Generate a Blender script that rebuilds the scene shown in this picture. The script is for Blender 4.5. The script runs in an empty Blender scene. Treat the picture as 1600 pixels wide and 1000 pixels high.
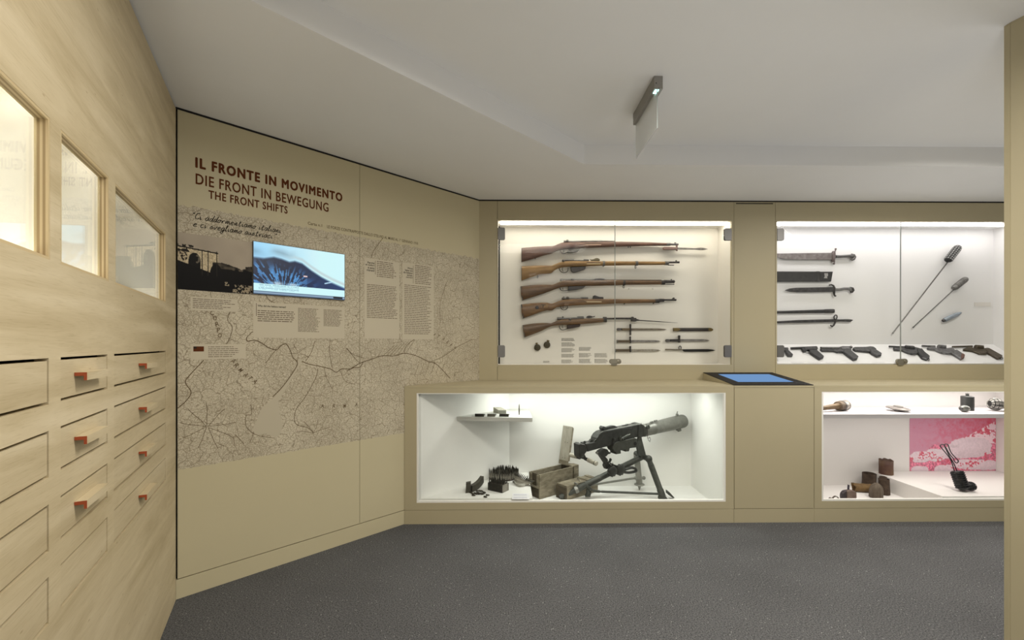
import bpy, math, random
import numpy as np
from mathutils import Vector, Matrix
random.seed(7)
S = bpy.context.scene
COL = S.collection

# ------------------------------------------------------------------ camera, world, lights, exposure
YAW = math.radians(0.7)
EYE = 1.18
cd = bpy.data.cameras.new('camera'); cam = bpy.data.objects.new('camera', cd); COL.objects.link(cam)
cd.sensor_width = 36.0; cd.lens = 700 / 1600 * 36.0; cd.shift_y = 37 / 1600; cd.clip_start = 0.02
cam.location = (0, 0, EYE); cam.rotation_euler = (math.pi / 2, 0, -YAW)
S.camera = cam
S.view_settings.view_transform = 'Standard'; S.view_settings.look = 'None'
S.view_settings.gamma = 1.0; S.view_settings.use_curve_mapping = False
S.view_settings.exposure = 0.0
w = bpy.data.worlds.new('world'); S.world = w; w.use_nodes = True
w.node_tree.nodes['Background'].inputs['Color'].default_value = (1.0, 0.97, 0.93, 1)
w.node_tree.nodes['Background'].inputs['Strength'].default_value = 0.28

def area(name, loc, target, size, power, color=(1, 0.95, 0.87), spread=180):
    ld = bpy.data.lights.new(name, 'AREA'); ld.shape = 'RECTANGLE'; ld.size, ld.size_y = size
    ld.energy = power; ld.color = color; ld.spread = math.radians(spread)
    o = bpy.data.objects.new(name, ld); COL.objects.link(o); o.location = loc
    d = Vector(target) - Vector(loc); o.rotation_euler = d.to_track_quat('-Z', 'Y').to_euler()
    return o
LAMP = (1.0, 0.95, 0.86); FILL = (1.0, 0.985, 0.96)
area('ceiling_lamp_rear', (1.2, -1.0, 2.37), (1.2, -0.6, 0.0), (1.6, 0.8), 60, LAMP, 165)
area('ceiling_lamp_mid', (0.45, 1.15, 2.38), (0.45, 1.17, 0.0), (1.1, 0.5), 38, LAMP, 168)
area('wall_fill_right', (2.75, 1.9, 2.38), (2.70, 1.95, 0.0), (0.6, 0.5), 32, LAMP, 164)  # added lamp, unseen behind the partition, brightens the right wall and floor
area('ceiling_fill_front', (1.0, 0.70, 0.30), (0.9, 1.1, 2.4), (0.9, 0.5), 9, FILL, 150)  # added fill light below the view, lifts the ceiling
area('ceiling_fill_right', (3.3, 2.0, 0.30), (3.0, 2.1, 2.4), (1.0, 0.9), 9, FILL, 160)  # added fill light out of view, lifts the ceiling at the right
CASE_L = (1.0, 0.93, 0.80); CASE_R = (1.0, 0.96, 0.93); BENCH_L = (0.98, 1.0, 0.93); BENCH_R = (1.0, 0.95, 0.90); NICHE = (1.0, 0.955, 0.87)
area('bench_lamp_left', (0.66, 3.27, 0.868), (0.66, 3.30, 0.0), (1.36, 0.06), 7.2, BENCH_L)
area('bench_lamp_right', (3.0, 3.30, 0.868), (3.0, 3.30, 0.0), (1.70, 0.05), 5.0, BENCH_R)
area('bench_shelf_lamp', (3.0, 3.20, 0.645), (3.0, 3.24, 0.0), (1.70, 0.04), 3.0, BENCH_R)

# ------------------------------------------------------------------ geometry of the room: plan frames
ct, st = math.cos(YAW), math.sin(YAW)
def ray(px, py):
    u = (px - 800) / 700; v = -(py - 537) / 700
    return Vector((st + u * ct, ct - u * st, v))
CAMP = Vector((0, 0, EYE))
def onY(px, py, Y):
    d = ray(px, py); return CAMP + d * (Y / d.y)
def onZ(px, py, Z):
    d = ray(px, py); return CAMP + d * ((Z - EYE) / d.z)
def onP(px, py, P0, N):
    d = ray(px, py); return CAMP + d * ((Vector(P0) - CAMP).dot(N) / d.dot(N))
R2 = math.sqrt(0.5)
A0 = Vector((-1.5235, 2.0837, 0))
def M(t, d, z):            # map wall: t along it, d out of it into the room
    return Vector((A0.x + t * R2 + d * R2, A0.y + t * R2 - d * R2, z))
PE = Vector((0.4535, -0.8912, 0)); PN = Vector((0.8912, 0.4535, 0))
def L(s, d, z):            # plywood wall: s along it towards the viewer, d out of it
    v = A0 + PE * s + PN * d; return Vector((v.x, v.y, z))
YB, YU = 2.935, 3.40       # bench front, upper display front
ZC, ZC2 = 2.272, 2.39      # soffit, recessed ceiling

# ------------------------------------------------------------------ materials
def lin(c):
    return tuple((x / 12.92 if x <= 0.04045 else ((x + 0.055) / 1.055) ** 2.4) for x in c)
def rgb(r, g, b): return lin((r / 255, g / 255, b / 255))
def mat(name, c, rough=0.6, metal=0.0, c2=None, scale=20, detail=4, stretch=(1, 1, 1), bump=0.0, lo=0.35, hi=0.65, spec=0.5, bscale=None):
    m = bpy.data.materials.new(name); m.use_nodes = True
    nt = m.node_tree; b = nt.nodes['Principled BSDF']
    b.inputs['Base Color'].default_value = (*c, 1); b.inputs['Roughness'].default_value = rough
    b.inputs['Metallic'].default_value = metal; b.inputs['Specular IOR Level'].default_value = spec
    if c2 is not None or bump:
        tc = nt.nodes.new('ShaderNodeTexCoord'); mp = nt.nodes.new('ShaderNodeMapping')
        mp.inputs['Scale'].default_value = stretch
        nt.links.new(tc.outputs['Object'], mp.inputs['Vector'])
        n = nt.nodes.new('ShaderNodeTexNoise'); n.inputs['Scale'].default_value = scale; n.inputs['Detail'].default_value = detail
        n.inputs['Roughness'].default_value = 0.6
        nt.links.new(mp.outputs['Vector'], n.inputs['Vector'])
        if c2 is not None:
            r = nt.nodes.new('ShaderNodeValToRGB'); r.color_ramp.elements[0].position = lo; r.color_ramp.elements[1].position = hi
            r.color_ramp.elements[0].color = (*c, 1); r.color_ramp.elements[1].color = (*c2, 1)
            nt.links.new(n.outputs['Fac'], r.inputs['Fac']); nt.links.new(r.outputs['Color'], b.inputs['Base Color'])
        if bump:
            src = n
            if bscale:
                src = nt.nodes.new('ShaderNodeTexNoise'); src.inputs['Scale'].default_value = bscale; src.inputs['Detail'].default_value = 3
                nt.links.new(mp.outputs['Vector'], src.inputs['Vector'])
            bp = nt.nodes.new('ShaderNodeBump'); bp.inputs['Strength'].default_value = bump; bp.inputs['Distance'].default_value = 0.002
            nt.links.new(src.outputs['Fac'], bp.inputs['Height']); nt.links.new(bp.outputs['Normal'], b.inputs['Normal'])
    return m
def emit(name, c, strength):
    m = bpy.data.materials.new(name); m.use_nodes = True; nt = m.node_tree; nt.nodes.remove(nt.nodes['Principled BSDF'])
    e = nt.nodes.new('ShaderNodeEmission'); e.inputs['Color'].default_value = (*c, 1); e.inputs['Strength'].default_value = strength
    nt.links.new(e.outputs[0], nt.nodes['Material Output'].inputs['Surface']); return m
def glass(name, tint=(0.97, 0.985, 0.975), ior=1.45, tscale=1.0):
    m = bpy.data.materials.new(name); m.use_nodes = True; nt = m.node_tree; nt.nodes.remove(nt.nodes['Principled BSDF'])
    t = nt.nodes.new('ShaderNodeBsdfTransparent'); t.inputs['Color'].default_value = (*tint, 1)
    g = nt.nodes.new('ShaderNodeBsdfGlossy'); g.inputs['Roughness'].default_value = 0.0
    f = nt.nodes.new('ShaderNodeFresnel'); ge = nt.nodes.new('ShaderNodeNewGeometry')     # thin sheet: same reflectance from either face
    mr = nt.nodes.new('ShaderNodeMapRange'); mr.inputs['To Min'].default_value = ior; mr.inputs['To Max'].default_value = 1 / ior
    nt.links.new(ge.outputs['Backfacing'], mr.inputs['Value']); nt.links.new(mr.outputs[0], f.inputs['IOR'])
    x = nt.nodes.new('ShaderNodeMixShader')
    nt.links.new(f.outputs[0], x.inputs[0]); nt.links.new(t.outputs[0], x.inputs[1]); nt.links.new(g.outputs[0], x.inputs[2])
    nt.links.new(x.outputs[0], nt.nodes['Material Output'].inputs['Surface']); return m
def attr_mat(name, emission=0.0, rough=0.6):
    m = bpy.data.materials.new(name); m.use_nodes = True; nt = m.node_tree; b = nt.nodes['Principled BSDF']
    a = nt.nodes.new('ShaderNodeVertexColor'); a.layer_name = 'print'
    if emission:
        nt.links.new(a.outputs['Color'], b.inputs['Emission Color']); b.inputs['Emission Strength'].default_value = emission
        b.inputs['Base Color'].default_value = (0.01, 0.01, 0.01, 1); b.inputs['Roughness'].default_value = 0.3
    else:
        nt.links.new(a.outputs['Color'], b.inputs['Base Color']); b.inputs['Roughness'].default_value = rough; b.inputs['Specular IOR Level'].default_value = 0.12
    return m

TAN = (0.44, 0.385, 0.25)
PAINT = mat('tan_lacquer', TAN, 0.45, c2=(0.45, 0.393, 0.256), scale=3, spec=0.35)
PAINT_MAP = mat('tan_wall_board', (0.54, 0.48, 0.315), 0.5, c2=(0.55, 0.489, 0.322), scale=2, spec=0.3)
GAP = mat('shadow_gap_black', (0.012, 0.011, 0.010), 0.9)  # black, also painted in where gaps and openings are only in shade
CEIL = mat('matt_white_ceiling', (0.80, 0.80, 0.795), 0.9, c2=(0.81, 0.81, 0.805), scale=4, spec=0.1)
CASE_IN = mat('warm_white_liner', (0.78, 0.75, 0.69), 0.6, c2=(0.79, 0.76, 0.70), scale=5, spec=0.2)
CASE_IN2 = mat('white_liner', (0.78, 0.77, 0.775), 0.6, c2=(0.79, 0.78, 0.785), scale=5, spec=0.2)
BENCH_IN = mat('bench_white_liner', (0.78, 0.78, 0.75), 0.6, c2=(0.79, 0.79, 0.76), scale=5, spec=0.2)
BENCH_IN2 = mat('bench_pinkish_white_liner', (0.78, 0.75, 0.73), 0.6, c2=(0.79, 0.76, 0.74), scale=5, spec=0.2)
EDGE_WHITE = mat('white_edge_trim', (0.82, 0.81, 0.76), 0.5)
NICHE_IN = mat('cream_niche', (0.82, 0.79, 0.72), 0.6)
GLASS = glass('clear_glass'); GLASS_AR = glass('anti_reflective_glass', (0.985, 0.99, 0.985), 1.13)
GLASS_EDGE = mat('glass_edge_grey', (0.34, 0.36, 0.34), 0.3)
HINGE = mat('satin_metal', (0.22, 0.215, 0.21), 0.4, 0.7)
LOCK = mat('lock_metal', (0.30, 0.28, 0.22), 0.35, 0.7)
STEEL = mat('aged_steel', (0.17, 0.165, 0.16), 0.42, 0.75, c2=(0.10, 0.095, 0.09), scale=60, bump=0.1)
BLUED = mat('blued_steel', (0.035, 0.033, 0.034), 0.4, 0.6, c2=(0.07, 0.062, 0.058), scale=50)
BLADE = mat('worn_blade_steel', (0.34, 0.32, 0.30), 0.38, 0.75, c2=(0.18, 0.165, 0.155), scale=45)
BLACKLEATHER = mat('black_leather', (0.016, 0.015, 0.015), 0.5, 0, c2=(0.035, 0.033, 0.032), scale=40, bump=0.2)
BRASS = mat('dull_brass', (0.17, 0.125, 0.05), 0.45, 0.6)
def wood(name, c1, c2, sc=9): return mat(name, c1, 0.42, 0, c2=c2, scale=sc, detail=6, stretch=(1, 2, 6), bump=0.1, lo=0.3, hi=0.7)
W1 = wood('reddish_walnut', (0.0628, 0.0288, 0.0195), (0.1488, 0.0775, 0.0527))
W2 = wood('honey_stock', (0.1404, 0.0729, 0.0216), (0.3024, 0.1800, 0.0648))
W3 = wood('brown_walnut', (0.0540, 0.0261, 0.0099), (0.1620, 0.0870, 0.0360))
W3D = wood('dark_handguard', (0.0270, 0.0158, 0.0081), (0.0720, 0.0390, 0.0180))
W4 = wood('light_walnut', (0.0816, 0.0382, 0.0138), (0.2312, 0.1292, 0.0510))
W5 = wood('carbine_walnut', (0.0644, 0.0322, 0.0109), (0.1584, 0.0858, 0.0343))
GRIPW = wood('worn_grip_wood', (0.11, 0.065, 0.03), (0.22, 0.14, 0.07), 30)

def ply(name, k=1.0):
    m = bpy.data.materials.new(name); m.use_nodes = True; nt = m.node_tree; b = nt.nodes['Principled BSDF']
    tc = nt.nodes.new('ShaderNodeTexCoord'); mp = nt.nodes.new('ShaderNodeMapping'); mp.inputs['Scale'].default_value = (0.5, 1.0, 4.2)
    nt.links.new(tc.outputs['Object'], mp.inputs['Vector'])
    n1 = nt.nodes.new('ShaderNodeTexNoise'); n1.inputs['Scale'].default_value = 3.0; n1.inputs['Detail'].default_value = 9; n1.inputs['Roughness'].default_value = 0.62; n1.inputs['Distortion'].default_value = 0.7
    n2 = nt.nodes.new('ShaderNodeTexNoise'); n2.inputs['Scale'].default_value = 26; n2.inputs['Detail'].default_value = 4
    mp2 = nt.nodes.new('ShaderNodeMapping'); mp2.inputs['Scale'].default_value = (0.6, 1, 14)
    nt.links.new(tc.outputs['Object'], mp2.inputs['Vector'])
    nt.links.new(mp.outputs[0], n1.inputs['Vector']); nt.links.new(mp2.outputs[0], n2.inputs['Vector'])
    r1 = nt.nodes.new('ShaderNodeValToRGB'); e = r1.color_ramp.elements
    e[0].position = 0.30; e[0].color = (0.46 * k, 0.37 * k, 0.22 * k, 1); e[1].position = 0.72; e[1].color = (0.67 * k, 0.575 * k, 0.40 * k, 1)
    x = e.new(0.52); x.color = (0.58 * k, 0.485 * k, 0.315 * k, 1)
    r2 = nt.nodes.new('ShaderNodeValToRGB'); e = r2.color_ramp.elements
    e[0].position = 0.28; e[0].color = (0.86, 0.84, 0.80, 1); e[1].position = 0.46; e[1].color = (1, 1, 1, 1)
    mx = nt.nodes.new('ShaderNodeMixRGB'); mx.blend_type = 'MULTIPLY'; mx.inputs[0].default_value = 1
    nt.links.new(n1.outputs['Fac'], r1.inputs[0]); nt.links.new(n2.outputs['Fac'], r2.inputs[0])
    nt.links.new(r1.outputs[0], mx.inputs[1]); nt.links.new(r2.outputs[0], mx.inputs[2])
    # small dark mineral flecks
    mp3 = nt.nodes.new('ShaderNodeMapping'); mp3.inputs['Scale'].default_value = (9, 9, 30); mp3.inputs['Rotation'].default_value = (0, 0.35, 0)
    nt.links.new(tc.outputs['Object'], mp3.inputs['Vector'])
    vo = nt.nodes.new('ShaderNodeTexVoronoi'); vo.inputs['Scale'].default_value = 1.0; nt.links.new(mp3.outputs[0], vo.inputs['Vector'])
    r3 = nt.nodes.new('ShaderNodeValToRGB'); e = r3.color_ramp.elements; e[0].position = 0.03; e[0].color = (0.62, 0.55, 0.45, 1); e[1].position = 0.075; e[1].color = (1, 1, 1, 1)
    nt.links.new(vo.outputs['Distance'], r3.inputs[0])
    m2 = nt.nodes.new('ShaderNodeMixRGB'); m2.blend_type = 'MULTIPLY'; m2.inputs[0].default_value = 0.8
    nt.links.new(mx.outputs[0], m2.inputs[1]); nt.links.new(r3.outputs[0], m2.inputs[2]); nt.links.new(m2.outputs[0], b.inputs['Base Color'])
    b.inputs['Roughness'].default_value = 0.5; b.inputs['Specular IOR Level'].default_value = 0.25
    return m
PLY = ply('birch_plywood'); PLY_D = ply('birch_plywood_drawer', 0.97)
PLY_EDGE_D = mat('plywood_core_dark', (0.33, 0.23, 0.11), 0.6); PLY_EDGE_L = mat('plywood_core_light', (0.56, 0.44, 0.25), 0.6)
RED = mat('rust_red_paint', (0.33, 0.062, 0.018), 0.45)
INK = mat('dark_brown_ink', (0.105, 0.030, 0.009), 0.7, spec=0.1); INK_G = mat('grey_brown_ink', (0.13, 0.09, 0.05), 0.6)
INK_MAP = mat('map_line_brown', (0.115, 0.078, 0.038), 0.7, spec=0.1); INK_K = mat('black_ink', (0.030, 0.024, 0.017), 0.7, spec=0.1)
PAPER = mat('pale_panel_print', (0.545, 0.485, 0.36), 0.55)
LAKE = mat('lake_print', (0.49, 0.435, 0.32), 0.6)

# ------------------------------------------------------------------ mesh builder
class MB:
    def __init__(s): s.v = []; s.f = []; s.mi = []; s.uv = None
    def add(s, vs, fs, mi=0):
        o = len(s.v); s.v += [Vector(p) for p in vs]
        for f in fs: s.f.append(tuple(i + o for i in f)); s.mi.append(mi)
        return s
    def hexa(s, p, mi=0):   # p: 8 corners, bottom loop then top loop
        return s.add(p, [(3, 2, 1, 0), (4, 5, 6, 7), (0, 1, 5, 4), (1, 2, 6, 5), (2, 3, 7, 6), (3, 0, 4, 7)], mi)
    def box(s, x0, x1, y0, y1, z0, z1, fn=None, mi=0):
        p = [(x0, y0, z0), (x1, y0, z0), (x1, y1, z0), (x0, y1, z0), (x0, y0, z1), (x1, y0, z1), (x1, y1, z1), (x0, y1, z1)]
        if fn: p = [fn(*q) for q in p]
        return s.hexa(p, mi)
    def prism(s, pts, N, th, bev=0.0, mi=0):   # front outline pts, extruded th against N; bev chamfers the front rim
        N = Vector(N).normalized(); pts = [Vector(p) for p in pts]; n = len(pts)
        area = Vector((0, 0, 0))
        for i in range(n): area += pts[i].cross(pts[(i + 1) % n])
        if area.dot(N) < 0: pts.reverse()
        def inset(b):
            out = []
            for i in range(n):
                a, c, e = pts[i - 1], pts[i], pts[(i + 1) % n]
                d1 = (c - a).normalized(); d2 = (e - c).normalized()
                n1 = N.cross(d1); n2 = N.cross(d2); k = n1 + n2
                if k.length < 1e-4: k = n1
                k.normalize(); q = max(0.5, k.dot(n1)); out.append(c + k * (b / q))
            return out
        rings = []
        if bev: rings.append(inset(bev)); rings.append([p - N * bev for p in pts])
        else: rings.append(pts)
        if bev: rings.append([p - N * (th - bev) for p in pts]); rings.append([p - N * th for p in inset(bev)])
        else: rings.append([p - N * th for p in pts])
        vs = [p for r in rings for p in r]; fs = [tuple(range(n))]
        for k in range(len(rings) - 1):
            for i in range(n):
                j = (i + 1) % n; fs.append((k * n + i, (k + 1) * n + i, (k + 1) * n + j, k * n + j))
        fs.append(tuple(reversed(range((len(rings) - 1) * n, len(rings) * n))))
        return s.add(vs, fs, mi)
    def loft(s, rings, mi=0, cap=True):
        n = len(rings[0]); vs = [p for r in rings for p in r]; fs = []
        for k in range(len(rings) - 1):
            for i in range(n):
                j = (i + 1) % n; fs.append((k * n + i, k * n + j, (k + 1) * n + j, (k + 1) * n + i))
        if cap: fs.append(tuple(reversed(range(n)))); fs.append(tuple(range((len(rings) - 1) * n, len(rings) * n)))
        return s.add(vs, fs, mi)
    def tube(s, path, r, seg=10, mi=0, closed=False):
        path = [Vector(p) for p in path]; n = len(path)
        rs = r if isinstance(r, (list, tuple)) else [r] * n
        rings = []; prev = None
        for i in range(n):
            a = path[i - 1] if (i or closed) else path[0]; b = path[(i + 1) % n] if (i < n - 1 or closed) else path[-1]
            d = (b - a).normalized()
            if prev is None: u = d.orthogonal().normalized()
            else:
                u = prev - d * prev.dot(d)
                u = u.normalized() if u.length > 1e-6 else d.orthogonal().normalized()
            prev = u; v = d.cross(u)
            rings.append([path[i] + (u * math.cos(2 * math.pi * k / seg) + v * math.sin(2 * math.pi * k / seg)) * rs[i] for k in range(seg)])
        if closed: rings.append(rings[0])
        return s.loft(rings, mi, cap=not closed)
    def lathe(s, o, d, prof, seg=16, mi=0, sx=1.0, side=None):   # prof: (distance along d, radius)
        o = Vector(o); d = Vector(d).normalized(); u = (Vector(side) - d * Vector(side).dot(d)).normalized() if side is not None else d.orthogonal().normalized(); v = d.cross(u)
        rings = [[o + d * h + (u * math.cos(2 * math.pi * k / seg) * sx + v * math.sin(2 * math.pi * k / seg)) * max(r, 1e-5) for k in range(seg)] for h, r in prof]
        return s.loft(rings, mi)
    def ball(s, c, r, seg=14, rows=9, mi=0, sc=(1, 1, 1)):
        c = Vector(c); rings = []
        for i in range(rows + 1):
            a = -math.pi / 2 + math.pi * i / rows; rr = max(1e-4, math.cos(a)) * r
            rings.append([c + Vector((math.cos(2 * math.pi * k / seg) * rr * sc[0], math.sin(2 * math.pi * k / seg) * rr * sc[1], math.sin(a) * r * sc[2])) for k in range(seg)])
        return s.loft(rings, mi)
ROOTM = {}
def root_of(o):
    while o.parent: o = o.parent
    return o
def build(name, mb, mats, parent=None, smooth=None, matrix=None):
    if not isinstance(mats, (list, tuple)): mats = [mats]
    if parent is not None: mw = ROOTM[root_of(parent).name]
    elif matrix is not None: mw = matrix
    else:
        xs = [p.x for p in mb.v]; ys = [p.y for p in mb.v]; zs = [p.z for p in mb.v]
        mw = Matrix.Translation(((min(xs) + max(xs)) / 2, (min(ys) + max(ys)) / 2, min(zs)))
    iv = mw.inverted()
    me = bpy.data.meshes.new(name); me.from_pydata([iv @ p for p in mb.v], [], mb.f); me.update()
    for m in mats: me.materials.append(m)
    if len(mats) > 1: me.polygons.foreach_set('material_index', mb.mi)
    if smooth is not None:
        me.polygons.foreach_set('use_smooth', [True] * len(me.polygons)); me.set_sharp_from_angle(angle=math.radians(smooth))
    o = bpy.data.objects.new(name, me); COL.objects.link(o)
    if parent is not None: o.parent = parent
    else: o.matrix_world = mw; ROOTM[o.name] = mw
    return o
def tag(o, label, cat, group=None):
    o['label'] = label; o['category'] = cat
    if group: o['group'] = group
    return o
def thing(name, label, cat, loc, rotz=0.0, group=None):
    o = bpy.data.objects.new(name, None); COL.objects.link(o); o.empty_display_size = 0.05
    mw = Matrix.Translation(loc) @ Matrix.Rotation(rotz, 4, 'Z'); o.matrix_world = mw; ROOTM[o.name] = mw
    return tag(o, label, cat, group)
def struct(o, label=None):
    o['kind'] = 'structure'
    if label: o['label'] = label
    return o
def structure_root(name, loc, rotz=0.0):
    o = bpy.data.objects.new(name, None); COL.objects.link(o)
    mw = Matrix.Translation(loc) @ Matrix.Rotation(rotz, 4, 'Z'); o.matrix_world = mw; ROOTM[o.name] = mw
    o['kind'] = 'structure'; return o
def perforated(mb, us, vs, solid, d0, d1, fn, mi=0):    # slab with holes, cut on a grid
    nu, nv = len(us) - 1, len(vs) - 1
    ok = lambda i, j: 0 <= i < nu and 0 <= j < nv and solid(0.5 * (us[i] + us[i + 1]), 0.5 * (vs[j] + vs[j + 1]))
    for i in range(nu):
        for j in range(nv):
            if not ok(i, j): continue
            u0, u1, v0, v1 = us[i], us[i + 1], vs[j], vs[j + 1]
            q = lambda u, d, v: fn(u, d, v)
            mb.add([q(u0, d1, v0), q(u1, d1, v0), q(u1, d1, v1), q(u0, d1, v1)], [(0, 1, 2, 3)], mi)
            mb.add([q(u0, d0, v0), q(u1, d0, v0), q(u1, d0, v1), q(u0, d0, v1)], [(3, 2, 1, 0)], mi)
            for (di, dj, a, b) in ((-1, 0, (u0, v0), (u0, v1)), (1, 0, (u1, v1), (u1, v0)), (0, -1, (u1, v0), (u0, v0)), (0, 1, (u0, v1), (u1, v1))):
                if not ok(i + di, j + dj):
                    mb.add([q(a[0], d1, a[1]), q(a[0], d0, a[1]), q(b[0], d0, b[1]), q(b[0], d1, b[1])], [(0, 1, 2, 3)], mi)
    return mb
DEPS = None
def text(name, s, fn, box, material, parent, bold=0.0, shear=0.0, d=0.0006, rot=0.0, space=1.0, fat=0.0):
    c = bpy.data.curves.new('t', 'FONT'); c.body = s; c.size = 1; c.offset = bold; c.space_character = space; c.shear = shear; c.resolution_u = 3
    o = bpy.data.objects.new('t', c); COL.objects.link(o)
    me = bpy.data.meshes.new_from_object(o.evaluated_get(bpy.context.evaluated_depsgraph_get()))
    bpy.data.objects.remove(o); bpy.data.curves.remove(c)
    vs = [(v.co.x, v.co.y) for v in me.vertices]; fs = [tuple(p.vertices) for p in me.polygons]; bpy.data.meshes.remove(me)
    x0, x1 = min(a for a, _ in vs), max(a for a, _ in vs); y0, y1 = min(b for _, b in vs), max(b for _, b in vs)
    t0, t1, z0, z1 = box; cx, cz = (t0 + t1) / 2, (z0 + z1) / 2
    out = []
    for a, b in vs:
        p = (a - x0) / (x1 - x0) * (t1 - t0) + t0; q = (b - y0) / (y1 - y0) * (z1 - z0) + z0
        if rot:
            dx, dz = p - cx, q - cz; p = cx + dx * math.cos(rot) - dz * math.sin(rot); q = cz + dx * math.sin(rot) + dz * math.cos(rot)
        out.append(fn(p, d, q))
    mb = MB(); mb.add(out, fs)
    if fat:      # heavier stroke: the same print laid down again, shifted by a hair
        for k in range(8):
            a = 2 * math.pi * k / 8; o_ = fn(math.cos(a) * fat, 0.00004 * (k + 1), math.sin(a) * fat) - fn(0, 0, 0); mb.add([p + o_ for p in out], fs)
    return build(name, mb, material, parent)
def text_lines(mb, fn, t0, t1, ztop, n, pitch, h, d=0.0006, ragged=0.25, right=False):
    for k in range(n):
        z = ztop - k * pitch; end = t1 - random.random() * ragged * (t1 - t0); t = t0
        if right: t = t0 + (t1 - end); end = t1
        while t < end - 0.002:
            wd = min(random.uniform(1.2, 5.5) * h * 1.6, end - t)
            mb.add([fn(t, d, z - h), fn(t + wd, d, z - h), fn(t + wd, d, z), fn(t, d, z)], [(0, 1, 2, 3)])
            t += wd + h * 0.9
    return mb
def ribbon(mb, pts, wid, fn, d, closed=False):   # flat printed line through (u, v) points
    pts = [Vector((a, b)) for a, b in pts]; n = len(pts); L1 = []; L2 = []
    for i in range(n):
        a = pts[max(0, i - 1)]; b = pts[min(n - 1, i + 1)]; t = (b - a)
        t = t.normalized() if t.length > 1e-9 else Vector((1, 0)); nn = Vector((-t.y, t.x)) * wid / 2
        L1.append(pts[i] + nn); L2.append(pts[i] - nn)
    vs = [fn(p.x, d, p.y) for p in L1] + [fn(p.x, d, p.y) for p in L2]
    return mb.add(vs, [(i, n + i, n + i + 1, i + 1) for i in range(n - 1)])
def smooth_path(pts, sub=5):
    pts = [Vector(p) for p in pts]; out = []; n = len(pts)
    for i in range(n - 1):
        p0, p1, p2, p3 = pts[max(0, i - 1)], pts[i], pts[i + 1], pts[min(n - 1, i + 2)]
        for k in range(sub):
            t = k / sub
            out.append(0.5 * ((2 * p1) + (p2 - p0) * t + (2 * p0 - 5 * p1 + 4 * p2 - p3) * t * t + (3 * p1 - p0 - 3 * p2 + p3) * t ** 3))
    out.append(pts[-1]); return out
def picture(name, img, fn, t0, t1, z0, z1, d, material, parent, thick=0.0):   # flat print: img[h][w][3] sRGB rows from the top
    h, w_, _ = img.shape; mb = MB(); vs = []
    for j in range(h):
        for i in range(w_): vs.append(fn(t0 + (t1 - t0) * i / (w_ - 1), d, z1 - (z1 - z0) * j / (h - 1)))
    fs = [(j * w_ + i, (j + 1) * w_ + i, (j + 1) * w_ + i + 1, j * w_ + i + 1) for j in range(h - 1) for i in range(w_ - 1)]
    mb.add(vs, fs); o = build(name, mb, material, parent)
    a = o.data.color_attributes.new('print', 'FLOAT_COLOR', 'POINT')
    im = np.clip(img, 0, 1); lv = np.where(im <= 0.04045, im / 12.92, ((im + 0.055) / 1.055) ** 2.4)
    full = np.ones((h * w_, 4), dtype=np.float32); full[:, :3] = lv.reshape(-1, 3); a.data.foreach_set('color', full.ravel())
    return o
def vnoise(h, w_, cells_y, cells_x, seed):
    r = np.random.RandomState(seed); g = r.rand(cells_y + 2, cells_x + 2)
    y = np.linspace(0, cells_y, h); x = np.linspace(0, cells_x, w_); yi = y.astype(int); xi = x.astype(int)
    fy = (y - yi)[:, None]; fx = (x - xi)[None, :]; fy = fy * fy * (3 - 2 * fy); fx = fx * fx * (3 - 2 * fx)
    a = g[yi][:, xi]; b = g[yi][:, xi + 1]; c = g[yi + 1][:, xi]; e = g[yi + 1][:, xi + 1]
    return (a * (1 - fx) + b * fx) * (1 - fy) + (c * (1 - fx) + e * fx) * fy

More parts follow.
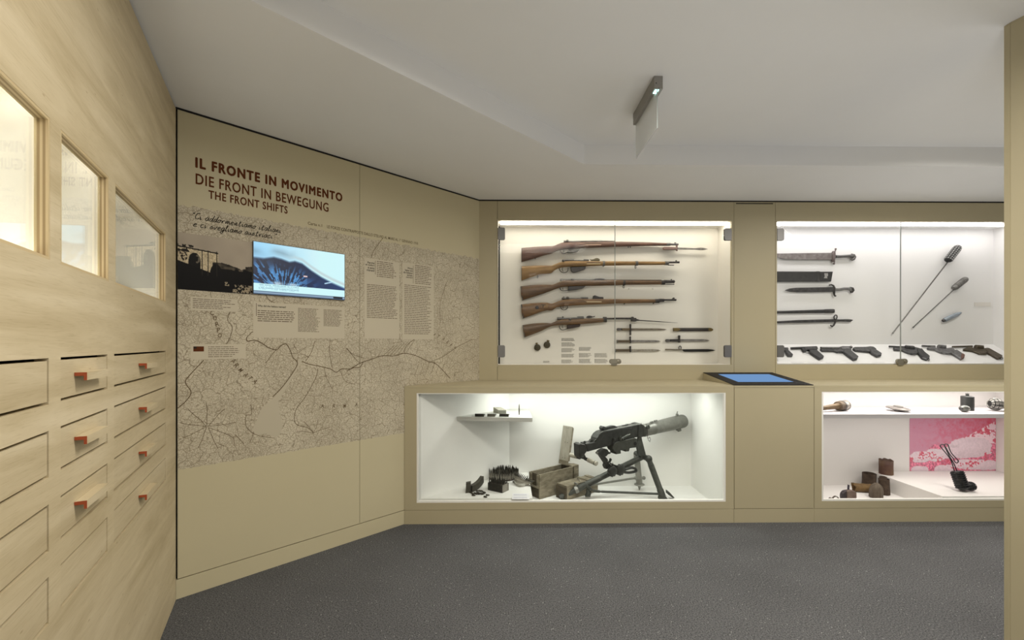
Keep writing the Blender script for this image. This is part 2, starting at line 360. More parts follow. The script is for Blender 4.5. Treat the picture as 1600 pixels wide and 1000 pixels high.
# ================================================================== THE ROOM
def carpet():
    m = bpy.data.materials.new('grey_flecked_carpet'); m.use_nodes = True; nt = m.node_tree; b = nt.nodes['Principled BSDF']
    tc = nt.nodes.new('ShaderNodeTexCoord')
    n1 = nt.nodes.new('ShaderNodeTexNoise'); n1.inputs['Scale'].default_value = 170; n1.inputs['Detail'].default_value = 3; n1.inputs['Roughness'].default_value = 0.75
    v = nt.nodes.new('ShaderNodeTexVoronoi'); v.inputs['Scale'].default_value = 150
    n3 = nt.nodes.new('ShaderNodeTexNoise'); n3.inputs['Scale'].default_value = 2.5; n3.inputs['Detail'].default_value = 3
    for n in (n1, v, n3): nt.links.new(tc.outputs['Object'], n.inputs['Vector'])
    r1 = nt.nodes.new('ShaderNodeValToRGB'); e = r1.color_ramp.elements
    e[0].position = 0.34; e[0].color = (0.028, 0.028, 0.029, 1); e[1].position = 0.68; e[1].color = (0.185, 0.185, 0.19, 1)
    sep = nt.nodes.new('ShaderNodeSeparateColor'); nt.links.new(v.outputs['Color'], sep.inputs[0])
    gt = nt.nodes.new('ShaderNodeMath'); gt.operation = 'GREATER_THAN'; gt.inputs[1].default_value = 0.98; nt.links.new(sep.outputs[0], gt.inputs[0])
    lt = nt.nodes.new('ShaderNodeMath'); lt.operation = 'LESS_THAN'; lt.inputs[1].default_value = 0.33; nt.links.new(v.outputs['Distance'], lt.inputs[0])
    mu = nt.nodes.new('ShaderNodeMath'); mu.operation = 'MULTIPLY'; nt.links.new(gt.outputs[0], mu.inputs[0]); nt.links.new(lt.outputs[0], mu.inputs[1])
    mx = nt.nodes.new('ShaderNodeMixRGB'); mx.inputs[2].default_value = (0.36, 0.36, 0.35, 1)
    nt.links.new(n1.outputs['Fac'], r1.inputs[0]); nt.links.new(mu.outputs[0], mx.inputs[0]); nt.links.new(r1.outputs[0], mx.inputs[1])
    r3 = nt.nodes.new('ShaderNodeValToRGB'); e = r3.color_ramp.elements; e[0].position = 0.35; e[0].color = (0.88, 0.88, 0.88, 1); e[1].position = 0.65; e[1].color = (1, 1, 1, 1)
    nt.links.new(n3.outputs['Fac'], r3.inputs[0])
    m2 = nt.nodes.new('ShaderNodeMixRGB'); m2.blend_type = 'MULTIPLY'; m2.inputs[0].default_value = 1
    nt.links.new(mx.outputs[0], m2.inputs[1]); nt.links.new(r3.outputs[0], m2.inputs[2]); nt.links.new(m2.outputs[0], b.inputs['Base Color'])
    b.inputs['Roughness'].default_value = 0.95; b.inputs['Specular IOR Level'].default_value = 0.15
    bp = nt.nodes.new('ShaderNodeBump'); bp.inputs['Strength'].default_value = 0.5; bp.inputs['Distance'].default_value = 0.004
    nt.links.new(n1.outputs['Fac'], bp.inputs['Height']); nt.links.new(bp.outputs[0], b.inputs['Normal'])
    return m
I4 = Matrix.Identity(4)
struct(build('floor', MB().box(-3.2, 5.2, -2.6, 4.2, -0.05, 0.0), carpet(), matrix=I4), 'dark grey flecked carpet floor')
ceil = build('ceiling', MB().box(-3.2, 5.2, -2.6, 4.2, ZC2, ZC2 + 0.05), CEIL, matrix=I4); struct(ceil, 'matt white recessed ceiling')
rx, ry = 0.474, 2.722
mb = MB(); mb.prism([(rx, ry, ZC2), (5.2, ry, ZC2), (5.2, 4.2, ZC2), (-3.2, 4.2, ZC2), (-3.2, ry - 3.674, ZC2)], (0, 0, 1), ZC2 - ZC)
build('soffit', mb, CEIL, ceil)

# ---- left wall with the printed map
wl = structure_root('wall_left', M(0, 0, 0), math.pi / 4)
build('backing', MB().box(-0.05, 2.1, -0.10, -0.020, 0.0, ZC, M), GAP, wl)
for a, b in ((0.006, 0.8980), (0.9005, 1.90)):
    build('wall_panel', MB().box(a, b, -0.020, 0.0, 0.0935, 2.262, M), PAINT_MAP, wl)
bl = build('baseboard_left', MB().box(0.0, 1.2105, -0.019, 0.0, 0.0, 0.089, M), PAINT_MAP); struct(bl, 'tan plinth board under the map wall')

def map_mat():
    m = bpy.data.materials.new('printed_map'); m.use_nodes = True; nt = m.node_tree; b = nt.nodes['Principled BSDF']
    uv = nt.nodes.new('ShaderNodeUVMap'); uv.uv_map = 'metres'
    def noise(sc, det=2, vec=None):
        n = nt.nodes.new('ShaderNodeTexNoise'); n.inputs['Scale'].default_value = sc; n.inputs['Detail'].default_value = det
        nt.links.new(vec or uv.outputs[0], n.inputs['Vector']); return n
    def warp(sc, amt):
        n = noise(sc, 3); sub = nt.nodes.new('ShaderNodeVectorMath'); sub.operation = 'SUBTRACT'; sub.inputs[1].default_value = (0.5, 0.5, 0.5)
        nt.links.new(n.outputs['Color'], sub.inputs[0]); s = nt.nodes.new('ShaderNodeVectorMath'); s.operation = 'SCALE'; s.inputs['Scale'].default_value = amt
        nt.links.new(sub.outputs[0], s.inputs[0]); a = nt.nodes.new('ShaderNodeVectorMath'); a.operation = 'ADD'
        nt.links.new(uv.outputs[0], a.inputs[0]); nt.links.new(s.outputs[0], a.inputs[1]); return a.outputs[0]
    def net(scale, wid, vec, stretch=(1, 1, 1)):
        mp = nt.nodes.new('ShaderNodeMapping'); mp.inputs['Scale'].default_value = stretch; nt.links.new(vec, mp.inputs['Vector'])
        v = nt.nodes.new('ShaderNodeTexVoronoi'); v.voronoi_dimensions = '2D'; v.feature = 'DISTANCE_TO_EDGE'; v.inputs['Scale'].default_value = scale
        nt.links.new(mp.outputs[0], v.inputs['Vector'])
        r = nt.nodes.new('ShaderNodeMapRange'); r.inputs['From Min'].default_value = wid * 0.4; r.inputs['From Max'].default_value = wid; r.inputs['To Min'].default_value = 1; r.inputs['To Max'].default_value = 0
        nt.links.new(v.outputs['Distance'], r.inputs['Value']); return r.outputs[0]
    w1 = warp(30, 0.05); w2 = warp(9, 0.12)
    a = net(58, 0.085, w1, (1, 1.45, 1)); c = net(19, 0.032, w2); h = net(105, 0.15, w1, (0.7, 1.9, 1))
    # hatching fades in and out over the map
    n = noise(5, 3); r = nt.nodes.new('ShaderNodeMapRange'); r.inputs['From Min'].default_value = 0.34; r.inputs['From Max'].default_value = 0.56
    nt.links.new(n.outputs['Fac'], r.inputs['Value'])
    hh = nt.nodes.new('ShaderNodeMath'); hh.operation = 'MULTIPLY'; nt.links.new(h, hh.inputs[0]); nt.links.new(r.outputs[0], hh.inputs[1])
    h2 = nt.nodes.new('ShaderNodeMath'); h2.operation = 'MULTIPLY'; h2.inputs[1].default_value = 0.55; nt.links.new(hh.outputs[0], h2.inputs[0])
    a2 = nt.nodes.new('ShaderNodeMath'); a2.operation = 'MULTIPLY'; a2.inputs[1].default_value = 0.65; nt.links.new(a, a2.inputs[0])
    m1 = nt.nodes.new('ShaderNodeMath'); m1.operation = 'MAXIMUM'; c2_ = nt.nodes.new('ShaderNodeMath'); c2_.operation = 'MULTIPLY'; c2_.inputs[1].default_value = 0.72; nt.links.new(c, c2_.inputs[0]); nt.links.new(a2.outputs[0], m1.inputs[0]); nt.links.new(c2_.outputs[0], m1.inputs[1])
    m2 = nt.nodes.new('ShaderNodeMath'); m2.operation = 'MAXIMUM'; nt.links.new(m1.outputs[0], m2.inputs[0]); nt.links.new(h2.outputs[0], m2.inputs[1])
    mx = nt.nodes.new('ShaderNodeMixRGB'); mx.inputs[1].default_value = (0.58, 0.52, 0.39, 1); mx.inputs[2].default_value = (0.155, 0.112, 0.06, 1)
    nt.links.new(m2.outputs[0], mx.inputs[0]); nt.links.new(mx.outputs[0], b.inputs['Base Color']); b.inputs['Roughness'].default_value = 0.55; b.inputs['Specular IOR Level'].default_value = 0.3
    return m
MZ0, MZ1 = 0.597, 1.825
def print_sheet(name, t0, t1, z0, z1, d, material, parent):
    mb = MB(); mb.box(t0, t1, 0.0, d, z0, z1, M); return build(name, mb, material, parent)
MAPM = map_mat()
rag = random.Random(3)
for a, b in ((0.006, 0.8980), (0.9005, 1.875)):     # ragged upper and lower edges like the photograph's
    mb = MB(); n = int((b - a) / 0.012); tops = []; bots = []
    for i in range(n + 1):
        t = a + (b - a) * i / n; tops.append((t, MZ1 + rag.uniform(-0.008, 0.006))); bots.append((t, MZ0 + rag.uniform(-0.002, 0.002)))
    for i in range(n):
        mb.add([M(bots[i][0], 0.0004, bots[i][1]), M(bots[i + 1][0], 0.0004, bots[i + 1][1]), M(tops[i + 1][0], 0.0004, tops[i + 1][1]), M(tops[i][0], 0.0004, tops[i][1])], [(0, 1, 2, 3)])
    o = build('map_print', mb, MAPM, wl); u = o.data.uv_layers.new(name='metres')
    for lp in o.data.loops:
        co = o.data.vertices[lp.vertex_index].co; u.data[lp.index].uv = (co.x, co.z)
WN = Vector((R2, -R2, 0))
def mt(px, py):
    p = onP(px, py, M(0, 0, 0), WN); return ((p.x - A0.x) * R2 + (p.y - A0.y) * R2, p.z)
c4 = lambda x, y: mt(270 + x / 3.3333, 440 + y / 3.3333)
c5 = lambda x, y: mt(540 + x / 2.633, 240 + y / 2.633)
# lake and rivers of the map
lake = [(648, 400), (670, 402), (668, 432), (640, 470), (606, 530), (572, 585), (548, 625), (556, 690), (574, 750), (556, 800), (530, 812), (484, 790), (440, 800), (414, 772), (432, 735), (448, 690), (470, 650), (508, 622), (540, 590), (580, 535), (628, 470), (648, 432)]
mb = MB(); mb.add([M(t, 0.0006, z) for t, z in [c4(*p) for p in lake]], [tuple(range(len(lake)))]); build('lake_print', mb, LAKE, wl)
riv = [([(385, 290), (388, 310), (430, 306), (470, 325), (500, 345), (540, 355), (562, 335), (590, 325), (612, 360), (625, 395), (645, 415), (645, 440), (600, 510), (560, 560), (520, 600)], 0.0042),
       ([(540, 355), (520, 375), (495, 410), (480, 425)], 0.0026), ([(385, 290), (410, 265), (420, 262)], 0.003),
       ([(672, 415), (710, 430), (760, 440), (820, 455), (850, 472), (880, 455), (920, 455), (945, 448), (975, 445), (990, 420), (1000, 415)], 0.0042),
       ([(25, 660), (70, 620), (95, 575), (65, 525), (90, 485), (160, 410)], 0.0036), ([(755, 455), (745, 500), (690, 600), (640, 670), (640, 740), (700, 760), (735, 790)], 0.003),
       ([(820, 300), (815, 360), (830, 450)], 0.0026), ([(740, 310), (720, 370), (690, 415)], 0.003), ([(900, 345), (940, 380), (1000, 400)], 0.0022),
       ([(870, 465), (900, 520), (950, 535)], 0.002), ([(790, 450), (800, 500), (830, 560)], 0.002), ([(300, 155), (285, 200), (310, 240), (290, 310), (270, 330)], 0.0026),
       ([(480, 60), (500, 95), (530, 110)], 0.003), ([(405, 640), (410, 690), (380, 700), (385, 760), (440, 800), (530, 815)], 0.0024)]
mb = MB()
for p, wd in riv: ribbon(mb, [(v.x, v.y) for v in smooth_path([Vector(c4(*q)) for q in p], 5)], wd, M, 0.0008)
for p, wd in [([(5, 895), (60, 862), (110, 845), (150, 832), (200, 832), (240, 822), (285, 830), (340, 855), (375, 868), (430, 925)], 0.0044), ([(240, 822), (250, 790), (295, 755)], 0.003),
              ([(340, 860), (400, 835), (460, 795), (520, 765)], 0.003), ([(155, 345), (115, 400), (105, 430)], 0.003), ([(390, 690), (388, 620), (405, 560), (415, 530)], 0.0026), ([(5, 800), (40, 845), (60, 862)], 0.003)]:
    ribbon(mb, [(v.x, v.y) for v in smooth_path([Vector(c5(*q)) for q in p], 5)], wd, M, 0.0008)
build('river_lines', mb, INK_MAP, wl)
mb = MB()
for cx, cy, ln, n in ((180, 755, 150, 9), (735, 785, 90, 7), (390, 870, 110, 7), (320, 880, 90, 6), (655, 370, 60, 5)):
    for k in range(n):
        a = 2 * math.pi * k / n + 0.5; pts = [(cx + math.cos(a) * ln * q + rag.uniform(-4, 4), cy + math.sin(a) * ln * 0.8 * q + rag.uniform(-4, 4)) for q in (0.05, 0.35, 0.7, 1)]
        pts = [p for p in pts if p[1] < 905 - 0.15 * p[0] and p[0] > 25]
        if len(pts) > 1: ribbon(mb, [c4(*p) for p in pts], 0.0022, M, 0.0008)
for k in range(6): ribbon(mb, [c5(300 + 22 * k, 865 - 2 * k), c5(283 + 22 * k, 915 - 2 * k)], 0.0018, M, 0.0008)
for k in range(7): ribbon(mb, [c5(200 + 14 * k, 790 - 4 * k), c5(150 + 16 * k, 835 - 2 * k)], 0.0020, M, 0.0008)
build('road_lines', mb, INK_MAP, wl)
# lettering of the map
for ch, x, y, a in (('C', 206, 163, 10), ('O', 219, 190, 20), ('R', 229, 222, 25), ('P', 238, 252, 20), ('O', 245, 280, 10),
                    ('A', 316, 412, -35), ('R', 330, 436, -40), ('M', 354, 461, -45), ('A', 380, 485, -45), ('T', 404, 504, -50), ('A', 428, 519, -50),
                    ('A', 778, 648, 0), ('R', 838, 648, 0), ('M', 895, 648, 0), ('A', 955, 640, 0)):
    t, z = c4(x, y); text('map_letter', ch, M, (t - 0.0085, t + 0.0085, z - 0.011, z + 0.011), INK_MAP, wl, 0.01, 0.2, 0.0009, math.radians(a))
for ch, x, y in (('I', 365, 745), ('T', 383, 752), ('A', 402, 762), ('L', 420, 775), ('I', 434, 786), ('A', 450, 797)):
    t, z = c5(x, y); text('map_letter', ch, M, (t - 0.009, t + 0.009, z - 0.011, z + 0.011), INK_MAP, wl, 0.0, 0.3, 0.0009, math.radians(-30))
# headings
text('title_lettering', 'IL FRONTE IN MOVIMENTO', M, (0.0761, 0.7885, 2.0145, 2.0605), INK, wl, 0.0, space=1.22, fat=0.0026)
text('title_lettering', 'DIE FRONT IN BEWEGUNG', M, (0.0761, 0.708, 1.936, 1.9855), INK, wl, 0.0, space=1.12, fat=0.0011)
text('title_lettering', 'THE FRONT SHIFTS', M, (0.1273, 0.4856, 1.8795, 1.9185), INK, wl, 0.0, space=1.12, fat=0.0011)
text('caption_lettering', 'Carta n.1', M, (0.5932, 0.672, 1.8425, 1.859), INK_MAP, wl, 0.006)
text('caption_lettering', 'LE FORZE CONTRAPPOSTE DALLO STELVIO AL MARE AL 1\u00b0 GENNAIO 1918', M, (0.70, 1.314, 1.8425, 1.861), INK_MAP, wl, 0.004)
# handwriting: one stroke per letter
HW = {'C': [[(.85, .85), (.6, 1), (.25, .8), (.1, .4), (.3, .05), (.65, .05), (.9, .25)]],
      'a': [[(.75, .45), (.4, .5), (.1, .25), (.3, 0), (.6, .12), (.78, .5), (.75, .1), (1, .05)]],
      'c': [[(.75, .42), (.4, .5), (.1, .25), (.35, 0), (.85, .1)]],
      'd': [[(.7, .4), (.35, .45), (.1, .2), (.3, 0), (.65, .15), (.95, 1), (.75, .1), (1, .05)]],
      'e': [[(.1, .2), (.6, .3), (.6, .48), (.3, .45), (.12, .2), (.35, 0), (.9, .1)]],
      'g': [[(.7, .42), (.35, .48), (.1, .25), (.3, .02), (.6, .12), (.78, .48), (.6, -.3), (.2, -.45), (.05, -.25), (.5, -.05), (1, .1)]],
      'i': [[(.2, .45), (.3, .1), (.5, .02), (.8, .15)], [(.35, .72), (.42, .76)]],
      'l': [[(.1, .1), (.45, .6), (.6, .95), (.4, .95), (.25, .3), (.4, 0), (.8, .12)]],
      'm': [[(.05, .4), (.15, .02), (.25, .42), (.42, .42), (.45, .02), (.58, .42), (.75, .4), (.8, .05), (1, .08)]],
      'n': [[(.05, .42), (.2, .02), (.4, .42), (.62, .4), (.62, .05), (1, .1)]],
      'o': [[(.5, .48), (.15, .3), (.2, .02), (.6, .05), (.72, .35), (.5, .48), (1, .38)]],
      'r': [[(.1, .4), (.25, .02), (.35, .32), (.6, .47), (.85, .42)]],
      's': [[(.05, .1), (.5, .5), (.62, .22), (.4, 0), (.1, .08)], [(.6, .2), (1, .12)]],
      't': [[(.5, .85), (.3, .1), (.5, 0), (.85, .12)], [(.15, .55), (.8, .6)]],
      'u': [[(.1, .42), (.2, .05), (.45, .05), (.7, .42), (.7, .08), (1, .08)]],
      'v': [[(.05, .42), (.35, 0), (.7, .45), (1, .38)]],
      '"': [[(.2, .95), (.25, .75)], [(.5, .98), (.52, .78)]], '.': [[(.2, .02), (.3, .04)]], ' ': []}
def handwriting(mb, s, t0, t1, base, H):
    cw = {'m': 1.35, 'i': .62, 'l': .7, ' ': .75, '"': .7, '.': .5, 'C': 1.2}
    tot = sum(cw.get(c, 1) for c in s); k = (t1 - t0) / tot; x = t0
    for c in s:
        wd = cw.get(c, 1) * k
        for st_ in HW[c]:
            pts = [Vector((x + p[0] * wd + p[1] * H * 0.28, base + p[1] * H)) for p in st_]
            ribbon(mb, [(v.x, v.y) for v in (smooth_path(pts, 4) if len(pts) > 2 else pts)], 0.0033, M, 0.0009)
        x += wd
mb = MB(); handwriting(mb, '"Ci addormentiamo italiani', 0.058, 0.452, 1.770, 0.030); handwriting(mb, 'e ci svegliamo austriaci."', 0.064, 0.43, 1.7335, 0.030)
build('handwritten_quote', mb, INK_K, wl)

# photograph of the viaduct
H_, W_ = 132, 156
yy, xx = np.mgrid[0:1:H_ * 1j, 0:1:W_ * 1j]
fine = vnoise(H_, W_, 60, 70, 1); mid = vnoise(H_, W_, 22, 26, 2); big = vnoise(H_, W_, 5, 6, 3)
v = 0.66 - 0.05 * yy + 0.05 * (big - 0.5) + 0.03 * xx
img = np.stack([v, v * 0.93, v * 0.83], -1)
def paint(mask, col, soft=None):
    global img
    img = np.where(mask[..., None], np.array(col), img)
stone = np.stack([0.76 + 0.25 * (fine - .5), 0.70 + 0.25 * (fine - .5), 0.58 + 0.22 * (fine - .5)], -1)
bridge = (xx < 0.52) & (yy > 0.245 + 0.10 * xx) & (yy < 0.78)
img = np.where(bridge[..., None], stone, img)
hill = (yy > 0.50 + 0.04 * np.sin(xx * 9) + 0.03 * (mid - .5) - 0.05 * (xx > 0.9)) & (xx > 0.44)
img = np.where(hill[..., None], np.stack([0.22 + .25 * (mid - .4)] * 3, -1) * np.array([1, .9, .75]), img)
paint((yy > 0.55 + 0.03 * mid) & (xx > 0.44), (0.045, 0.037, 0.03))
paint((((xx - 0.21) / 0.075) ** 2 + ((yy - 0.46) / 0.13) ** 2 < 1) | ((abs(xx - 0.21) < 0.075) & (yy > 0.46)), (0.07, 0.06, 0.05))
img = np.where(((((xx - 0.25) / 0.03) ** 2 + ((yy - 0.44) / 0.08) ** 2 < 1) & (mid > .4))[..., None], np.array((.4, .37, .32)), img)
paint((((xx - 0.49) / 0.08) ** 2 + ((yy - 0.66) / 0.17) ** 2 < 1), (0.05, 0.04, 0.035))
paint((yy > 0.49 + 0.40 * xx) & (xx < 0.5), (0.045, 0.036, 0.03)); paint(yy > 0.70 + 0.04 * (mid - .5), (0.04, 0.032, 0.028))
paint((abs(yy - (0.245 + 0.10 * xx)) < 0.012) & (xx < 0.52), (0.12, 0.10, 0.08))
for px_ in (0.305, 0.385, 0.50): paint((abs(xx - px_) < 0.008) & (yy > 0.26) & (yy < 0.72), (0.14, 0.12, 0.10))
paint((mid > 0.52) & (xx < 0.20) & (yy < 0.30 + 0.05 * mid) & (yy > 0.185 + 0.03 * mid), (0.12, 0.10, 0.08))
paint((xx < .12) & (yy > .33) & (yy < .4 + .1 * mid) & (fine > .6), (0.15, .12, .1))
paint((abs(xx - 0.64) < 0.03) & (abs(yy - 0.84) < 0.035) & (fine > 0.35), (0.62, 0.57, 0.48))
paint((xx > 0.72) & (yy > 0.88 - 0.05 * xx) & (yy < 0.99) & (fine * 0.6 + mid * 0.4 > 0.53) & (xx > 0.7 + (1 - yy) * .3), (0.60, 0.55, 0.46))
paint((xx > .8) & (xx < .86) & (abs(yy - .575) < .012), (.4, .36, .3))
picture('photo_print', img, M, 0.006, 0.3154, 1.432, 1.6975, 0.0010, attr_mat('viaduct_photo_print', 0, 0.45), wl)

# text panels
def panel_print(t0, t1, z0, z1, material=PAPER): return print_sheet('text_panel', t0, t1, z0, z1, 0.0012, material, wl)
panel_print(0.320, 0.804, 1.2105, 1.3948); panel_print(0.9285, 1.171, 1.2124, 1.7050); panel_print(1.1945, 1.442, 1.2092, 1.7120)
TD = 0.0015
mb = MB(); mb.add([M(0.333, TD, 1.322), M(0.3355, TD, 1.322), M(0.3355, TD, 1.388), M(0.333, TD, 1.388)], [(0, 1, 2, 3)])
mb.add([M(1.000, TD, 1.61), M(1.0025, TD, 1.61), M(1.0025, TD, 1.695), M(1.000, TD, 1.695)], [(0, 1, 2, 3)])
mb.add([M(1.2755, TD, 1.58), M(1.278, TD, 1.58), M(1.278, TD, 1.70), M(1.2755, TD, 1.70)], [(0, 1, 2, 3)])
build('rule_line', mb, INK_G, wl)
text('heading_lettering', 'Why did the Italians retreat?', M, (0.340, 0.478, 1.368, 1.381), INK_K, wl, 0.02, 0, TD)
for i, (s_, w_) in enumerate((('Perch\u00e9', .046), ('gli italiani', .062), ('si sono', .045), ('ritirati?', .052))):
    text('heading_lettering', s_, M, (0.996 - w_, 0.996, 1.672 - 0.0155 * i, 1.684 - 0.0155 * i), INK_K, wl, 0.02, 0, TD)
for i, (s_, w_) in enumerate((('Warum', .040), ('haben sich', .058), ('die Italiener', .070), ('zur\u00fcck-', .044), ('gezogen?', .052))):
    text('heading_lettering', s_, M, (1.272 - w_, 1.272, 1.672 - 0.0155 * i, 1.684 - 0.0155 * i), INK_K, wl, 0.02, 0, TD)
mb = MB()
text_lines(mb, M, 0.340, 0.525, 1.353, 6, 0.0105, 0.0042, TD, 0.12); text_lines(mb, M, 0.540, 0.660, 1.375, 19, 0.0070, 0.0028, TD, 0.2)
text_lines(mb, M, 0.680, 0.790, 1.375, 14, 0.0070, 0.0028, TD, 0.2)
text_lines(mb, M, 1.012, 1.150, 1.695, 9, 0.0115, 0.0042, TD, 0.2); text_lines(mb, M, 0.945, 1.158, 1.545, 20, 0.0106, 0.0038, TD, 0.15)
text_lines(mb, M, 1.290, 1.425, 1.705, 11, 0.0118, 0.0042, TD, 0.2); text_lines(mb, M, 1.208, 1.425, 1.567, 28, 0.0118, 0.0038, TD, 0.2)
build('text_lines', mb, INK_G, wl)['kind'] = 'stuff'
print_sheet('text_panel', 0.055, 0.2863, 1.105, 1.178, 0.0012, PAPER, wl)
print_sheet('text_panel', 0.055, 0.250, 1.338, 1.402, 0.0012, PAPER, wl)
mb = MB(); text_lines(mb, M, 0.064, 0.243, 1.394, 6, 0.0085, 0.0030, TD, 0.35); text_lines(mb, M, 0.125, 0.280, 1.166, 6, 0.0095, 0.0030, TD, 0.35)
build('text_lines', mb, INK_G, wl)['kind'] = 'stuff'
mb = MB(); mb.add([M(0.066, TD, 1.143), M(0.108, TD, 1.143), M(0.108, TD, 1.167), M(0.066, TD, 1.167)], [(0, 1, 2, 3)]); build('legend_flag', mb, INK, wl)
mb = MB(); mb.add([M(0.068, TD + .0003, 1.156), M(0.079, TD + .0003, 1.156), M(0.079, TD + .0003, 1.166), M(0.068, TD + .0003, 1.166)], [(0, 1, 2, 3)]); build('legend_flag_corner', mb, INK_K, wl)
build('shadow_gap_strip', MB().box(0.0, 1.90, -0.015, 0.0015, 2.263, ZC - 0.0005, M), GAP, wl)  # dark strip painted in for the shadow line below the ceiling

# ---- screen on the map wall
tv = thing('wall_screen', 'flat wall screen showing a blurred blue mountain, set into the map wall', 'screen', M(0.56, 0, 1.4355), math.pi / 4)
mb = MB(); mb.box(0.3165, 0.8005, 0.0, 0.012, 1.4345, 1.7045, M); build('housing', mb, mat('screen_housing', (0.015, 0.02, 0.03), 0.35), tv)
H_, W_ = 120, 212
yy, xx = np.mgrid[0:1:H_ * 1j, 0:1:W_ * 1j]; big = vnoise(H_, W_, 6, 8, 11); mid = vnoise(H_, W_, 18, 30, 12)
# straightened picture coordinates of the ridge line
ridge = np.interp(xx[0], [0, .10, .20, .28, .36, .42, .50, .60, .72, .85, 1.0], [.30, .30, .25, .27, .31, .28, .31, .43, .55, .65, .74])[None, :]
sky = np.stack([0.58 + .24 * np.clip(xx * 1.5 + .1 * big, 0, 1), 0.83 + .15 * np.clip(xx * 1.4, 0, 1), 0.97 + .03 * xx], -1)
sky *= (1 - 0.25 * np.clip(1 - np.abs(yy - ridge + .12) / .12, 0, 1)[..., None] * np.clip((.5 - xx) * 5, 0, 1)[..., None] * big[..., None])
haze = np.clip(1 - np.abs(yy - ridge + 0.075) / 0.05, 0, 1) * np.clip((xx - .3) * 5, 0, 1)
img = sky * (1 - haze[..., None] * .75) + np.array([.74, .79, .80]) * haze[..., None] * .75
depth = yy - ridge; k = np.clip((depth + 0.02) / 0.05, 0, 1)[..., None]
navy = np.stack([0.07 + .02 * big + .0 * xx, 0.12 + .12 * np.clip(xx - .35, 0, 1) + .03 * big, 0.24 + .30 * np.clip(xx - .35, 0, 1)], -1)
img = img * (1 - k) + navy * k
ang = np.arctan2(yy - 1.05, (xx - 0.30) * 1.6); rad = np.hypot(yy - 1.05, (xx - .30) * 1.6)
rs = np.random.RandomState(5); tab = rs.rand(90); idx = ((ang + math.pi) / (2 * math.pi) * 90 * 2).astype(int) % 90; rid = (rad * 9 + tab[idx] * 7).astype(int)
tab2 = rs.rand(90, 40); streak = tab2[idx, np.clip(rid, 0, 39)]
zone = np.clip((depth - .08) * 5, 0, 1) * np.clip(1.25 - np.abs(xx - 0.3) * 2.1 - 0.25 * (xx > .55), 0, 1)
zone2 = np.clip(1 - xx / .3, 0, 1) * np.clip((yy - .30) * 6, 0, 1)
kk = np.clip(np.maximum(zone, zone2) * (streak > 0.55) * (0.35 + 0.65 * streak), 0, 1)[..., None] * .9
img = img * (1 - kk) + np.array([.36, .66, .92]) * kk
spot = (np.exp(-(((xx - .24) / .06) ** 2 + ((yy - .77) / .04) ** 2)) + np.exp(-(((xx - .40) / .06) ** 2 + ((yy - .77) / .03) ** 2)))[..., None]
img = img * (1 - np.clip(spot, 0, 1) * .8) + np.array([.85, .93, .97]) * np.clip(spot, 0, 1) * .8
img = np.where(((np.abs(xx - .535) < .02) & (np.abs(yy - .57 - .1 * (xx - .535)) < .012))[..., None], np.array([.95, .82, .80]), img)
img = np.where(((np.abs(xx - .80) < .045) & (np.abs(yy - .66 + .5 * (xx - .80)) < .012))[..., None], np.array([.70, .85, .95]), img)
img = np.where((yy > .795)[..., None], np.array([.82, .985, 1.0]), img)
tx = (yy > .815) & (yy < .90) & (xx > .05) & (xx < .46) & ((((yy - .815) / .028) % 1) < .45) & (vnoise(H_, W_, 60, 110, 9) > .33)
img = np.where(tx[..., None], np.array([.60, .76, .83]), img)
bar = (yy > .935); g = 1 - np.abs((yy - .968) / .033)
img = np.where(bar[..., None], np.stack([.18 + .45 * g, .28 + .45 * g, .40 + .42 * g], -1), img)
img = np.where(((yy > .945) & (yy < .985) & (xx > .86) & (xx < .975))[..., None], np.array([.04, .07, .13]), img)
picture('display', img, M, 0.3185, 0.7985, 1.4365, 1.7025, 0.0125, attr_mat('lit_screen', 0.95), tv)

# ---- plywood drawer wall on the left
dc = thing('drawer_cabinet', 'birch plywood wall cabinet with three lit niches above rows of flush drawers', 'cabinet', L(0, 0, 0), math.atan2(PE.y, PE.x))
S3 = (0.214, 0.884); S2 = (0.941, 1.2415); S1 = (1.299, 1.97); WS3 = (0.214, 0.876); WS2 = (0.9305, 1.242); WS1 = (1.2936, 1.97)
ROWS = [(1.0555, 1.1505), (0.9065, 1.0020), (0.7560, 0.8520), (0.6085, 0.7045)]; WZ = (1.3515, 1.6425)
us = sorted(set([0.004, 2.12] + [x for s in (S3, S2, S1, WS3, WS2, WS1) for x in s])); vs = sorted(set([0.0, 2.262] + [z for r in ROWS for z in r] + list(WZ)))
def solid(s, z):
    for q in (S3, S2, S1):
        if q[0] < s < q[1] and any(r[0] < z < r[1] for r in ROWS): return False
    for q in (WS3, WS2, WS1):
        if q[0] < s < q[1] and WZ[0] < z < WZ[1]: return False
    return True
perfo = perforated(MB(), us, vs, solid, -0.022, 0.0, L)
build('front_panel', perfo, PLY, dc)
build('upper_filler', MB().box(1.02, 2.12, -0.022, 0.0, 2.264, 2.389, L), PLY, dc)
mb = MB(); mb.box(-0.06, 2.12, -0.40, -0.36, 0.0, 2.26, L); mb.box(-0.06, 2.12, -0.36, -0.12, 0.60, 1.17, L); mb.box(-0.06, 0.0, -0.40, -0.023, 0.0, 2.26, L); build('carcass', mb, GAP, dc)
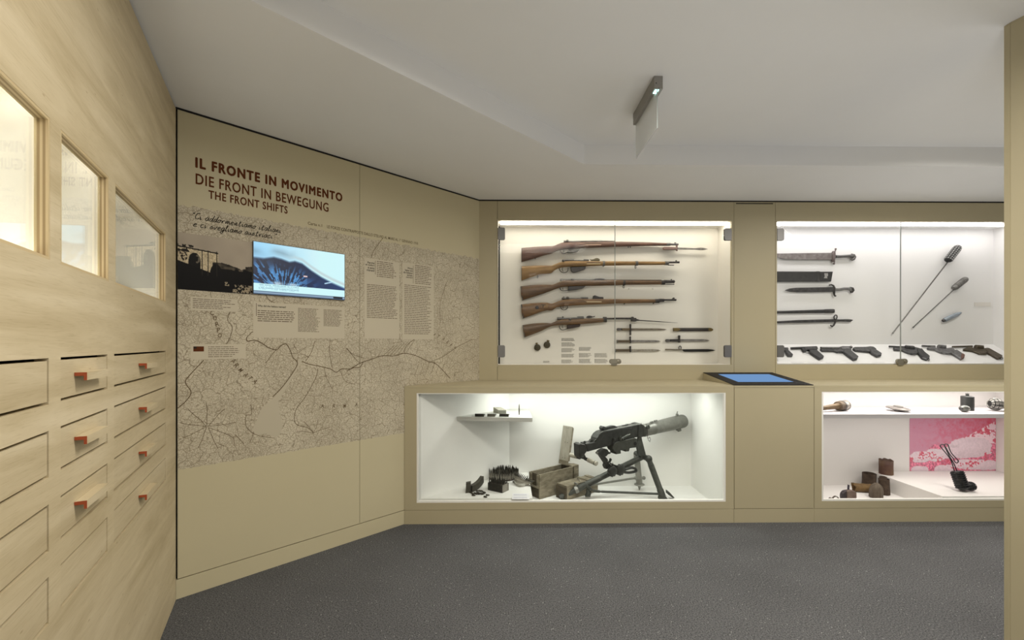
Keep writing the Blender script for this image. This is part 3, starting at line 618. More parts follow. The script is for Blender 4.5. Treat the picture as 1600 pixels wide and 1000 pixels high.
for q in (WS3, WS2, WS1):     # niches: liner, layered reveal, glass, lamp
    a, b = q; z0, z1 = WZ; mb = MB(); D = -0.30; g = 0.012
    mb.box(a - g, b + g, D - 0.01, D, z0 - g, z1 + g, L); mb.box(a - g, a, D, -0.023, z0 - g, z1 + g, L); mb.box(b, b + g, D, -0.023, z0 - g, z1 + g, L)
    mb.box(a, b, D, -0.075, z0 - g, z0, L); mb.box(a, b, D, -0.023, z1 + 0.05, z1 + 0.05 + g, L)
    mb.box(a - g, a, D, -0.023, z1 + g, z1 + 0.05 + g, L); mb.box(b, b + g, D, -0.023, z1 + g, z1 + 0.05 + g, L); mb.box(a - g, b + g, D - 0.01, D, z1 + g, z1 + 0.05 + g, L)
    n = build('niche', mb, NICHE_IN, dc)
    mb = MB(); w_ = 0.006
    for i in range(5):
        d0, d1 = -0.0005 - 0.0043 * i, -0.0048 - 0.0043 * i; mi = i % 2
        mb.box(a, a + w_, d1, d0, z0 + w_, z1 - w_, L, mi); mb.box(b - w_, b, d1, d0, z0 + w_, z1 - w_, L, mi); mb.box(a, b, d1, d0, z1 - w_, z1, L, mi); mb.box(a, b, d1, d0, z0, z0 + w_, L, mi)
    build('reveal_frame', mb, [PLY_EDGE_L, PLY_EDGE_D], n)
    build('glass_pane', MB().box(a + w_, b - w_, -0.021, -0.017, z0 + w_, z1 - w_, L), GLASS, n)
    mb = MB(); mb.box(a, b, D, -0.023, z0 - 0.05 - g, z0 - 0.05, L); mb.box(a - g, a, D, -0.023, z0 - 0.05 - g, z0 - g, L); mb.box(b, b + g, D, -0.023, z0 - 0.05 - g, z0 - g, L); mb.box(a - g, b + g, D - 0.01, D, z0 - 0.05 - g, z0 - g, L); build('lamp_trough', mb, NICHE_IN, n)
    build('lamp_strip', MB().box(a + 0.03, b - 0.03, -0.056, -0.030, z0 - 0.0495, z0 - 0.040, L), emit('niche_led', NICHE, 15 if q is not WS3 else 9), n)
    build('lamp_strip', MB().box(a + 0.03, b - 0.03, -0.050, -0.026, z1 + 0.040, z1 + 0.0495, L), emit('niche_led', NICHE, 12 if q is not WS3 else 6), n)
def add_drawer(q, r, handle):
    a, b = q; z0, z1 = r; g = 0.0034; gz = 0.0060
    mb = MB(); mb.box(a + g, b - g, -0.016, -0.0015, z0 + gz, z1 - gz, L); mb.box(a + 0.012, b - 0.012, -0.10, -0.016, z0 + 0.008, z1 - 0.010, L)
    dr = build('drawer', mb, PLY_D, dc)
    if handle:
        c = (a + b) / 2; h0, h1 = c - 0.076, c + 0.0745; zt = z1 - 0.037
        mb = MB(); prof = [(-0.0008, zt), (0.021, zt), (0.021, zt - 0.0185), (0.0155, zt - 0.0185), (0.0155, zt - 0.008), (-0.0008, zt - 0.008)]
        mb.prism([L(h1 - 0.0015, d, z) for d, z in prof], PE, h1 - h0 - 0.0015); hd = build('handle', mb, PLY, dr)
        mb = MB(); mb.prism([L(h1, d, z) for d, z in prof], PE, 0.0015)
        # the painted cut end is one with the handle: second material on its end face
        me = hd.data; me.materials.append(RED)
        o = build('handle_end', mb, RED, dr); o['label'] = 'rust-red painted end of the drawer handle'
for qi, q in enumerate((S3, S2, S1)):
    for ri, r in enumerate(ROWS): add_drawer(q, r, not (qi == 1 and ri == 3))
tag(build('caption_card', MB().prism([L(1.215, -0.10, 1.3520), L(1.15, -0.12, 1.3520), L(1.15, -0.12, 1.392), L(1.215, -0.10, 1.392)], PN, 0.002), mat('card_grey', (0.5, 0.48, 0.43), 0.6)),
    'small grey caption card standing in the narrow middle niche', 'card')
mb = MB(); mb.prism([L(0.86, -0.06, 1.3520), L(0.80, -0.10, 1.3520), L(0.79, -0.14, 1.412), L(0.85, -0.10, 1.437)], PN, 0.01)
tag(build('photo_frame', mb, mat('black_frame', (0.015, 0.015, 0.015), 0.5)), 'small black picture frame leaning in the niche nearest the corner', 'picture frame')

# ---- back wall
wb = structure_root('wall_back', (0, YU, 0))
mb = MB(); mb.box(-0.212, -0.078, YU + 0.0205, YU + 0.03, 0.9, ZC); mb.box(1.731, 2.054, YU + 0.0205, YU + 0.03, 0.9, ZC); mb.box(3.999, 5.0, YU + 0.0205, YU + 0.03, 0.9, ZC)
mb.box(-0.212, 5.0, YU + 0.0205, YU + 0.03, 2.13, ZC); mb.box(-0.212, 5.0, YU + 0.0205, YU + 0.03, 0.905, 1.006); mb.box(-0.3, 5.0, 3.75, 3.80, 0.0, ZC)
build('backing', mb, GAP, wb)
build('wall_panel', MB().box(-0.212, -0.0705, YU, YU + 0.02, 0.9, 2.262), PAINT, wb)
mb = perforated(MB(), [1.7385, 1.7522, 2.0378, 2.0545], [0.9, 2.2470, 2.2550, 2.2625], lambda u, v_: not (1.7522 < u < 2.0378 and 2.2470 < v_ < 2.2550), 0.02, 0.0, lambda u, d, v_: Vector((u, YU + d, v_)))
build('wall_panel', mb, PAINT, wb)
build('slot_shade', MB().box(1.7523, 2.0377, YU + 0.0012, YU + 0.02, 2.2471, 2.2549), GAP, wb)  # black block in place of the shade inside the slot
build('wall_panel', MB().box(4.0015, 5.0, YU, YU + 0.02, 0.9, 2.262), PAINT, wb)
build('shadow_gap_strip', MB().box(-0.212, 5.0, YU - 0.0015, YU + 0.019, 2.2645, ZC - 0.0005), GAP, wb)  # black strip stands in for the shade between panels and ceiling

def vitrine(label, x0, x1, ox0, ox1, liner_m, led_c, led_s, body_mat):
    z0, z1, yb = 1.019, 2.1165, 3.62
    t = thing('display_case', label, 'display case', ((ox0 + ox1) / 2, YU, z0))
    Y = lambda u, d, v_: Vector((u, YU + d, v_))
    build('surround_panel', perforated(MB(), [x0, ox0, ox1, x1], [0.9, z0, z1, 2.262], lambda u, v_: not (ox0 < u < ox1 and z0 < v_ < z1), 0.02, 0.0, Y), PAINT, t)
    mb = MB(); g = 0.012
    mb.box(ox0 - g, ox1 + g, yb, yb + g, z0 - g, z1 + g); mb.box(ox0 - g, ox0, YU + 0.0205, yb, z0 - g, z1 + g); mb.box(ox1, ox1 + g, YU + 0.0205, yb, z0 - g, z1 + g)
    mb.box(ox0, ox1, YU + 0.0205, yb, z0 - g, z0); mb.box(ox0, ox1, YU + 0.0205, yb, z1, z1 + g)
    build('liner', mb, liner_m, t)
    build('light_strip', MB().box(ox0 + 0.02, ox1 - 0.015, YU + 0.03, YU + 0.10, z1 - 0.008, z1 - 0.0005), emit('case_led', led_c, led_s), t)
    xm = (ox0 + ox1) / 2
    for k, (a, b) in enumerate(((ox0 + 0.002, xm - 0.0008), (xm + 0.0008, ox1 - 0.002))):
        dr = build('glass_door', MB().box(a, b, YU + 0.002, YU + 0.008, z0 + 0.003, z1 - 0.003), GLASS_AR, t)
        e0, e1 = (b - 0.0016, b) if k == 0 else (a, a + 0.0016)
        build('door_edge', MB().box(e0, e1, YU + 0.0015, YU + 0.0085, z0 + 0.004, z1 - 0.004), GLASS_EDGE, dr)
        for zc in (2.015, 1.122):
            mb = MB(); h = 0.046; wd = 0.052; e = a if k == 0 else b; sg = 1 if k == 0 else -1; r_ = 0.008
            pts = [(0, -h), (wd - r_, -h), (wd, -h + r_), (wd, h - r_), (wd - r_, h), (0, h)]
            mb.prism([Vector((e + sg * u, YU - 0.004, zc + v_)) for u, v_ in pts], (0, -1, 0), 0.006, 0.001)
            mb.prism([Vector((e + sg * u, YU + 0.012, zc + v_)) for u, v_ in pts], (0, -1, 0), 0.004)
            mb.box(min(e - sg * 0.002, e + sg * 0.010), max(e - sg * 0.002, e + sg * 0.010), YU - 0.003, YU + 0.0125, zc - h + 0.004, zc + h - 0.004)
            build('hinge', mb, HINGE, dr)
        if k == 0:
            mb = MB(); pts = [(math.cos(q) * 0.020 + (0.026 if math.cos(q) > 0 else -0.026), math.sin(q) * 0.020) for q in [math.pi * i / 8 for i in range(17)][:16]]
            mb.prism([Vector((xm + u, YU - 0.010, z0 + 0.026 + v_)) for u, v_ in pts], (0, -1, 0), 0.012, 0.003)
            mb.lathe((xm + 0.026, YU - 0.010, z0 + 0.026), (0, -1, 0), [(0, 0.012), (0.004, 0.012), (0.005, 0.010), (0.005, 0.002), (0.002, 0.001)], 14)
            mb.box(xm - 0.030, xm + 0.012, YU - 0.010, YU + 0.002, z0 - 0.004, z0 + 0.008); build('lock', mb, LOCK, dr, 35)
    return t
VA = vitrine('tall lit display case holding the five rifles behind two glass doors', -0.068, 1.736, -0.0653, 1.7178, CASE_IN, CASE_L, 11, None)
VB = vitrine('tall lit display case holding swords and pistols, cut off by the right partition', 2.057, 3.999, 2.0673, 3.986, CASE_IN2, CASE_R, 10.3, None)

# ---- benches
def bench(label, x0, x1, ox0, ox1, oz0, oz1, frame_c, corner=None):
    t = thing('display_bench', label, 'display case', ((x0 + x1) / 2, YB, 0))
    Y = lambda u, d, v_: Vector((u, YB + d, v_))
    build('front_frame', perforated(MB(), [x0, ox0, ox1, x1], [0.0925, oz0, oz1, 0.889], lambda u, v_: not (ox0 < u < ox1 and oz0 < v_ < oz1), 0.020, 0.0, Y), PAINT, t)
    build('plinth', MB().box(x0, x1, YB + 0.0005, YB + 0.02, 0.0, 0.0905), PAINT, t)
    mb = MB()
    if corner: mb.prism([(x0, YB, 0.9045), (x1, YB, 0.9045), (x1, YU - 0.0005, 0.9045), (x0 + (YU - YB), YU - 0.0005, 0.9045)], (0, 0, 1), 0.015)
    else: mb.box(x0, x1, YB, YU - 0.0005, 0.8895, 0.9045)
    build('worktop', mb, PAINT, t)
    mb = MB(); w_ = 0.011
    mb.box(ox0, ox0 + w_, YB + 0.001, YB + 0.02, oz0, oz1); mb.box(ox1 - w_, ox1, YB + 0.001, YB + 0.02, oz0, oz1); mb.box(ox0 + w_, ox1 - w_, YB + 0.001, YB + 0.02, oz0, oz0 + w_); mb.box(ox0 + w_, ox1 - w_, YB + 0.001, YB + 0.02, oz1 - w_ * 0.5, oz1)
    build('edge_trim', mb, EDGE_WHITE, t)
    build('glass_pane', MB().box(ox0 + 0.001, ox1 - 0.001, YB + 0.0205, YB + 0.026, oz0 - 0.01, oz1 + 0.01), GLASS_AR, t)
    return t
FZ, PZ, YK = 0.048, 0.158, 3.55     # bench floor, raised floor, back
BA = bench('low lit bench case holding the machine gun, under the rifles', -0.6666, 1.4985, -0.5873, 1.4447, 0.139, 0.857, PAINT, True)
mb = MB()
pl = [(-0.66, 2.9625), (1.47, 2.9625), (1.47, YK), (0.023, YK), (-0.5645, 2.9625)]
mb.prism([Vector((x, y, FZ)) for x, y in pl[1:]], (0, 0, 1), 0.02); build('case_floor', mb, BENCH_IN, BA)
mb = MB(); mb.box(0.01, 1.48, YK, YK + 0.012, FZ - 0.02, 0.888); mb.box(1.47, 1.482, 2.9625, YK, FZ - 0.02, 0.888)
mb.prism([Vector((-0.5645, 2.9625, 0.888)), Vector((0.023, YK, 0.888)), Vector((0.015, YK + 0.008, 0.888)), Vector((-0.5785, 2.9625, 0.888))], (0, 0, 1), 0.888 - FZ + 0.02)
mb.prism([Vector((x, y, 0.8885)) for x, y in pl[1:]], (0, 0, 1), 0.012)
build('liner', mb, BENCH_IN, BA)
mb = MB(); mb.prism([Vector((-0.5605, 2.9635, PZ)), Vector((0.172, 2.9635, PZ)), Vector((0.172, YK - 0.001, PZ)), Vector((0.024, YK - 0.001, PZ))], (0, 0, 1), PZ - FZ - 0.0005); build('raised_floor', mb, BENCH_IN, BA)
mb = MB(); mb.prism([Vector((-0.352, 3.174, 0.664)), Vector((0.1795, 3.1118, 0.664)), Vector((0.176, YK - 0.001, 0.664)), Vector((0.022, YK - 0.001, 0.664))], (0, 0, 1), 0.028, 0.001)
build('shelf', mb, mat('grey_shelf', (0.55, 0.55, 0.52), 0.6), BA)

BB = bench('low lit bench case with a pink photograph and rusty tins, right of the touch screen', 2.0335, 4.06, 2.0828, 3.95, 0.1397, 0.8628, PAINT)
mb = MB(); mb.box(2.06, 3.93, 2.9625, YK, FZ - 0.02, FZ); build('case_floor', mb, BENCH_IN2, BB)
mb = MB(); mb.box(2.05, 3.94, YK, YK + 0.012, FZ - 0.02, 0.888); mb.box(2.05, 2.06, 2.9625, YK, FZ - 0.02, 0.888); mb.box(3.93, 3.942, 2.9625, YK, FZ - 0.02, 0.888); mb.box(2.06, 3.93, 2.9625, YK, 0.8765, 0.8885)
build('liner', mb, BENCH_IN2, BB)
mb = MB(); mb.box(2.917, 3.929, 2.9635, YK - 0.001, FZ + 0.0005, PZ); build('raised_floor', mb, BENCH_IN2, BB)
mb = MB(); mb.box(2.061, 3.929, 3.15, YK - 0.001, 0.650, 0.678); build('shelf', mb, mat('white_shelf', (0.72, 0.69, 0.70), 0.6), BB)
# pink photograph on the back of the right bench
H_, W_ = 140, 200
yy, xx = np.mgrid[0:1:H_ * 1j, 0:1:W_ * 1j]; fine = vnoise(H_, W_, 60, 86, 21); mid = vnoise(H_, W_, 24, 34, 22); big = vnoise(H_, W_, 7, 10, 23)
pk = lambda a: np.array(rgb_s[a])
rgb_s = {'deep': (.86, .40, .47), 'mid': (.88, .56, .63), 'pale': (.93, .80, .85), 'white': (.97, .90, .93)}
t_ = np.clip(xx * 0.9 - 0.15 + 0.5 * (mid - .5) + .35 * (fine - .5), 0, 1)[..., None]
img = np.array((.82, .58, .67)) * (1 - t_) + np.array((.84, .36, .45)) * t_
stoneline = 0.62 - 0.30 * xx + 0.05 * np.sin(xx * 17) + 0.12 * (big - .5)
low = yy > stoneline + 0.08
img = np.where(low[..., None], np.array((.86, .50, .60)) * (.75 + .5 * fine[..., None]), img)
slope = (yy > 0.52 - 0.75 * (xx - 0.55)) & (xx > 0.55) & (yy < .55)
img = np.where(slope[..., None] & (fine * .5 + mid * .5 > .46)[..., None], np.array((.95, .84, .88)), img)
img = np.where(slope[..., None] & (fine * .5 + mid * .5 <= .42)[..., None], np.array((0.84, .38, .46)), img)
def rock(cx, cy, rx_, ry_, ang=0.0, rough=.16):
    global img
    dx, dy = xx - cx, yy - cy; a = dx * math.cos(ang) + dy * math.sin(ang); b = -dx * math.sin(ang) + dy * math.cos(ang)
    r_ = np.abs(a / rx_) ** 2.6 + np.abs(b / ry_) ** 2.6 + rough * (mid - .5) * 3
    sh = (.96 - .07 * fine - .05 * np.clip((yy - cy) / ry_, 0, 1))[..., None]
    img = np.where((r_ < 1)[..., None], np.array((.97, .88, .92)) * sh, img)
rock(.12, .77, .11, .09); rock(.30, .74, .12, .10, .3); rock(.70, .62, .26, .165, -.12); rock(.46, .70, .10, .10); rock(.55, .56, .08, .05, -.4); rock(.78, .90, .30, .085, .05); rock(.40, .96, .12, .06); rock(.12, .97, .1, .05)
red = (fine * .6 + mid * .4 > .60) & (yy > .55) & (np.abs(yy - .84 + .1 * np.sin(xx * 8)) < .07)
img = np.where(red[..., None], np.array((0.84, .38, .46)), img)
picture('photo_print', img, lambda u, d, v_: Vector((u, YK - d, v_)), 3.2277, 3.928, PZ + 0.002, 0.649, 0.0012, attr_mat('pink_photo_print', 0, 0.5), BB)

# ---- console with the touch screen
cn = thing('console_cabinet', 'plain tan cupboard between the two low bench cases', 'cabinet', (1.766, YB, 0))
mb = MB(); mb.box(1.5005, 2.0320, YB + 0.0205, YU - 0.001, 0.0, 0.9035); build('carcass', mb, GAP, cn)
us_, vs_ = [1.5005, 1.5015, 2.0310, 2.0320], [0.0925, 0.0945, 0.888, 0.9035]
build('front_frame', MB().box(1.5005, 2.0320, YB, YB + 0.02, 0.8905, 0.9035), PAINT, cn)
build('door', MB().box(1.5025, 2.0298, YB, YB + 0.02, 0.0935, 0.8885), PAINT, cn)
build('plinth', MB().box(1.5005, 2.0320, YB + 0.0005, YB + 0.02, 0.0, 0.0905), PAINT, cn)
ts = thing('touch_screen', 'black framed touch screen with plain blue display sloping on the tan console', 'screen', (1.766, 3.165, 0.904))
z0, z1 = 0.906, 0.958
T = lambda u, w_, h: Vector((1.4995 + (2.0290 - 1.4995) * u, YB + 0.002 + (YU - 0.003 - YB - 0.002) * w_, z0 + (z1 - z0) * w_ + h))
mb = MB(); mb.hexa([(1.4995, YB + 0.002, 0.9046), (2.029, YB + 0.002, 0.9046), (2.029, YU - 0.003, 0.9046), (1.4995, YU - 0.003, 0.9046), T(0, 0, -0.001), T(1, 0, -0.001), T(1, 1, -0.001), T(0, 1, -0.001)]); build('wedge_base', mb, PAINT, ts)
mb = MB(); mb.hexa([T(0, 0, -0.001), T(1, 0, -0.001), T(1, 1, -0.001), T(0, 1, -0.001), T(0, 0, 0.003), T(1, 0, 0.003), T(1, 1, 0.003), T(0, 1, 0.003)]); build('bezel', mb, mat('black_bezel', (0.012, 0.011, 0.012), 0.55, spec=0.15), ts)
mb = MB(); mb.add([T(.145, .20, .0034), T(.865, .20, .0034), T(.865, .83, .0034), T(.145, .83, .0034)], [(0, 1, 2, 3)]); build('display', mb, emit('blue_display', rgb(116, 154, 202), 0.95), ts)

# ---- exit sign
FROST = glass('frosted_plate', (0.90, 0.91, 0.92)); _nt = FROST.node_tree; _x = _nt.nodes.new('ShaderNodeMixShader'); _x.inputs[0].default_value = 0.40; _d = _nt.nodes.new('ShaderNodeBsdfDiffuse'); _d.inputs['Color'].default_value = (0.9, 0.92, 0.92, 1)
_old = _nt.nodes['Material Output'].inputs['Surface'].links[0].from_socket; _nt.links.new(_old, _x.inputs[1]); _nt.links.new(_d.outputs[0], _x.inputs[2]); _nt.links.new(_x.outputs[0], _nt.nodes['Material Output'].inputs['Surface'])
sg = thing('exit_sign', 'slim grey ceiling sign housing with a hanging clear glass plate', 'sign', (0.685, 2.18, ZC2))
mb = MB(); mb.prism([Vector((0.667, 2.015, 2.331)), Vector((0.706, 2.015, 2.331)), Vector((0.706, 2.015, 2.3895)), Vector((0.667, 2.015, 2.3895))], (0, -1, 0), 0.338, 0.001)
build('housing', mb, mat('grey_sign_housing', (0.27, 0.26, 0.24), 0.5), sg)
mb = MB(); mb.box(0.680, 0.683, 2.018, 2.350, 2.154, 2.331)
build('glass_plate', mb, FROST, sg)
build('plate_edge', MB().box(0.6795, 0.6835, 2.0165, 2.0180, 2.154, 2.331), mat('plate_edge_grey', (0.45, 0.50, 0.49), 0.3), sg)
build('lamp', MB().box(0.673, 0.690, 2.020, 2.05, 2.328, 2.3305), emit('sign_lamp', (0.45, 0.95, 0.85), 5), sg)
mb = MB(); mb.lathe((0.676, 2.0155, 2.357), (0, -1, 0), [(0, 0.0028), (0.001, 0.0025)], 10); mb.lathe((0.688, 2.0155, 2.333), (0, -1, 0), [(0, 0.002), (0.001, 0.002)], 8); build('screws', mb, GAP, sg)['kind'] = 'stuff'

# ---- partition on the right
mb = MB(); mb.prism([Vector((1.8967, 1.685, 2.389)), Vector((1.8967, 1.661, 2.389)), Vector((2.35, 0.2, 2.389)), Vector((2.45, 0.23, 2.389)), Vector((1.999, 1.685, 2.389))], (0, 0, 1), 2.389)
wr = build('wall_right', mb, PAINT, matrix=I4); struct(wr, 'tan partition standing at the right edge')
build('edge_trim', MB().box(1.8955, 1.8967, 1.664, 1.674, 0.0, 2.388), PAINT, wr)

# ================================================================== THE EXHIBITS
def conv(x0, y0, sc): return lambda x, y: (x0 + x / sc, y0 + y / sc)
cA = conv(800, 360, 8.889); cB = conv(950, 360, 8.889); cC = conv(800, 440, 8.889); cG = conv(950, 450, 8.0)
YR = 3.585
def W(c, x, y, Y=YR): return onY(*c(x, y), Y)
def oval_loft(mb, secs, Y=YR, n=2.6, seg=16, mi=0):     # secs: (conv, x, top, bottom, thickness)
    rings = []
    for c, x, a, b, th in secs:
        p, q = W(c, x, a, Y), W(c, x, b, Y); hz = (p.z - q.z) / 2; zc = (p.z + q.z) / 2; r = []
        for k in range(seg):
            t = 2 * math.pi * k / seg; C, S_ = math.cos(t), math.sin(t)
            r.append(Vector((p.x, Y + math.copysign(abs(C) ** (2 / n), C) * th / 2, zc + math.copysign(abs(S_) ** (2 / n), S_) * hz)))
        rings.append(r)
    return mb.loft(rings, mi)
def plate(mb, c, pts, th, Y=YR, bev=0.001, mi=0):      # flat-sided piece centred on the plane Y
    return mb.prism([W(c, x, y, Y - th / 2) for x, y in pts], (0, -1, 0), th, bev, mi)
def rod(mb, c, pts, r, Y=YR, seg=10, mi=0): return mb.tube([W(c, x, y, Y) for x, y in pts], r, seg, mi)
def ring_loop(mb, c, pts, r, Y=YR, closed=False): return mb.tube(smooth_path([W(c, x, y, Y) for x, y in pts], 4), r, 6)
def band(mb, c, x0, x1, a, b, th, Y=YR): return oval_loft(mb, [(c, x0, a, b, th), (c, x1, a, b, th)], Y)
def swivel(mb, c, x, y, s=12, Y=YR):
    ring_loop(mb, c, [(x - 2, y), (x - s * .5, y + s), (x - s * .3, y + 2.1 * s), (x + s * .4, y + 2.1 * s), (x + s * .5, y + s), (x + 2, y)], 0.0022, Y)
RIFLES = 'rifles pegged one above the other in the left display case'
def rifle(label): 
    return thing('rifle', label, 'rifle', (0.6, YR, 1.5), 0, RIFLES)

# --- 1 reddish rifle with fixed bayonet
r = rifle('topmost rifle, reddish walnut stock with a long blade bayonet fixed under the muzzle'); th = 0.044
st1 = [(cA, 133, 245, 441, .042), (cA, 150, 243, 436, .045), (cA, 250, 234, 408, .046), (cA, 340, 228, 382, .045), (cA, 430, 221, 352, .042), (cA, 510, 217, 331, .038), (cA, 545, 222, 325, .036), (cA, 575, 216, 306, .036), (cA, 620, 198, 284, .038), (cA, 690, 172, 266, .043), (cA, 760, 167, 258, .045), (cA, 850, 166, 254, .046), (cA, 1000, 166, 246, .045), (cA, 1250, 158, 236, .040), (cA, 1420, 157, 229, .037), (cB, 280, 160, 223, .035), (cB, 500, 164, 217, .033), (cB, 812, 176, 212, .030)]
build('stock', oval_loft(MB(), st1), W1, r, 50)
mb = MB(); oval_loft(mb, [(cA, 130, 244, 442, .040), (cA, 137, 244, 441, .044)]); build('butt_plate', mb, STEEL, r, 50)
mb = MB(); band(mb, cB, 808, 862, 174, 214, .031); rod(mb, cB, [(862, 193), (975, 195)], .0085); plate(mb, cB, [(918, 188), (925, 166), (945, 166), (952, 188)], .008); build('barrel', mb, STEEL, r, 40)
mb = MB(); rod(mb, cA, [(720, 158), (860, 162)], .009); rod(mb, cA, [(860, 163), (1250, 154)], .010); rod(mb, cA, [(1250, 154), (1420, 156)], .008); mb.ball(W(cA, 770, 148, YR - .004), .012); mb.tube([W(cA, 728, 148), W(cA, 722, 140)], .004); build('bolt', mb, STEEL, r, 40)
mb = MB(); plate(mb, cA, [(945, 162), (945, 148), (1030, 148), (1080, 160)], .020); plate(mb, cA, [(1095, 160), (1112, 138), (1228, 144), (1232, 156), (1125, 158)], .016); build('rear_sight', mb, BLUED, r)
mb = MB(); plate(mb, cA, [(1012, 178), (1240, 180), (1240, 192), (1012, 192)], .0445); build('finger_groove', mb, W3D, r)
mb = MB(); plate(mb, cA, [(1012, 193), (1240, 193), (1240, 205), (1012, 206)], .0450); build('groove_lip', mb, mat('pale_pinkish_wood', (.42, .28, .21), .4), r)
mb = MB(); plate(mb, cA, [(760, 300), (790, 268), (940, 258), (930, 275), (905, 295), (860, 306), (790, 308)], .026, YR, .003); build('magazine', mb, STEEL, r)
mb = MB(); ring_loop(mb, cA, [(672, 270), (680, 300), (705, 322), (745, 316), (768, 298)], .0026); ring_loop(mb, cA, [(708, 268), (714, 290), (708, 304)], .002); build('trigger_guard', mb, STEEL, r)
for c, x, y in ((cA, 322, 372), (cB, 282, 214), (cB, 310, 214)):
    mb = MB(); swivel(mb, c, x, y, 11); build('sling_swivel', mb, STEEL, r)
bay = MB(); plate(bay, cB, [(768, 240), (785, 226), (960, 232), (960, 266), (790, 268), (772, 262)], .022, YR, .003); plate(bay, cB, [(950, 200), (968, 200), (968, 280), (950, 280)], .016); bay.lathe(W(cB, 958, 276), (0, 0, -1), [(0, .006), (.004, .007), (.007, .003)], 8)
b_ = build('bayonet_handle', bay, mat('brown_handle', (.13, .08, .065), .5, c2=(.2, .13, .11), scale=40), r)
mb = MB(); plate(mb, cB, [(966, 236), (1080, 240), (1210, 246), (1290, 238), (1340, 244), (1392, 258), (1340, 271), (1290, 275), (1210, 266), (1080, 266), (966, 264)], .006, YR, .002); build('bayonet_blade', mb, BLADE, b_)

# --- 2 honey rifle
r = rifle('honey coloured rifle, second from the top, with box magazine and three barrel bands')
stk = [(cA, 132, 498, 699, .042), (cA, 150, 497, 692, .045), (cA, 250, 492, 658, .046), (cA, 340, 488, 630, .045), (cA, 430, 486, 608, .042), (cA, 520, 486, 603, .038), (cA, 550, 487, 592, .036), (cA, 590, 472, 556, .036), (cA, 640, 452, 530, .038), (cA, 700, 429, 514, .043), (cA, 780, 427, 508, .045), (cA, 900, 428, 506, .046), (cA, 1020, 430, 501, .045), (cA, 1240, 430, 492, .039), (cA, 1420, 428, 489, .036), (cB, 90, 429, 488, .035), (cB, 380, 430, 484, .033), (cB, 800, 434, 479, .030)]
build('stock', oval_loft(MB(), stk), W2, r, 50)
mb = MB(); oval_loft(mb, [(cA, 129, 498, 700, .040), (cA, 135, 498, 699, .044)]); build('butt_plate', mb, STEEL, r, 50)
mb = MB(); rod(mb, cB, [(830, 443), (990, 443)], [.0075, .0085]); plate(mb, cB, [(935, 434), (940, 414), (955, 412), (962, 434)], .007); rod(mb, cB, [(835, 483), (915, 484)], .003); build('barrel', mb, BLUED, r, 40)
mb = MB(); rod(mb, cA, [(715, 416), (860, 416)], .010); mb.ball(W(cA, 714, 420, YR - .012), .013); rod(mb, cA, [(860, 421), (1000, 424)], .007); rod(mb, cA, [(995, 416), (1065, 418)], .010); build('bolt', mb, STEEL, r, 40)
mb = MB(); plate(mb, cA, [(1085, 398), (1100, 404), (1130, 400), (1165, 385), (1190, 384), (1220, 398), (1220, 424), (1110, 420)], .020); build('rear_sight', mb, mat('olive_steel', (.15, .125, .08), .45, .6), r)
mb = MB(); plate(mb, cA, [(1032, 441), (1232, 444), (1232, 456), (1035, 455)], .0445); build('finger_groove', mb, W3D, r)
mb = MB(); plate(mb, cA, [(1032, 457), (1232, 457), (1230, 471), (1040, 470)], .0450); build('groove_lip', mb, mat('pale_honey_wood', (.50, .37, .2), .4), r)
mb = MB(); plate(mb, cA, [(818, 508), (1026, 500), (1022, 530), (1005, 543), (870, 584), (835, 575), (822, 550)], .028, YR, .002); build('magazine', mb, BLUED, r)
mb = MB(); ring_loop(mb, cA, [(655, 522), (668, 560), (700, 584), (745, 584), (775, 560), (780, 515)], .0028); ring_loop(mb, cA, [(705, 515), (698, 545), (712, 570)], .0022); build('trigger_guard', mb, BLUED, r)
for c, x0, x1, a, b in ((cA, 1256, 1286, 426, 497), (cB, 378, 412, 426, 490), (cB, 788, 836, 430, 483)):
    mb = MB(); band(mb, c, x0, x1, a, b, .040); build('barrel_band', mb, STEEL, r, 50)
for c, x, y, s_ in ((cA, 355, 630, 14), (cB, 380, 486, 18), (cA, 1268, 492, 6)):
    mb = MB(); swivel(mb, c, x, y, s_); build('sling_swivel', mb, STEEL, r)

# --- 3 long brown rifle
r = rifle('long brown rifle, third from the top, with a raised ladder sight and thick muzzle tip')
stk = [(cC, 124, 66, 200, .042), (cC, 134, 64, 230, .044), (cC, 152, 62, 258, .045), (cC, 300, 46, 211, .046), (cC, 440, 40, 166, .042), (cC, 520, 41, 137, .038), (cC, 560, 44, 122, .036), (cC, 600, 32, 106, .036), (cC, 650, 8, 88, .038), (cC, 710, -20, 75, .042), (cC, 800, -16, 68, .044), (cC, 1000, -18, 63, .044), (cC, 1240, -18, 58, .039), (cC, 1420, -20, 52, .036), (cB, 250, 697, 757, .034), (cB, 745, 700, 752, .030)]
build('stock', oval_loft(MB(), stk), W3, r, 50)
mb = MB(); plate(mb, cC, [(120, 64), (128, 64), (156, 258), (147, 258)], .042); build('butt_plate', mb, BLUED, r)
mb = MB(); band(mb, cB, 738, 786, 692, 756, .033); rod(mb, cB, [(780, 711), (905, 711), (918, 711), (930, 711)], [.0145, .0125, .013, .005]); plate(mb, cB, [(872, 700), (876, 676), (888, 676), (894, 700)], .007); rod(mb, cB, [(780, 747), (905, 748), (918, 748)], [.0028, .0028, .0045]); build('barrel', mb, BLUED, r, 40)
mb = MB(); rod(mb, cA, [(680, 690), (830, 690)], .009); mb.ball(W(cA, 840, 684, YR - .01), .012); rod(mb, cA, [(850, 693), (1040, 692)], .010); mb.ball(W(cA, 690, 692), .012); build('bolt', mb, STEEL, r, 40)
mb = MB(); rod(mb, cA, [(1040, 694), (1290, 694)], .008)
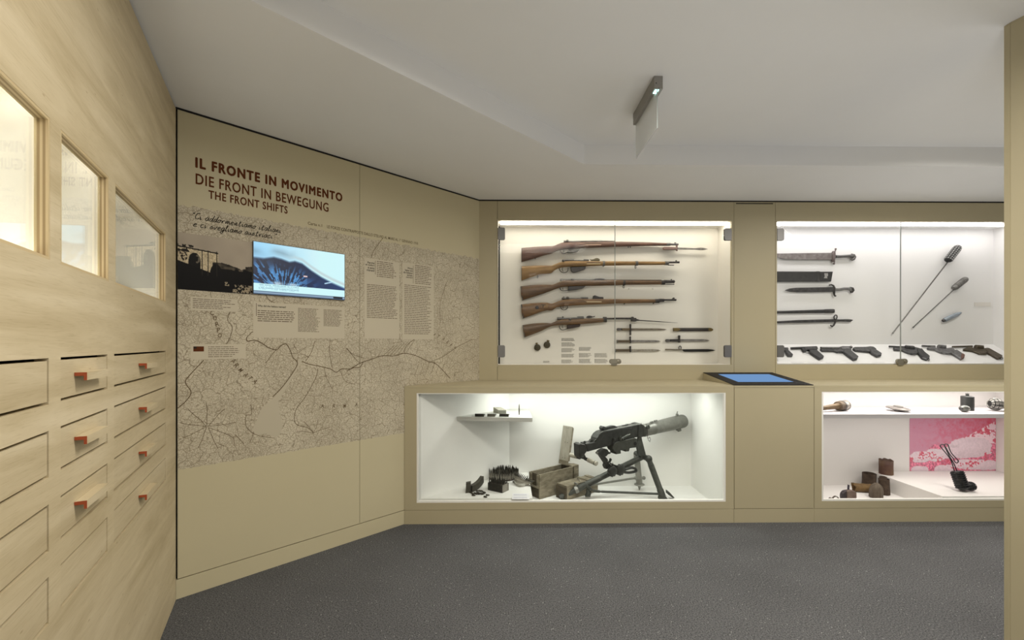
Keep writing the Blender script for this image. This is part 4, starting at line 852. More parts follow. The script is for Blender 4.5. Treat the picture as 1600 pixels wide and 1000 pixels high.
plate(mb, cA, [(1150, 668), (1280, 668), (1284, 696), (1264, 696), (1264, 681), (1166, 681), (1166, 696), (1146, 696)], .018, YR, 0.0); build('rear_sight', mb, BLUED, r, 40)
mb = MB(); rod(mb, cA, [(1290, 698), (1420, 698)], .0095); rod(mb, cB, [(85, 698), (740, 700)], .009); build('handguard', mb, W3D, r, 50)
mb = MB(); plate(mb, cC, [(782, 66), (1020, 58), (1000, 84), (975, 97), (900, 110), (785, 123)], .026, YR, .002); build('magazine', mb, BLUED, r)
mb = MB(); ring_loop(mb, cC, [(664, 88), (675, 112), (695, 125), (740, 126), (782, 118)], .0028); ring_loop(mb, cC, [(708, 84), (704, 100), (712, 112)], .0022); build('trigger_guard', mb, BLUED, r)
mb = MB(); band(mb, cB, 205, 236, 692, 766, .038); build('barrel_band', mb, BLUED, r, 50)
mb = MB(); swivel(mb, cB, 216, 760, 18); build('sling_swivel', mb, BLUED, r)

# --- 4 rifle with the disc and inlay on the butt
r = rifle('rifle with a dark disc and pale inlay on its butt, fourth from the top')
stk = [(cC, 132, 318, 440, .042), (cC, 140, 316, 475, .044), (cC, 164, 312, 508, .045), (cC, 300, 297, 462, .046), (cC, 420, 291, 416, .044), (cC, 490, 292, 398, .040), (cC, 530, 305, 405, .037), (cC, 560, 304, 400, .036), (cC, 590, 294, 380, .036), (cC, 620, 281, 358, .037), (cC, 700, 253, 345, .042), (cC, 760, 246, 340, .044), (cC, 900, 240, 332, .044), (cC, 1040, 242, 323, .044), (cC, 1240, 241, 316, .039), (cC, 1420, 241, 308, .036), (cG, 0, 136, 195, .036), (cG, 200, 138, 192, .034), (cG, 590, 140, 186, .029), (cG, 612, 142, 184, .028)]
build('stock', oval_loft(MB(), stk), W4, r, 50)
mb = MB(); plate(mb, cC, [(126, 314), (138, 314), (168, 508), (156, 512)], .042); build('butt_plate', mb, BLUED, r)
mb = MB(); mb.lathe(W(cC, 348, 362, YR - .020), (0, -1, 0), [(0, .0135), (.006, .0135), (.007, .011), (.005, .009), (.0055, .001)], 20); build('butt_disc', mb, mat('dark_disc', (.05, .05, .055), .35, .7), r, 40)
mb = MB(); plate(mb, cC, [(408, 316), (440, 312), (496, 322), (498, 360), (440, 366), (410, 362)], .0452); build('butt_inlay', mb, W2, r)
mb = MB(); plate(mb, cC, [(408, 314), (470, 318), (468, 328), (445, 330), (438, 362), (420, 362), (424, 328), (408, 328)], .0462); build('inlay_mark', mb, W3D, r)
mb = MB(); rod(mb, cG, [(636, 148), (700, 148), (700, 149), (852, 149)], [.010, .009, .0075, .0085]); plate(mb, cG, [(636, 157), (705, 157), (705, 172), (636, 176)], .012); plate(mb, cG, [(795, 142), (815, 119), (832, 119), (838, 142)], .007); build('barrel', mb, BLUED, r, 40)
mb = MB(); band(mb, cG, 585, 640, 137, 188, .031); build('nose_cap', mb, BLUED, r, 50)
mb = MB(); rod(mb, cC, [(690, 240), (720, 228), (760, 240)], [.006, .013, .009]); mb.ball(W(cC, 775, 222, YR - .02), .011); mb.tube([W(cC, 775, 222, YR - .02), W(cC, 790, 240)], .005); rod(mb, cC, [(750, 240), (960, 240)], .009); rod(mb, cC, [(955, 230), (1055, 232)], .010); build('bolt', mb, STEEL, r, 40)
mb = MB(); plate(mb, cC, [(1125, 240), (1128, 200), (1150, 188), (1180, 200), (1215, 212), (1270, 214), (1272, 242)], .020); mb.lathe(W(cC, 1150, 204, YR - .011), (0, -1, 0), [(0, .008), (.003, .007)], 10); build('rear_sight', mb, BLUED, r)
mb = MB(); plate(mb, cC, [(1010, 262), (1030, 273), (1245, 272), (1245, 288), (1045, 288)], .0452); build('groove_lip', mb, mat('pale_walnut_lip', (.47, .36, .22), .4), r)
mb = MB(); plate(mb, cC, [(722, 290), (790, 282), (800, 310), (785, 330), (725, 334)], .0452); build('stock_patch', mb, W4, r)
mb = MB(); ring_loop(mb, cC, [(676, 345), (682, 372), (705, 390), (740, 390), (768, 370), (772, 338)], .0030); ring_loop(mb, cC, [(712, 342), (708, 362), (716, 376)], .0022); build('trigger_guard', mb, BLUED, r)
for x, y in ((208, 188), (572, 184)):
    mb = MB(); plate(mb, cG, [(x - 8, y), (x + 16, y), (x + 6, y + 6), (x - 4, y + 18), (x - 10, y + 14)], .010); build('sling_swivel', mb, BLUED, r)

# --- 5 carbine with folding spike bayonet
r = rifle('short carbine, lowest of the five, with bare barrel and thin spike bayonet')
stk = [(cC, 152, 604, 660, .042), (cC, 160, 602, 720, .044), (cC, 177, 599, 775, .045), (cC, 300, 581, 729, .046), (cC, 420, 573, 681, .042), (cC, 500, 574, 640, .038), (cC, 540, 579, 624, .036), (cC, 590, 560, 614, .036), (cC, 640, 537, 607, .038), (cC, 700, 525, 604, .042), (cC, 800, 520, 602, .044), (cC, 950, 516, 593, .043), (cC, 1100, 512, 580, .038), (cC, 1275, 508, 564, .034)]
build('stock', oval_loft(MB(), stk), W5, r, 50)
mb = MB(); plate(mb, cC, [(148, 604), (156, 603), (180, 774), (170, 776)], .042); build('butt_plate', mb, STEEL, r)
mb = MB(); band(mb, cC, 1266, 1312, 490, 566, .036); mb.lathe(W(cC, 1292, 532, YR - .018), (0, -1, 0), [(0, .008), (.004, .008)], 10); build('nose_cap', mb, BLUED, r, 50)
mb = MB(); rod(mb, cC, [(1305, 514), (1420, 514)], .0075); rod(mb, cG, [(80, 381), (292, 381)], .0075); plate(mb, cG, [(290, 370), (300, 358), (320, 360), (325, 372), (356, 374), (356, 416), (340, 420), (292, 418)], .020); build('barrel', mb, BLUED, r, 40)
mb = MB(); rod(mb, cG, [(352, 398), (400, 405), (640, 421), (870, 435)], [.0075, .0045, .0035, .0008], YR, 6); build('spike_bayonet', mb, BLUED, r, 30)
mb = MB(); rod(mb, cC, [(625, 514), (705, 514), (706, 515), (790, 515)], [.011, .011, .008, .008]); mb.ball(W(cC, 806, 524, YR - .02), .010); mb.tube([W(cC, 806, 524, YR - .02), W(cC, 795, 515)], .005); rod(mb, cC, [(790, 514), (1000, 508)], .008); rod(mb, cC, [(905, 498), (995, 496)], .009); mb.ball(W(cC, 706, 494), .007); build('bolt', mb, STEEL, r, 40)
mb = MB(); plate(mb, cC, [(1030, 498), (1045, 480), (1070, 472), (1100, 476), (1120, 484), (1150, 476), (1155, 488), (1120, 496), (1100, 504), (1060, 506)], .016); build('rear_sight', mb, BLUED, r)
mb = MB(); plate(mb, cC, [(766, 603), (952, 592), (948, 612), (936, 628), (850, 645), (768, 660)], .024, YR, .002); build('magazine', mb, mat('rusty_dark_steel', (.035, .022, .018), .5, .4), r)
mb = MB(); ring_loop(mb, cC, [(656, 612), (664, 648), (690, 670), (725, 668), (768, 655)], .0030); ring_loop(mb, cC, [(706, 608), (700, 632), (712, 650)], .0022); build('trigger_guard', mb, BLUED, r)

# ------------------------------------------------------------------ bayonets and scabbards of the left case
YBA = 3.604
def bay_thing(label, group='bayonets beside the rifles'): return thing('bayonet', label, 'bayonet', (1.3, YBA, 1.1), 0, group)
def blade_pts(x0, x1, a, b, tip=.22):
    m = (a + b) / 2; xt = x1 - (x1 - x0) * tip
    return [(x0, a), (xt, a + (b - a) * .05), (x1 - (x1 - x0) * .07, a + (b - a) * .25), (x1, m + (b - a) * .05), (x1 - (x1 - x0) * .07, b - (b - a) * .12), (xt, b), (x0, b)]
def bayonet(label, hx0, hx1, ha, hb, gx0, gx1, ga, gb, bx1, ba, bb, hm, pom=None, bm=BLADE):
    t = bay_thing(label)
    h0 = pom if pom else hx0
    mb = MB(); plate(mb, cG, [(h0, ha + 2), (h0 + 8, ha), (hx1, ha), (hx1, hb), (h0 + 8, hb)], .020, YBA, .003); build('handle', mb, hm, t)
    mb = MB()
    if pom: plate(mb, cG, [(hx0, ha + 6), (hx0 + 10, ha - 2), (pom, ha), (pom, hb), (hx0 + 10, hb + 4), (hx0, hb - 4)], .022, YBA, .003)
    else: plate(mb, cG, [(hx0 - 1, ha - 1), (hx0 + 12, ha - 1), (hx0 + 14, hb + 5), (hx0, hb + 5)], .022, YBA, .002)
    build('pommel', mb, STEEL, t)
    mb = MB(); plate(mb, cG, [(gx0, ga + 8), (gx0 + 3, ga), (gx1 - 3, ga), (gx1, ga + 8), (gx1 - 3, (ga + gb) / 2), (gx1, gb - 4), (gx1 - 4, gb), (gx0 + 4, gb), (gx0, gb - 4), (gx0 + 3, (ga + gb) / 2)], .024, YBA, .002); build('crossguard', mb, BLUED, t)
    mb = MB(); plate(mb, cG, blade_pts(gx1 - 2, bx1, ba, bb), .006, YBA, .002); build('blade', mb, bm, t)
BROWNH = mat('brown_grip', (.06, .042, .022), .5, c2=(.11, .08, .045), scale=60)
bayonet('bayonet with a long upright crossguard, uppermost in the left column of three', 115, 275, 502, 531, 276, 293, 450, 588, 736, 504, 528, mat('tan_grip', (.17, .12, .06), .5, c2=(.09, .06, .03), scale=60), 172, mat('rust_worn_blade', (.22, .19, .15), .45, .6, c2=(.13, .105, .08), scale=50))
bayonet('bayonet with grey blade and plain dark handle, middle of the left column', 115, 275, 650, 680, 275, 290, 606, 691, 661, 650, 679, BROWNH)
bayonet('bayonet with bright pitted blade, lowest of the left column beside the lock', 92, 272, 763, 796, 274, 292, 726, 802, 660, 763, 794, BROWNH, None, mat('pitted_bright_blade', (.40, .38, .33), .45, .6, c2=(.22, .19, .15), scale=70))
bayonet('bayonet with black handle and light pommel under the dark scabbard', 725, 890, 640, 671, 886, 906, 592, 682, 1272, 639, 670, mat('black_grip', (.018, .015, .013), .45), 778)
t = bay_thing('bayonet with a broad black blade wider than its thin handle, lowest on the right')
mb = MB(); plate(mb, cG, [(722, 762), (735, 760), (920, 766), (935, 770), (925, 780), (800, 778), (778, 774), (724, 777)], .018, YBA, .002); build('handle', mb, mat('grey_brown_grip', (.12, .10, .07), .5), t)
mb = MB(); ring_loop(mb, cG, [(893, 768), (885, 750), (892, 730), (906, 726), (915, 745), (910, 768)], .004, YBA); build('muzzle_ring', mb, STEEL, t)
mb = MB(); plate(mb, cG, [(922, 766), (1250, 763), (1310, 770), (1347, 778), (1310, 789), (1250, 797), (955, 797), (938, 786)], .006, YBA, .002); build('blade', mb, mat('blackened_blade', (.022, .020, .018), .4, .5), t)
t = thing('scabbard', 'short dark leather scabbard with dull metal ends, right of the bayonets', 'scabbard', (1.5, YBA, 1.1))
mb = MB(); oval_loft(mb, [(cG, 868, 498, 541, .016), (cG, 1260, 498, 541, .014)], YBA); build('sheath', mb, mat('dark_brown_leather', (.018, .013, .011), .5, c2=(.03, .022, .018), scale=30), t, 50)
mb = MB(); plate(mb, cG, [(820, 499), (872, 498), (905, 512), (905, 522), (872, 540), (822, 540)], .020, YBA, .002); build('throat', mb, BRASS, t)
mb = MB(); oval_loft(mb, [(cG, 1252, 497, 542, .016), (cG, 1290, 500, 540, .015), (cG, 1311, 512, 530, .008)], YBA); build('chape', mb, BRASS, t, 50)
# two round flasks
cF = conv(820, 510, 10)
for x, y, a, lb in ((195, 330, -8, 'left of two small round dark discs with a knob, hanging below the carbine'), (345, 288, 16, 'right of two small round dark discs, its knob tilted, hanging below the carbine')):
    t = thing('disc_grenade', lb, 'grenade', W(cF, x, y + 53, 3.60), 0, 'round discs below the carbine')
    mb = MB(); mb.lathe(W(cF, x, y, 3.615), (0, -1, 0), [(0, .020), (.004, .0262), (.012, .0268), (.018, .0255), (.022, .018), (.0225, .001)], 24); build('body', mb, mat('dark_olive_iron', (.045, .037, .018), .55, .3, c2=(.07, .055, .028), scale=50), t, 40)
    q = math.radians(a); c = W(cF, x, y, 3.604); u = Vector((math.sin(q), 0, math.cos(q)))
    mb = MB(); mb.lathe(c + u * .024, u, [(0, .007), (.005, .007), (.006, .009), (.013, .009), (.015, .006)], 10)
    if a > 0: mb.tube([c + u * .030, c + u * .034 + Vector((.012, 0, 0))], .004, 8)
    build('knob', mb, BRASS, t, 40)
# printed captions and pegs on the back of the left case
Yp = lambda u, d, v_: Vector((u, 3.62 - d, v_))
mb = MB()
def caption(c, x0, x1, y0, n, pitch, h, right=.3, Yb_=3.62, ex=0.0):
    p, q = W(c, x0, y0, Yb_), W(c, x1, y0, Yb_)
    text_lines(mb, lambda u, d, v_: Vector((u, Yb_ - d - ex, v_)), p.x, q.x, p.z, n, pitch, h, 0.0008, right)
caption(cF, 572, 780, 186, 4, .0060, .0030, .1)
for y, n in ((250, 7), (340, 7), (430, 6), (520, 6)): caption(cF, 572, 780, y, n, .0050, .0022)
for y, n in ((326, 6), (420, 7), (508, 7)): caption(cF, 845, 1050, y, n, .0050, .0022)
for y, n in ((420, 7), (510, 7)): caption(cF, 1088, 1300, y, n, .0050, .0022)
caption(cF, 288, 395, 540, 3, .0055, .0024)
build('caption_lettering', mb, mat('grey_caption_ink', (.10, .09, .07), .7), VA)['kind'] = 'stuff'
cV = conv(760, 320, 3.845)
for x, y in ((853, 506), (996, 506), (560, 246), (950, 246), (560, 362), (1000, 360), (560, 492), (560, 602), (560, 714), (700, 706)):
    mb = MB(); mb.lathe(W(cV, x, y, 3.62), (0, -1, 0), [(0, .0035), (.030, .0035), (.031, .002)], 8); build('peg', mb, EDGE_WHITE, VA)

# ------------------------------------------------------------------ blades of the right case
cK = conv(1200, 380, 7.14); YS = 3.60
def slug(name, label, cat, grp=None): return thing(name, label, cat, (2.5, YS, 1.5), 0, grp)
RUSTY = mat('rust_grey_blade', (.15, .125, .12), .5, .5, c2=(.25, .23, .225), scale=40, bump=.15)
GREYB = mat('dark_grey_blade', (.05, .048, .048), .42, .6, c2=(.10, .095, .095), scale=30)
t = slug('short_sword', 'broad grey-brown sword with hooked pommel, top left of the right case', 'sword')
mb = MB(); plate(mb, cK, [(40, 118), (60, 112), (105, 115), (400, 110), (725, 107), (728, 184), (400, 183), (190, 180), (140, 170), (105, 155), (60, 132)], .007, YS, .002); build('blade', mb, RUSTY, t)
mb = MB(); plate(mb, cK, [(722, 120), (740, 84), (758, 88), (762, 140), (752, 200), (735, 208), (722, 170)], .028, YS, .005); mb.ball(W(cK, 755, 66, YS), .008); mb.tube([W(cK, 750, 92, YS), W(cK, 755, 62, YS)], .005); mb.ball(W(cK, 736, 228, YS), .008); mb.tube([W(cK, 742, 200, YS), W(cK, 736, 230, YS)], .005); build('crossguard', mb, mat('reddish_iron', (.15, .12, .115), .5, .5), t, 40)
mb = MB(); oval_loft(mb, [(cK, 758, 132, 166, .016), (cK, 800, 134, 164, .022), (cK, 860, 131, 160, .024), (cK, 915, 126, 160, .024), (cK, 945, 122, 172, .022)], YS); build('handle', mb, mat('dark_bone_handle', (.07, .068, .066), .4, .3, c2=(.14, .135, .13), scale=40), t, 40)
mb = MB(); rod(mb, cK, [(930, 128), (955, 134), (966, 155), (956, 176), (938, 184), (922, 178)], [.010, .012, .012, .011, .009, .005], YS); build('pommel', mb, STEEL, t, 40)
t = slug('scabbard', 'broad black scabbard with a small badge, under the broad sword', 'scabbard')
mb = MB(); plate(mb, cK, [(-10, 316), (105, 314), (550, 315), (550, 427), (105, 428), (-10, 428)], .016, YS, .003); build('sheath', mb, BLACKLEATHER, t)
mb = MB(); plate(mb, cK, [(548, 313), (580, 313), (578, 428), (548, 428)], .019, YS, .002); build('band', mb, GREYB, t)
mb = MB(); plate(mb, cK, [(578, 317), (726, 317), (706, 427), (578, 426)], .017, YS, .002); build('throat', mb, BLACKLEATHER, t)
mb = MB(); plate(mb, cK, [(628, 335), (670, 335), (672, 360), (660, 375), (664, 392), (624, 390), (634, 370)], .0195, YS, .001); build('badge', mb, mat('worn_badge_metal', (.35, .34, .33), .5, .4), t)
t = slug('dagger', 'short dagger with dark double-edged blade and S-shaped guard, below the broad scabbard', 'dagger')
mb = MB(); plate(mb, cK, [(190, 523), (240, 505), (320, 496), (500, 493), (738, 488), (738, 541), (500, 547), (320, 547), (240, 540)], .007, YS, .003); build('blade', mb, GREYB, t)
mb = MB(); rod(mb, cK, [(682, 468), (705, 462), (730, 474), (740, 500), (736, 540), (738, 570), (746, 590), (757, 588)], [.005, .006, .007, .009, .009, .007, .006, .006], YS); build('crossguard', mb, BLUED, t, 40)
mb = MB(); oval_loft(mb, [(cK, 745, 500, 530, .016), (cK, 790, 502, 534, .024), (cK, 850, 492, 524, .024), (cK, 900, 492, 525, .022), (cK, 925, 494, 540, .022)], YS); build('handle', mb, mat('grey_ribbed_handle', (.14, .135, .135), .45, .4, c2=(.22, .215, .21), scale=60), t, 40)
mb = MB(); rod(mb, cK, [(915, 500), (940, 506), (948, 525), (935, 542), (922, 545)], [.010, .012, .012, .011, .008], YS); build('pommel', mb, BLUED, t, 40)
t = slug('scabbard', 'long thin black scabbard, slightly curved, above the lowest sword', 'scabbard')
mb = MB(); oval_loft(mb, [(cK, -30, 758, 785, .013), (cK, 105, 756, 784, .014), (cK, 300, 750, 783, .015), (cK, 500, 743, 780, .016), (cK, 640, 738, 779, .018)], YS); build('sheath', mb, BLACKLEATHER, t, 50)
mb = MB(); oval_loft(mb, [(cK, 636, 736, 781, .020), (cK, 724, 733, 782, .021), (cK, 737, 736, 778, .018)], YS); build('throat', mb, GREYB, t, 50)
t = slug('sabre', 'long black sword with ring and hook on its guard, lowest of the blades', 'sword')
mb = MB(); plate(mb, cK, [(-40, 882), (105, 870), (350, 856), (738, 846), (738, 878), (350, 888), (105, 893), (-40, 896)], .010, YS, .003); build('blade', mb, GREYB, t)
mb = MB(); ring_loop(mb, cK, [(742, 852), (736, 825), (748, 805), (764, 803), (770, 825), (758, 850), (742, 852)], .0045, YS); rod(mb, cK, [(750, 845), (748, 885), (735, 915), (715, 930), (700, 920), (702, 912)], [.008, .007, .006, .006, .005, .005], YS); build('crossguard', mb, BLUED, t, 40)
mb = MB(); oval_loft(mb, [(cK, 755, 846, 878, .018), (cK, 800, 848, 874, .022), (cK, 870, 846, 876, .022), (cK, 915, 848, 880, .020), (cK, 942, 854, 862, .010)], YS); build('handle', mb, mat('black_ridged_handle', (.035, .034, .034), .4, .3, c2=(.09, .088, .085), scale=50), t, 40)

# ------------------------------------------------------------------ trench clubs and shell on the back of the right case
cL_ = conv(1380, 370, 6.25)
GREYI = mat('grey_cast_iron', (.15, .145, .14), .5, .5, c2=(.24, .23, .22), scale=40); DARKI = mat('dark_cast_iron', (.045, .044, .043), .5, .5, c2=(.09, .087, .085), scale=40)
t = thing('rod_grenade', 'upper of two long rod grenades, its dark head cut into a grid', 'grenade', (3.1, 3.58, 1.4), 0, 'rod grenades on the back wall')
p0, p1 = W(cL_, 92, 944, 3.60), W(cL_, 637, 238, 3.575); mb = MB(); mb.tube([p0, p1], .0045, 8); mb.tube([p0, p0 + (p1 - p0) * .012], .006, 8); build('rod', mb, STEEL, t, 40)
q0, q1 = W(cL_, 625, 237, 3.575), W(cL_, 742, 88, 3.575); d = (q1 - q0); ln = d.length; d.normalize()
mb = MB(); mb.lathe(q0, d, [(0, .012), (.004, .022), (ln * .12, .027), (ln * .8, .028), (ln * .95, .020), (ln, .004)], 20); mb.tube([p1 - d * .01, q0 + d * .004], [.009, .014], 10); hd = build('head', mb, mat('groove_shade_iron', (.02, .019, .019), .6, .2), t, 40)  # head coloured black for the shade in its grooves
mb = MB(); side = d.cross(Vector((0, -1, 0))).normalized(); sd2 = d.cross(side)
for i in range(8):
    for k in range(10):
        a = 2 * math.pi * k / 10; o_ = q0 + d * (ln * (.11 + .108 * i)); rr = .0275 if i < 7 else .025; u = side * math.cos(a) + sd2 * math.sin(a); v_ = d.cross(u); h, w_ = ln * .034, .0052
        c = o_ + u * rr; mb.hexa([c - d * h - v_ * w_ - u * .002, c + d * h - v_ * w_ - u * .002, c + d * h + v_ * w_ - u * .002, c - d * h + v_ * w_ - u * .002,
                                  c - d * h * .8 - v_ * w_ * .7 + u * .0025, c + d * h * .8 - v_ * w_ * .7 + u * .0025, c + d * h * .8 + v_ * w_ * .7 + u * .0025, c - d * h * .8 + v_ * w_ * .7 + u * .0025])
build('studs', mb, mat('lit_stud_iron', (.24, .235, .23), .45, .35, c2=(.36, .355, .35), scale=60), hd)['kind'] = 'stuff'  # studs coloured paler than the head, as if catching the light
t = thing('rod_grenade', 'lower and shorter rod grenade with a ringed grey head', 'grenade', (3.3, 3.58, 1.3), 0, 'rod grenades on the back wall')
p0, p1 = W(cL_, 290, 886, 3.60), W(cL_, 700, 506, 3.58); mb = MB(); mb.tube([p0, p1], .004, 8); mb.tube([p0, p0 + (p1 - p0) * .015], .006, 8); build('rod', mb, STEEL, t, 40)
q0, q1 = W(cL_, 684, 508, 3.58), W(cL_, 818, 402, 3.58); d = (q1 - q0); ln = d.length; d.normalize(); pr = [(0, .010), (.004, .018), (ln * .12, .022)]
for i in range(8): x = ln * (.14 + .088 * i); pr += [(x, .0235), (x + ln * .055, .0235), (x + ln * .06, .0205), (x + ln * .082, .0205)]
pr += [(ln * .88, .022), (ln * .96, .016), (ln, .004)]; mb = MB(); mb.lathe(q0, d, pr, 20); build('head', mb, GREYI, t, 40)
t = thing('shell', 'small blue-grey pointed shell below the rod grenades', 'shell', (3.3, 3.59, 1.2))
q0, q1 = W(cL_, 596, 814, 3.595), W(cL_, 768, 738, 3.595); d = q1 - q0; ln = d.length; d.normalize()
mb = MB(); mb.lathe(q0, d, [(0, .014), (.004, .0165), (ln * .25, .0178), (ln * .7, .0165), (ln * .88, .011), (ln, .002)], 20); build('body', mb, mat('blue_grey_zinc', (.24, .28, .33), .4, .4, c2=(.33, .37, .42), scale=30), t, 40)
mb = MB(); mb.lathe(q0 - d * .014, d, [(0, .009), (.003, .012), (.013, .013), (.015, .014)], 16); build('base_plug', mb, GREYB, t, 40)
mb = MB(); caption(cL_, 893, 1000, 648, 3, .0050, .0022, .3, 3.62, 0.003); build('caption_lettering', mb, mat('grey_label_ink', (.35, .33, .31), .7), VB)['kind'] = 'stuff'
p, q = W(cL_, 890, 640, 3.62), W(cL_, 1046, 680, 3.62); tag(build('caption_card', MB().box(p.x, q.x, 3.616, 3.619, q.z, p.z), mat('pale_card', (.70, .67, .64), .6)), 'small pale caption card on the back wall right of the shell', 'card')

# ------------------------------------------------------------------ pistols on the sloping board
SB0 = Vector((3.0, 3.619, 1.1748)); ST = Vector((0, -0.209, -0.148)).normalized(); SN = Vector((0, -0.148, 0.209)).normalized() if False else Vector((0, ST.z, -ST.y)).normalized()
mb = MB(); b0, b1 = SB0, SB0 + ST * 0.2560
mb.prism([Vector((2.068, b0.y, b0.z)), Vector((3.9855, b0.y, b0.z)), Vector((3.9855, b1.y, b1.z)), Vector((2.068, b1.y, b1.z))], SN, .012); build('sloping_board', mb, CASE_IN2, VB)
def SP(px, py, h=0.0): return onP(px, py, SB0 + SN * h, SN)
c1 = conv(1210, 530, 13.333); c2 = conv(1320, 530, 13.333); c3 = conv(1430, 530, 11.034); cpx = lambda x, y: (x, y)
def slab(mb, c, pts, h, th, bev=.003, mi=0): return mb.prism([SP(*c(x, y), h) for x, y in pts], SN, th, bev, mi)
def srod(mb, c, pts, r, h=.014, mi=0): return mb.tube([SP(*c(x, y), h) for x, y in pts], r, 10, mi)
def sloop(mb, c, pts, r, h=.016): return mb.tube(smooth_path([SP(*c(x, y), h) for x, y in pts], 4), r, 6)
GUNG = mat('gunmetal', (.05, .049, .05), .38, .6, c2=(.11, .108, .11), scale=50); GUND = mat('dark_gunmetal', (.03, .029, .031), .35, .5, c2=(.06, .058, .06), scale=50)
GUNL = mat('worn_grey_gunmetal', (.11, .108, .11), .42, .6, c2=(.22, .217, .22), scale=60); GUNB = mat('brown_patina', (.055, .042, .026), .45, .5, c2=(.10, .08, .05), scale=50)
PG = 'pistols laid on the sloping board'
def pistol(label, c, body, grip, barrel, guard, bm, gm, br=.008, bth=.019, gth=.023, extra=None):
    x = SP(*c(*body[0]), 0); t = thing('pistol', label, 'pistol', (x.x, x.y, x.z), 0, PG)
    mb = MB(); slab(mb, c, body, bth, bth - .001); build('frame', mb, bm, t)
    mb = MB(); slab(mb, c, grip, gth, gth - .001, .005); build('grip', mb, gm, t)
    if barrel: mb = MB(); srod(mb, c, barrel, br); build('barrel', mb, bm, t, 40)
    if guard: mb = MB(); sloop(mb, c, guard, .0028); build('trigger_guard', mb, bm, t)
    return t
t = pistol('grey pistol half hidden behind the left hinge plate', c1, [(120, 165), (290, 165), (300, 200), (260, 230), (150, 225)], [(215, 215), (300, 215), (395, 308), (385, 332), (300, 332), (245, 270)], [(60, 185), (150, 190)], None, GUNG, GUNG)
t = pistol('thin-barrelled dark pistol with a long black grip, second from the left', c1, [(568, 152), (890, 138), (912, 180), (892, 216), (770, 220), (690, 222), (640, 250), (598, 238), (572, 190)], [(735, 214), (885, 208), (1038, 342), (1030, 372), (960, 402), (918, 382), (745, 270)], [(345, 190), (572, 182)], [(600, 235), (640, 275), (715, 285), (765, 240)], GUND, mat('black_pistol_grip', (.022, .021, .022), .4, c2=(.04, .038, .04), scale=60), .0095)
mb = MB(); mb.prism([SP(*c1(x, y), .0205) for x, y in ((600, 160), (880, 148), (895, 176), (880, 205), (650, 200))], SN, .003, .001); o = build('slide_plate', mb, GUNG, t)
t = pistol('large grey pistol with a square slide and round cocking knob, third from the left', cpx, [(1282.8, 542.3), (1311, 541.8), (1316, 540.4), (1330.5, 540.6), (1330.3, 546.2), (1322, 549.3), (1309, 549.4), (1303, 547.8), (1285, 547.6), (1282.2, 545)], [(1319, 546.2), (1328, 545), (1341.8, 556), (1340, 560.2), (1334.5, 561.3), (1318.5, 549.5)], None, [(1306, 548.3), (1311, 551.5), (1318, 552), (1321, 549.5)], GUNG, mat('black_square_grip', (.025, .024, .026), .4, c2=(.05, .048, .05), scale=60), .008)
mb = MB(); srod(mb, cpx, [(1282.5, 543.6), (1310, 544.0)], .0095, .020); mb.ball(SP(1329.5, 542.3, .020), .011); build('slide', mb, GUNL, t, 40)
mb = MB(); mb.prism([SP(x, y, .0215) for x, y in ((1314, 541.6), (1328, 541.5), (1329, 544.5), (1316, 545))], SN, .004, .001); build('bolt_cover', mb, GUNL, t)
t = pistol('smooth grey pistol with a short plain grip, fourth from the left', cpx, [(1333.3, 542.8), (1336, 541.8), (1353, 541.5), (1359, 540.7), (1365, 541.3), (1369.5, 544.2), (1369.3, 547), (1363, 549.5), (1352, 548.6), (1337, 547.2), (1333.8, 545.2)], [(1359, 546), (1368.5, 544.8), (1378.2, 551.2), (1377.5, 554.8), (1371.5, 556.2), (1361, 550)], None, None, GUNG, GUNG)
def revolver(label, c, barrel, frame, cyl, grip, guard, rng, bm, gm, endm=None, end=None):
    t = pistol(label, c, frame, grip, barrel, guard, bm, gm, .0075, .017, .022)
    (ax, ay), (bx, by) = cyl; p, q = SP(*c(ax, ay + 12), .016), SP(*c(bx, by + 12), .016); d = q - p; ln = d.length
    mb = MB(); mb.lathe(p, d, [(0, .015), (.003, .0185), (ln - .003, .0185), (ln, .015)], 14); cy = build('cylinder', mb, bm, t, 40)
    mb = MB(); sloop(mb, c, rng, .002, .008); build('lanyard_ring', mb, STEEL, t)
    mb = MB(); mb.prism([SP(*c(x, y), .020) for x, y in ((bx, by - 10), (bx + 18, by - 30), (bx + 26, by - 24), (bx + 20, by + 6), (bx + 4, by + 12))], SN, .012); build('hammer', mb, bm, t)
    if end: mb = MB(); slab(mb, c, end, .0235, .022, .004); build('grip_end', mb, endm, t)
    return t
revolver('grey revolver lying across the door joint, leftmost of the three revolvers', c2, [(925, 152), (1240, 165)], [(1020, 165), (1190, 160), (1240, 140), (1430, 150), (1560, 180), (1620, 230), (1560, 290), (1420, 300), (1300, 270), (1200, 225), (1030, 215)], ((1260, 160), (1430, 172)), [(1500, 180), (1615, 185), (1680, 260), (1780, 340), (1765, 395), (1720, 415), (1620, 380), (1520, 260)], [(1330, 285), (1370, 325), (1450, 325), (1500, 295)], [(1735, 405), (1725, 430), (1745, 446), (1765, 430), (1755, 400)], GUNG, GUND)
revolver('pale worn revolver with a brown grip end, middle of the three revolvers', c3, [(120, 115), (340, 122)], [(212, 135), (330, 108), (370, 150), (500, 152), (655, 135), (695, 190), (640, 238), (560, 244), (440, 222), (345, 178), (215, 160)], ((395, 118), (515, 130)), [(640, 190), (720, 172), (860, 262), (850, 310), (800, 330), (650, 240)], [(465, 232), (520, 262), (590, 262), (640, 240)], [(815, 300), (805, 318), (820, 334), (838, 320), (832, 300)], GUNL, GUNL, mat('brown_grip_end', (.12, .05, .035), .5), [(790, 250), (825, 236), (862, 262), (852, 312), (802, 332), (785, 300)])
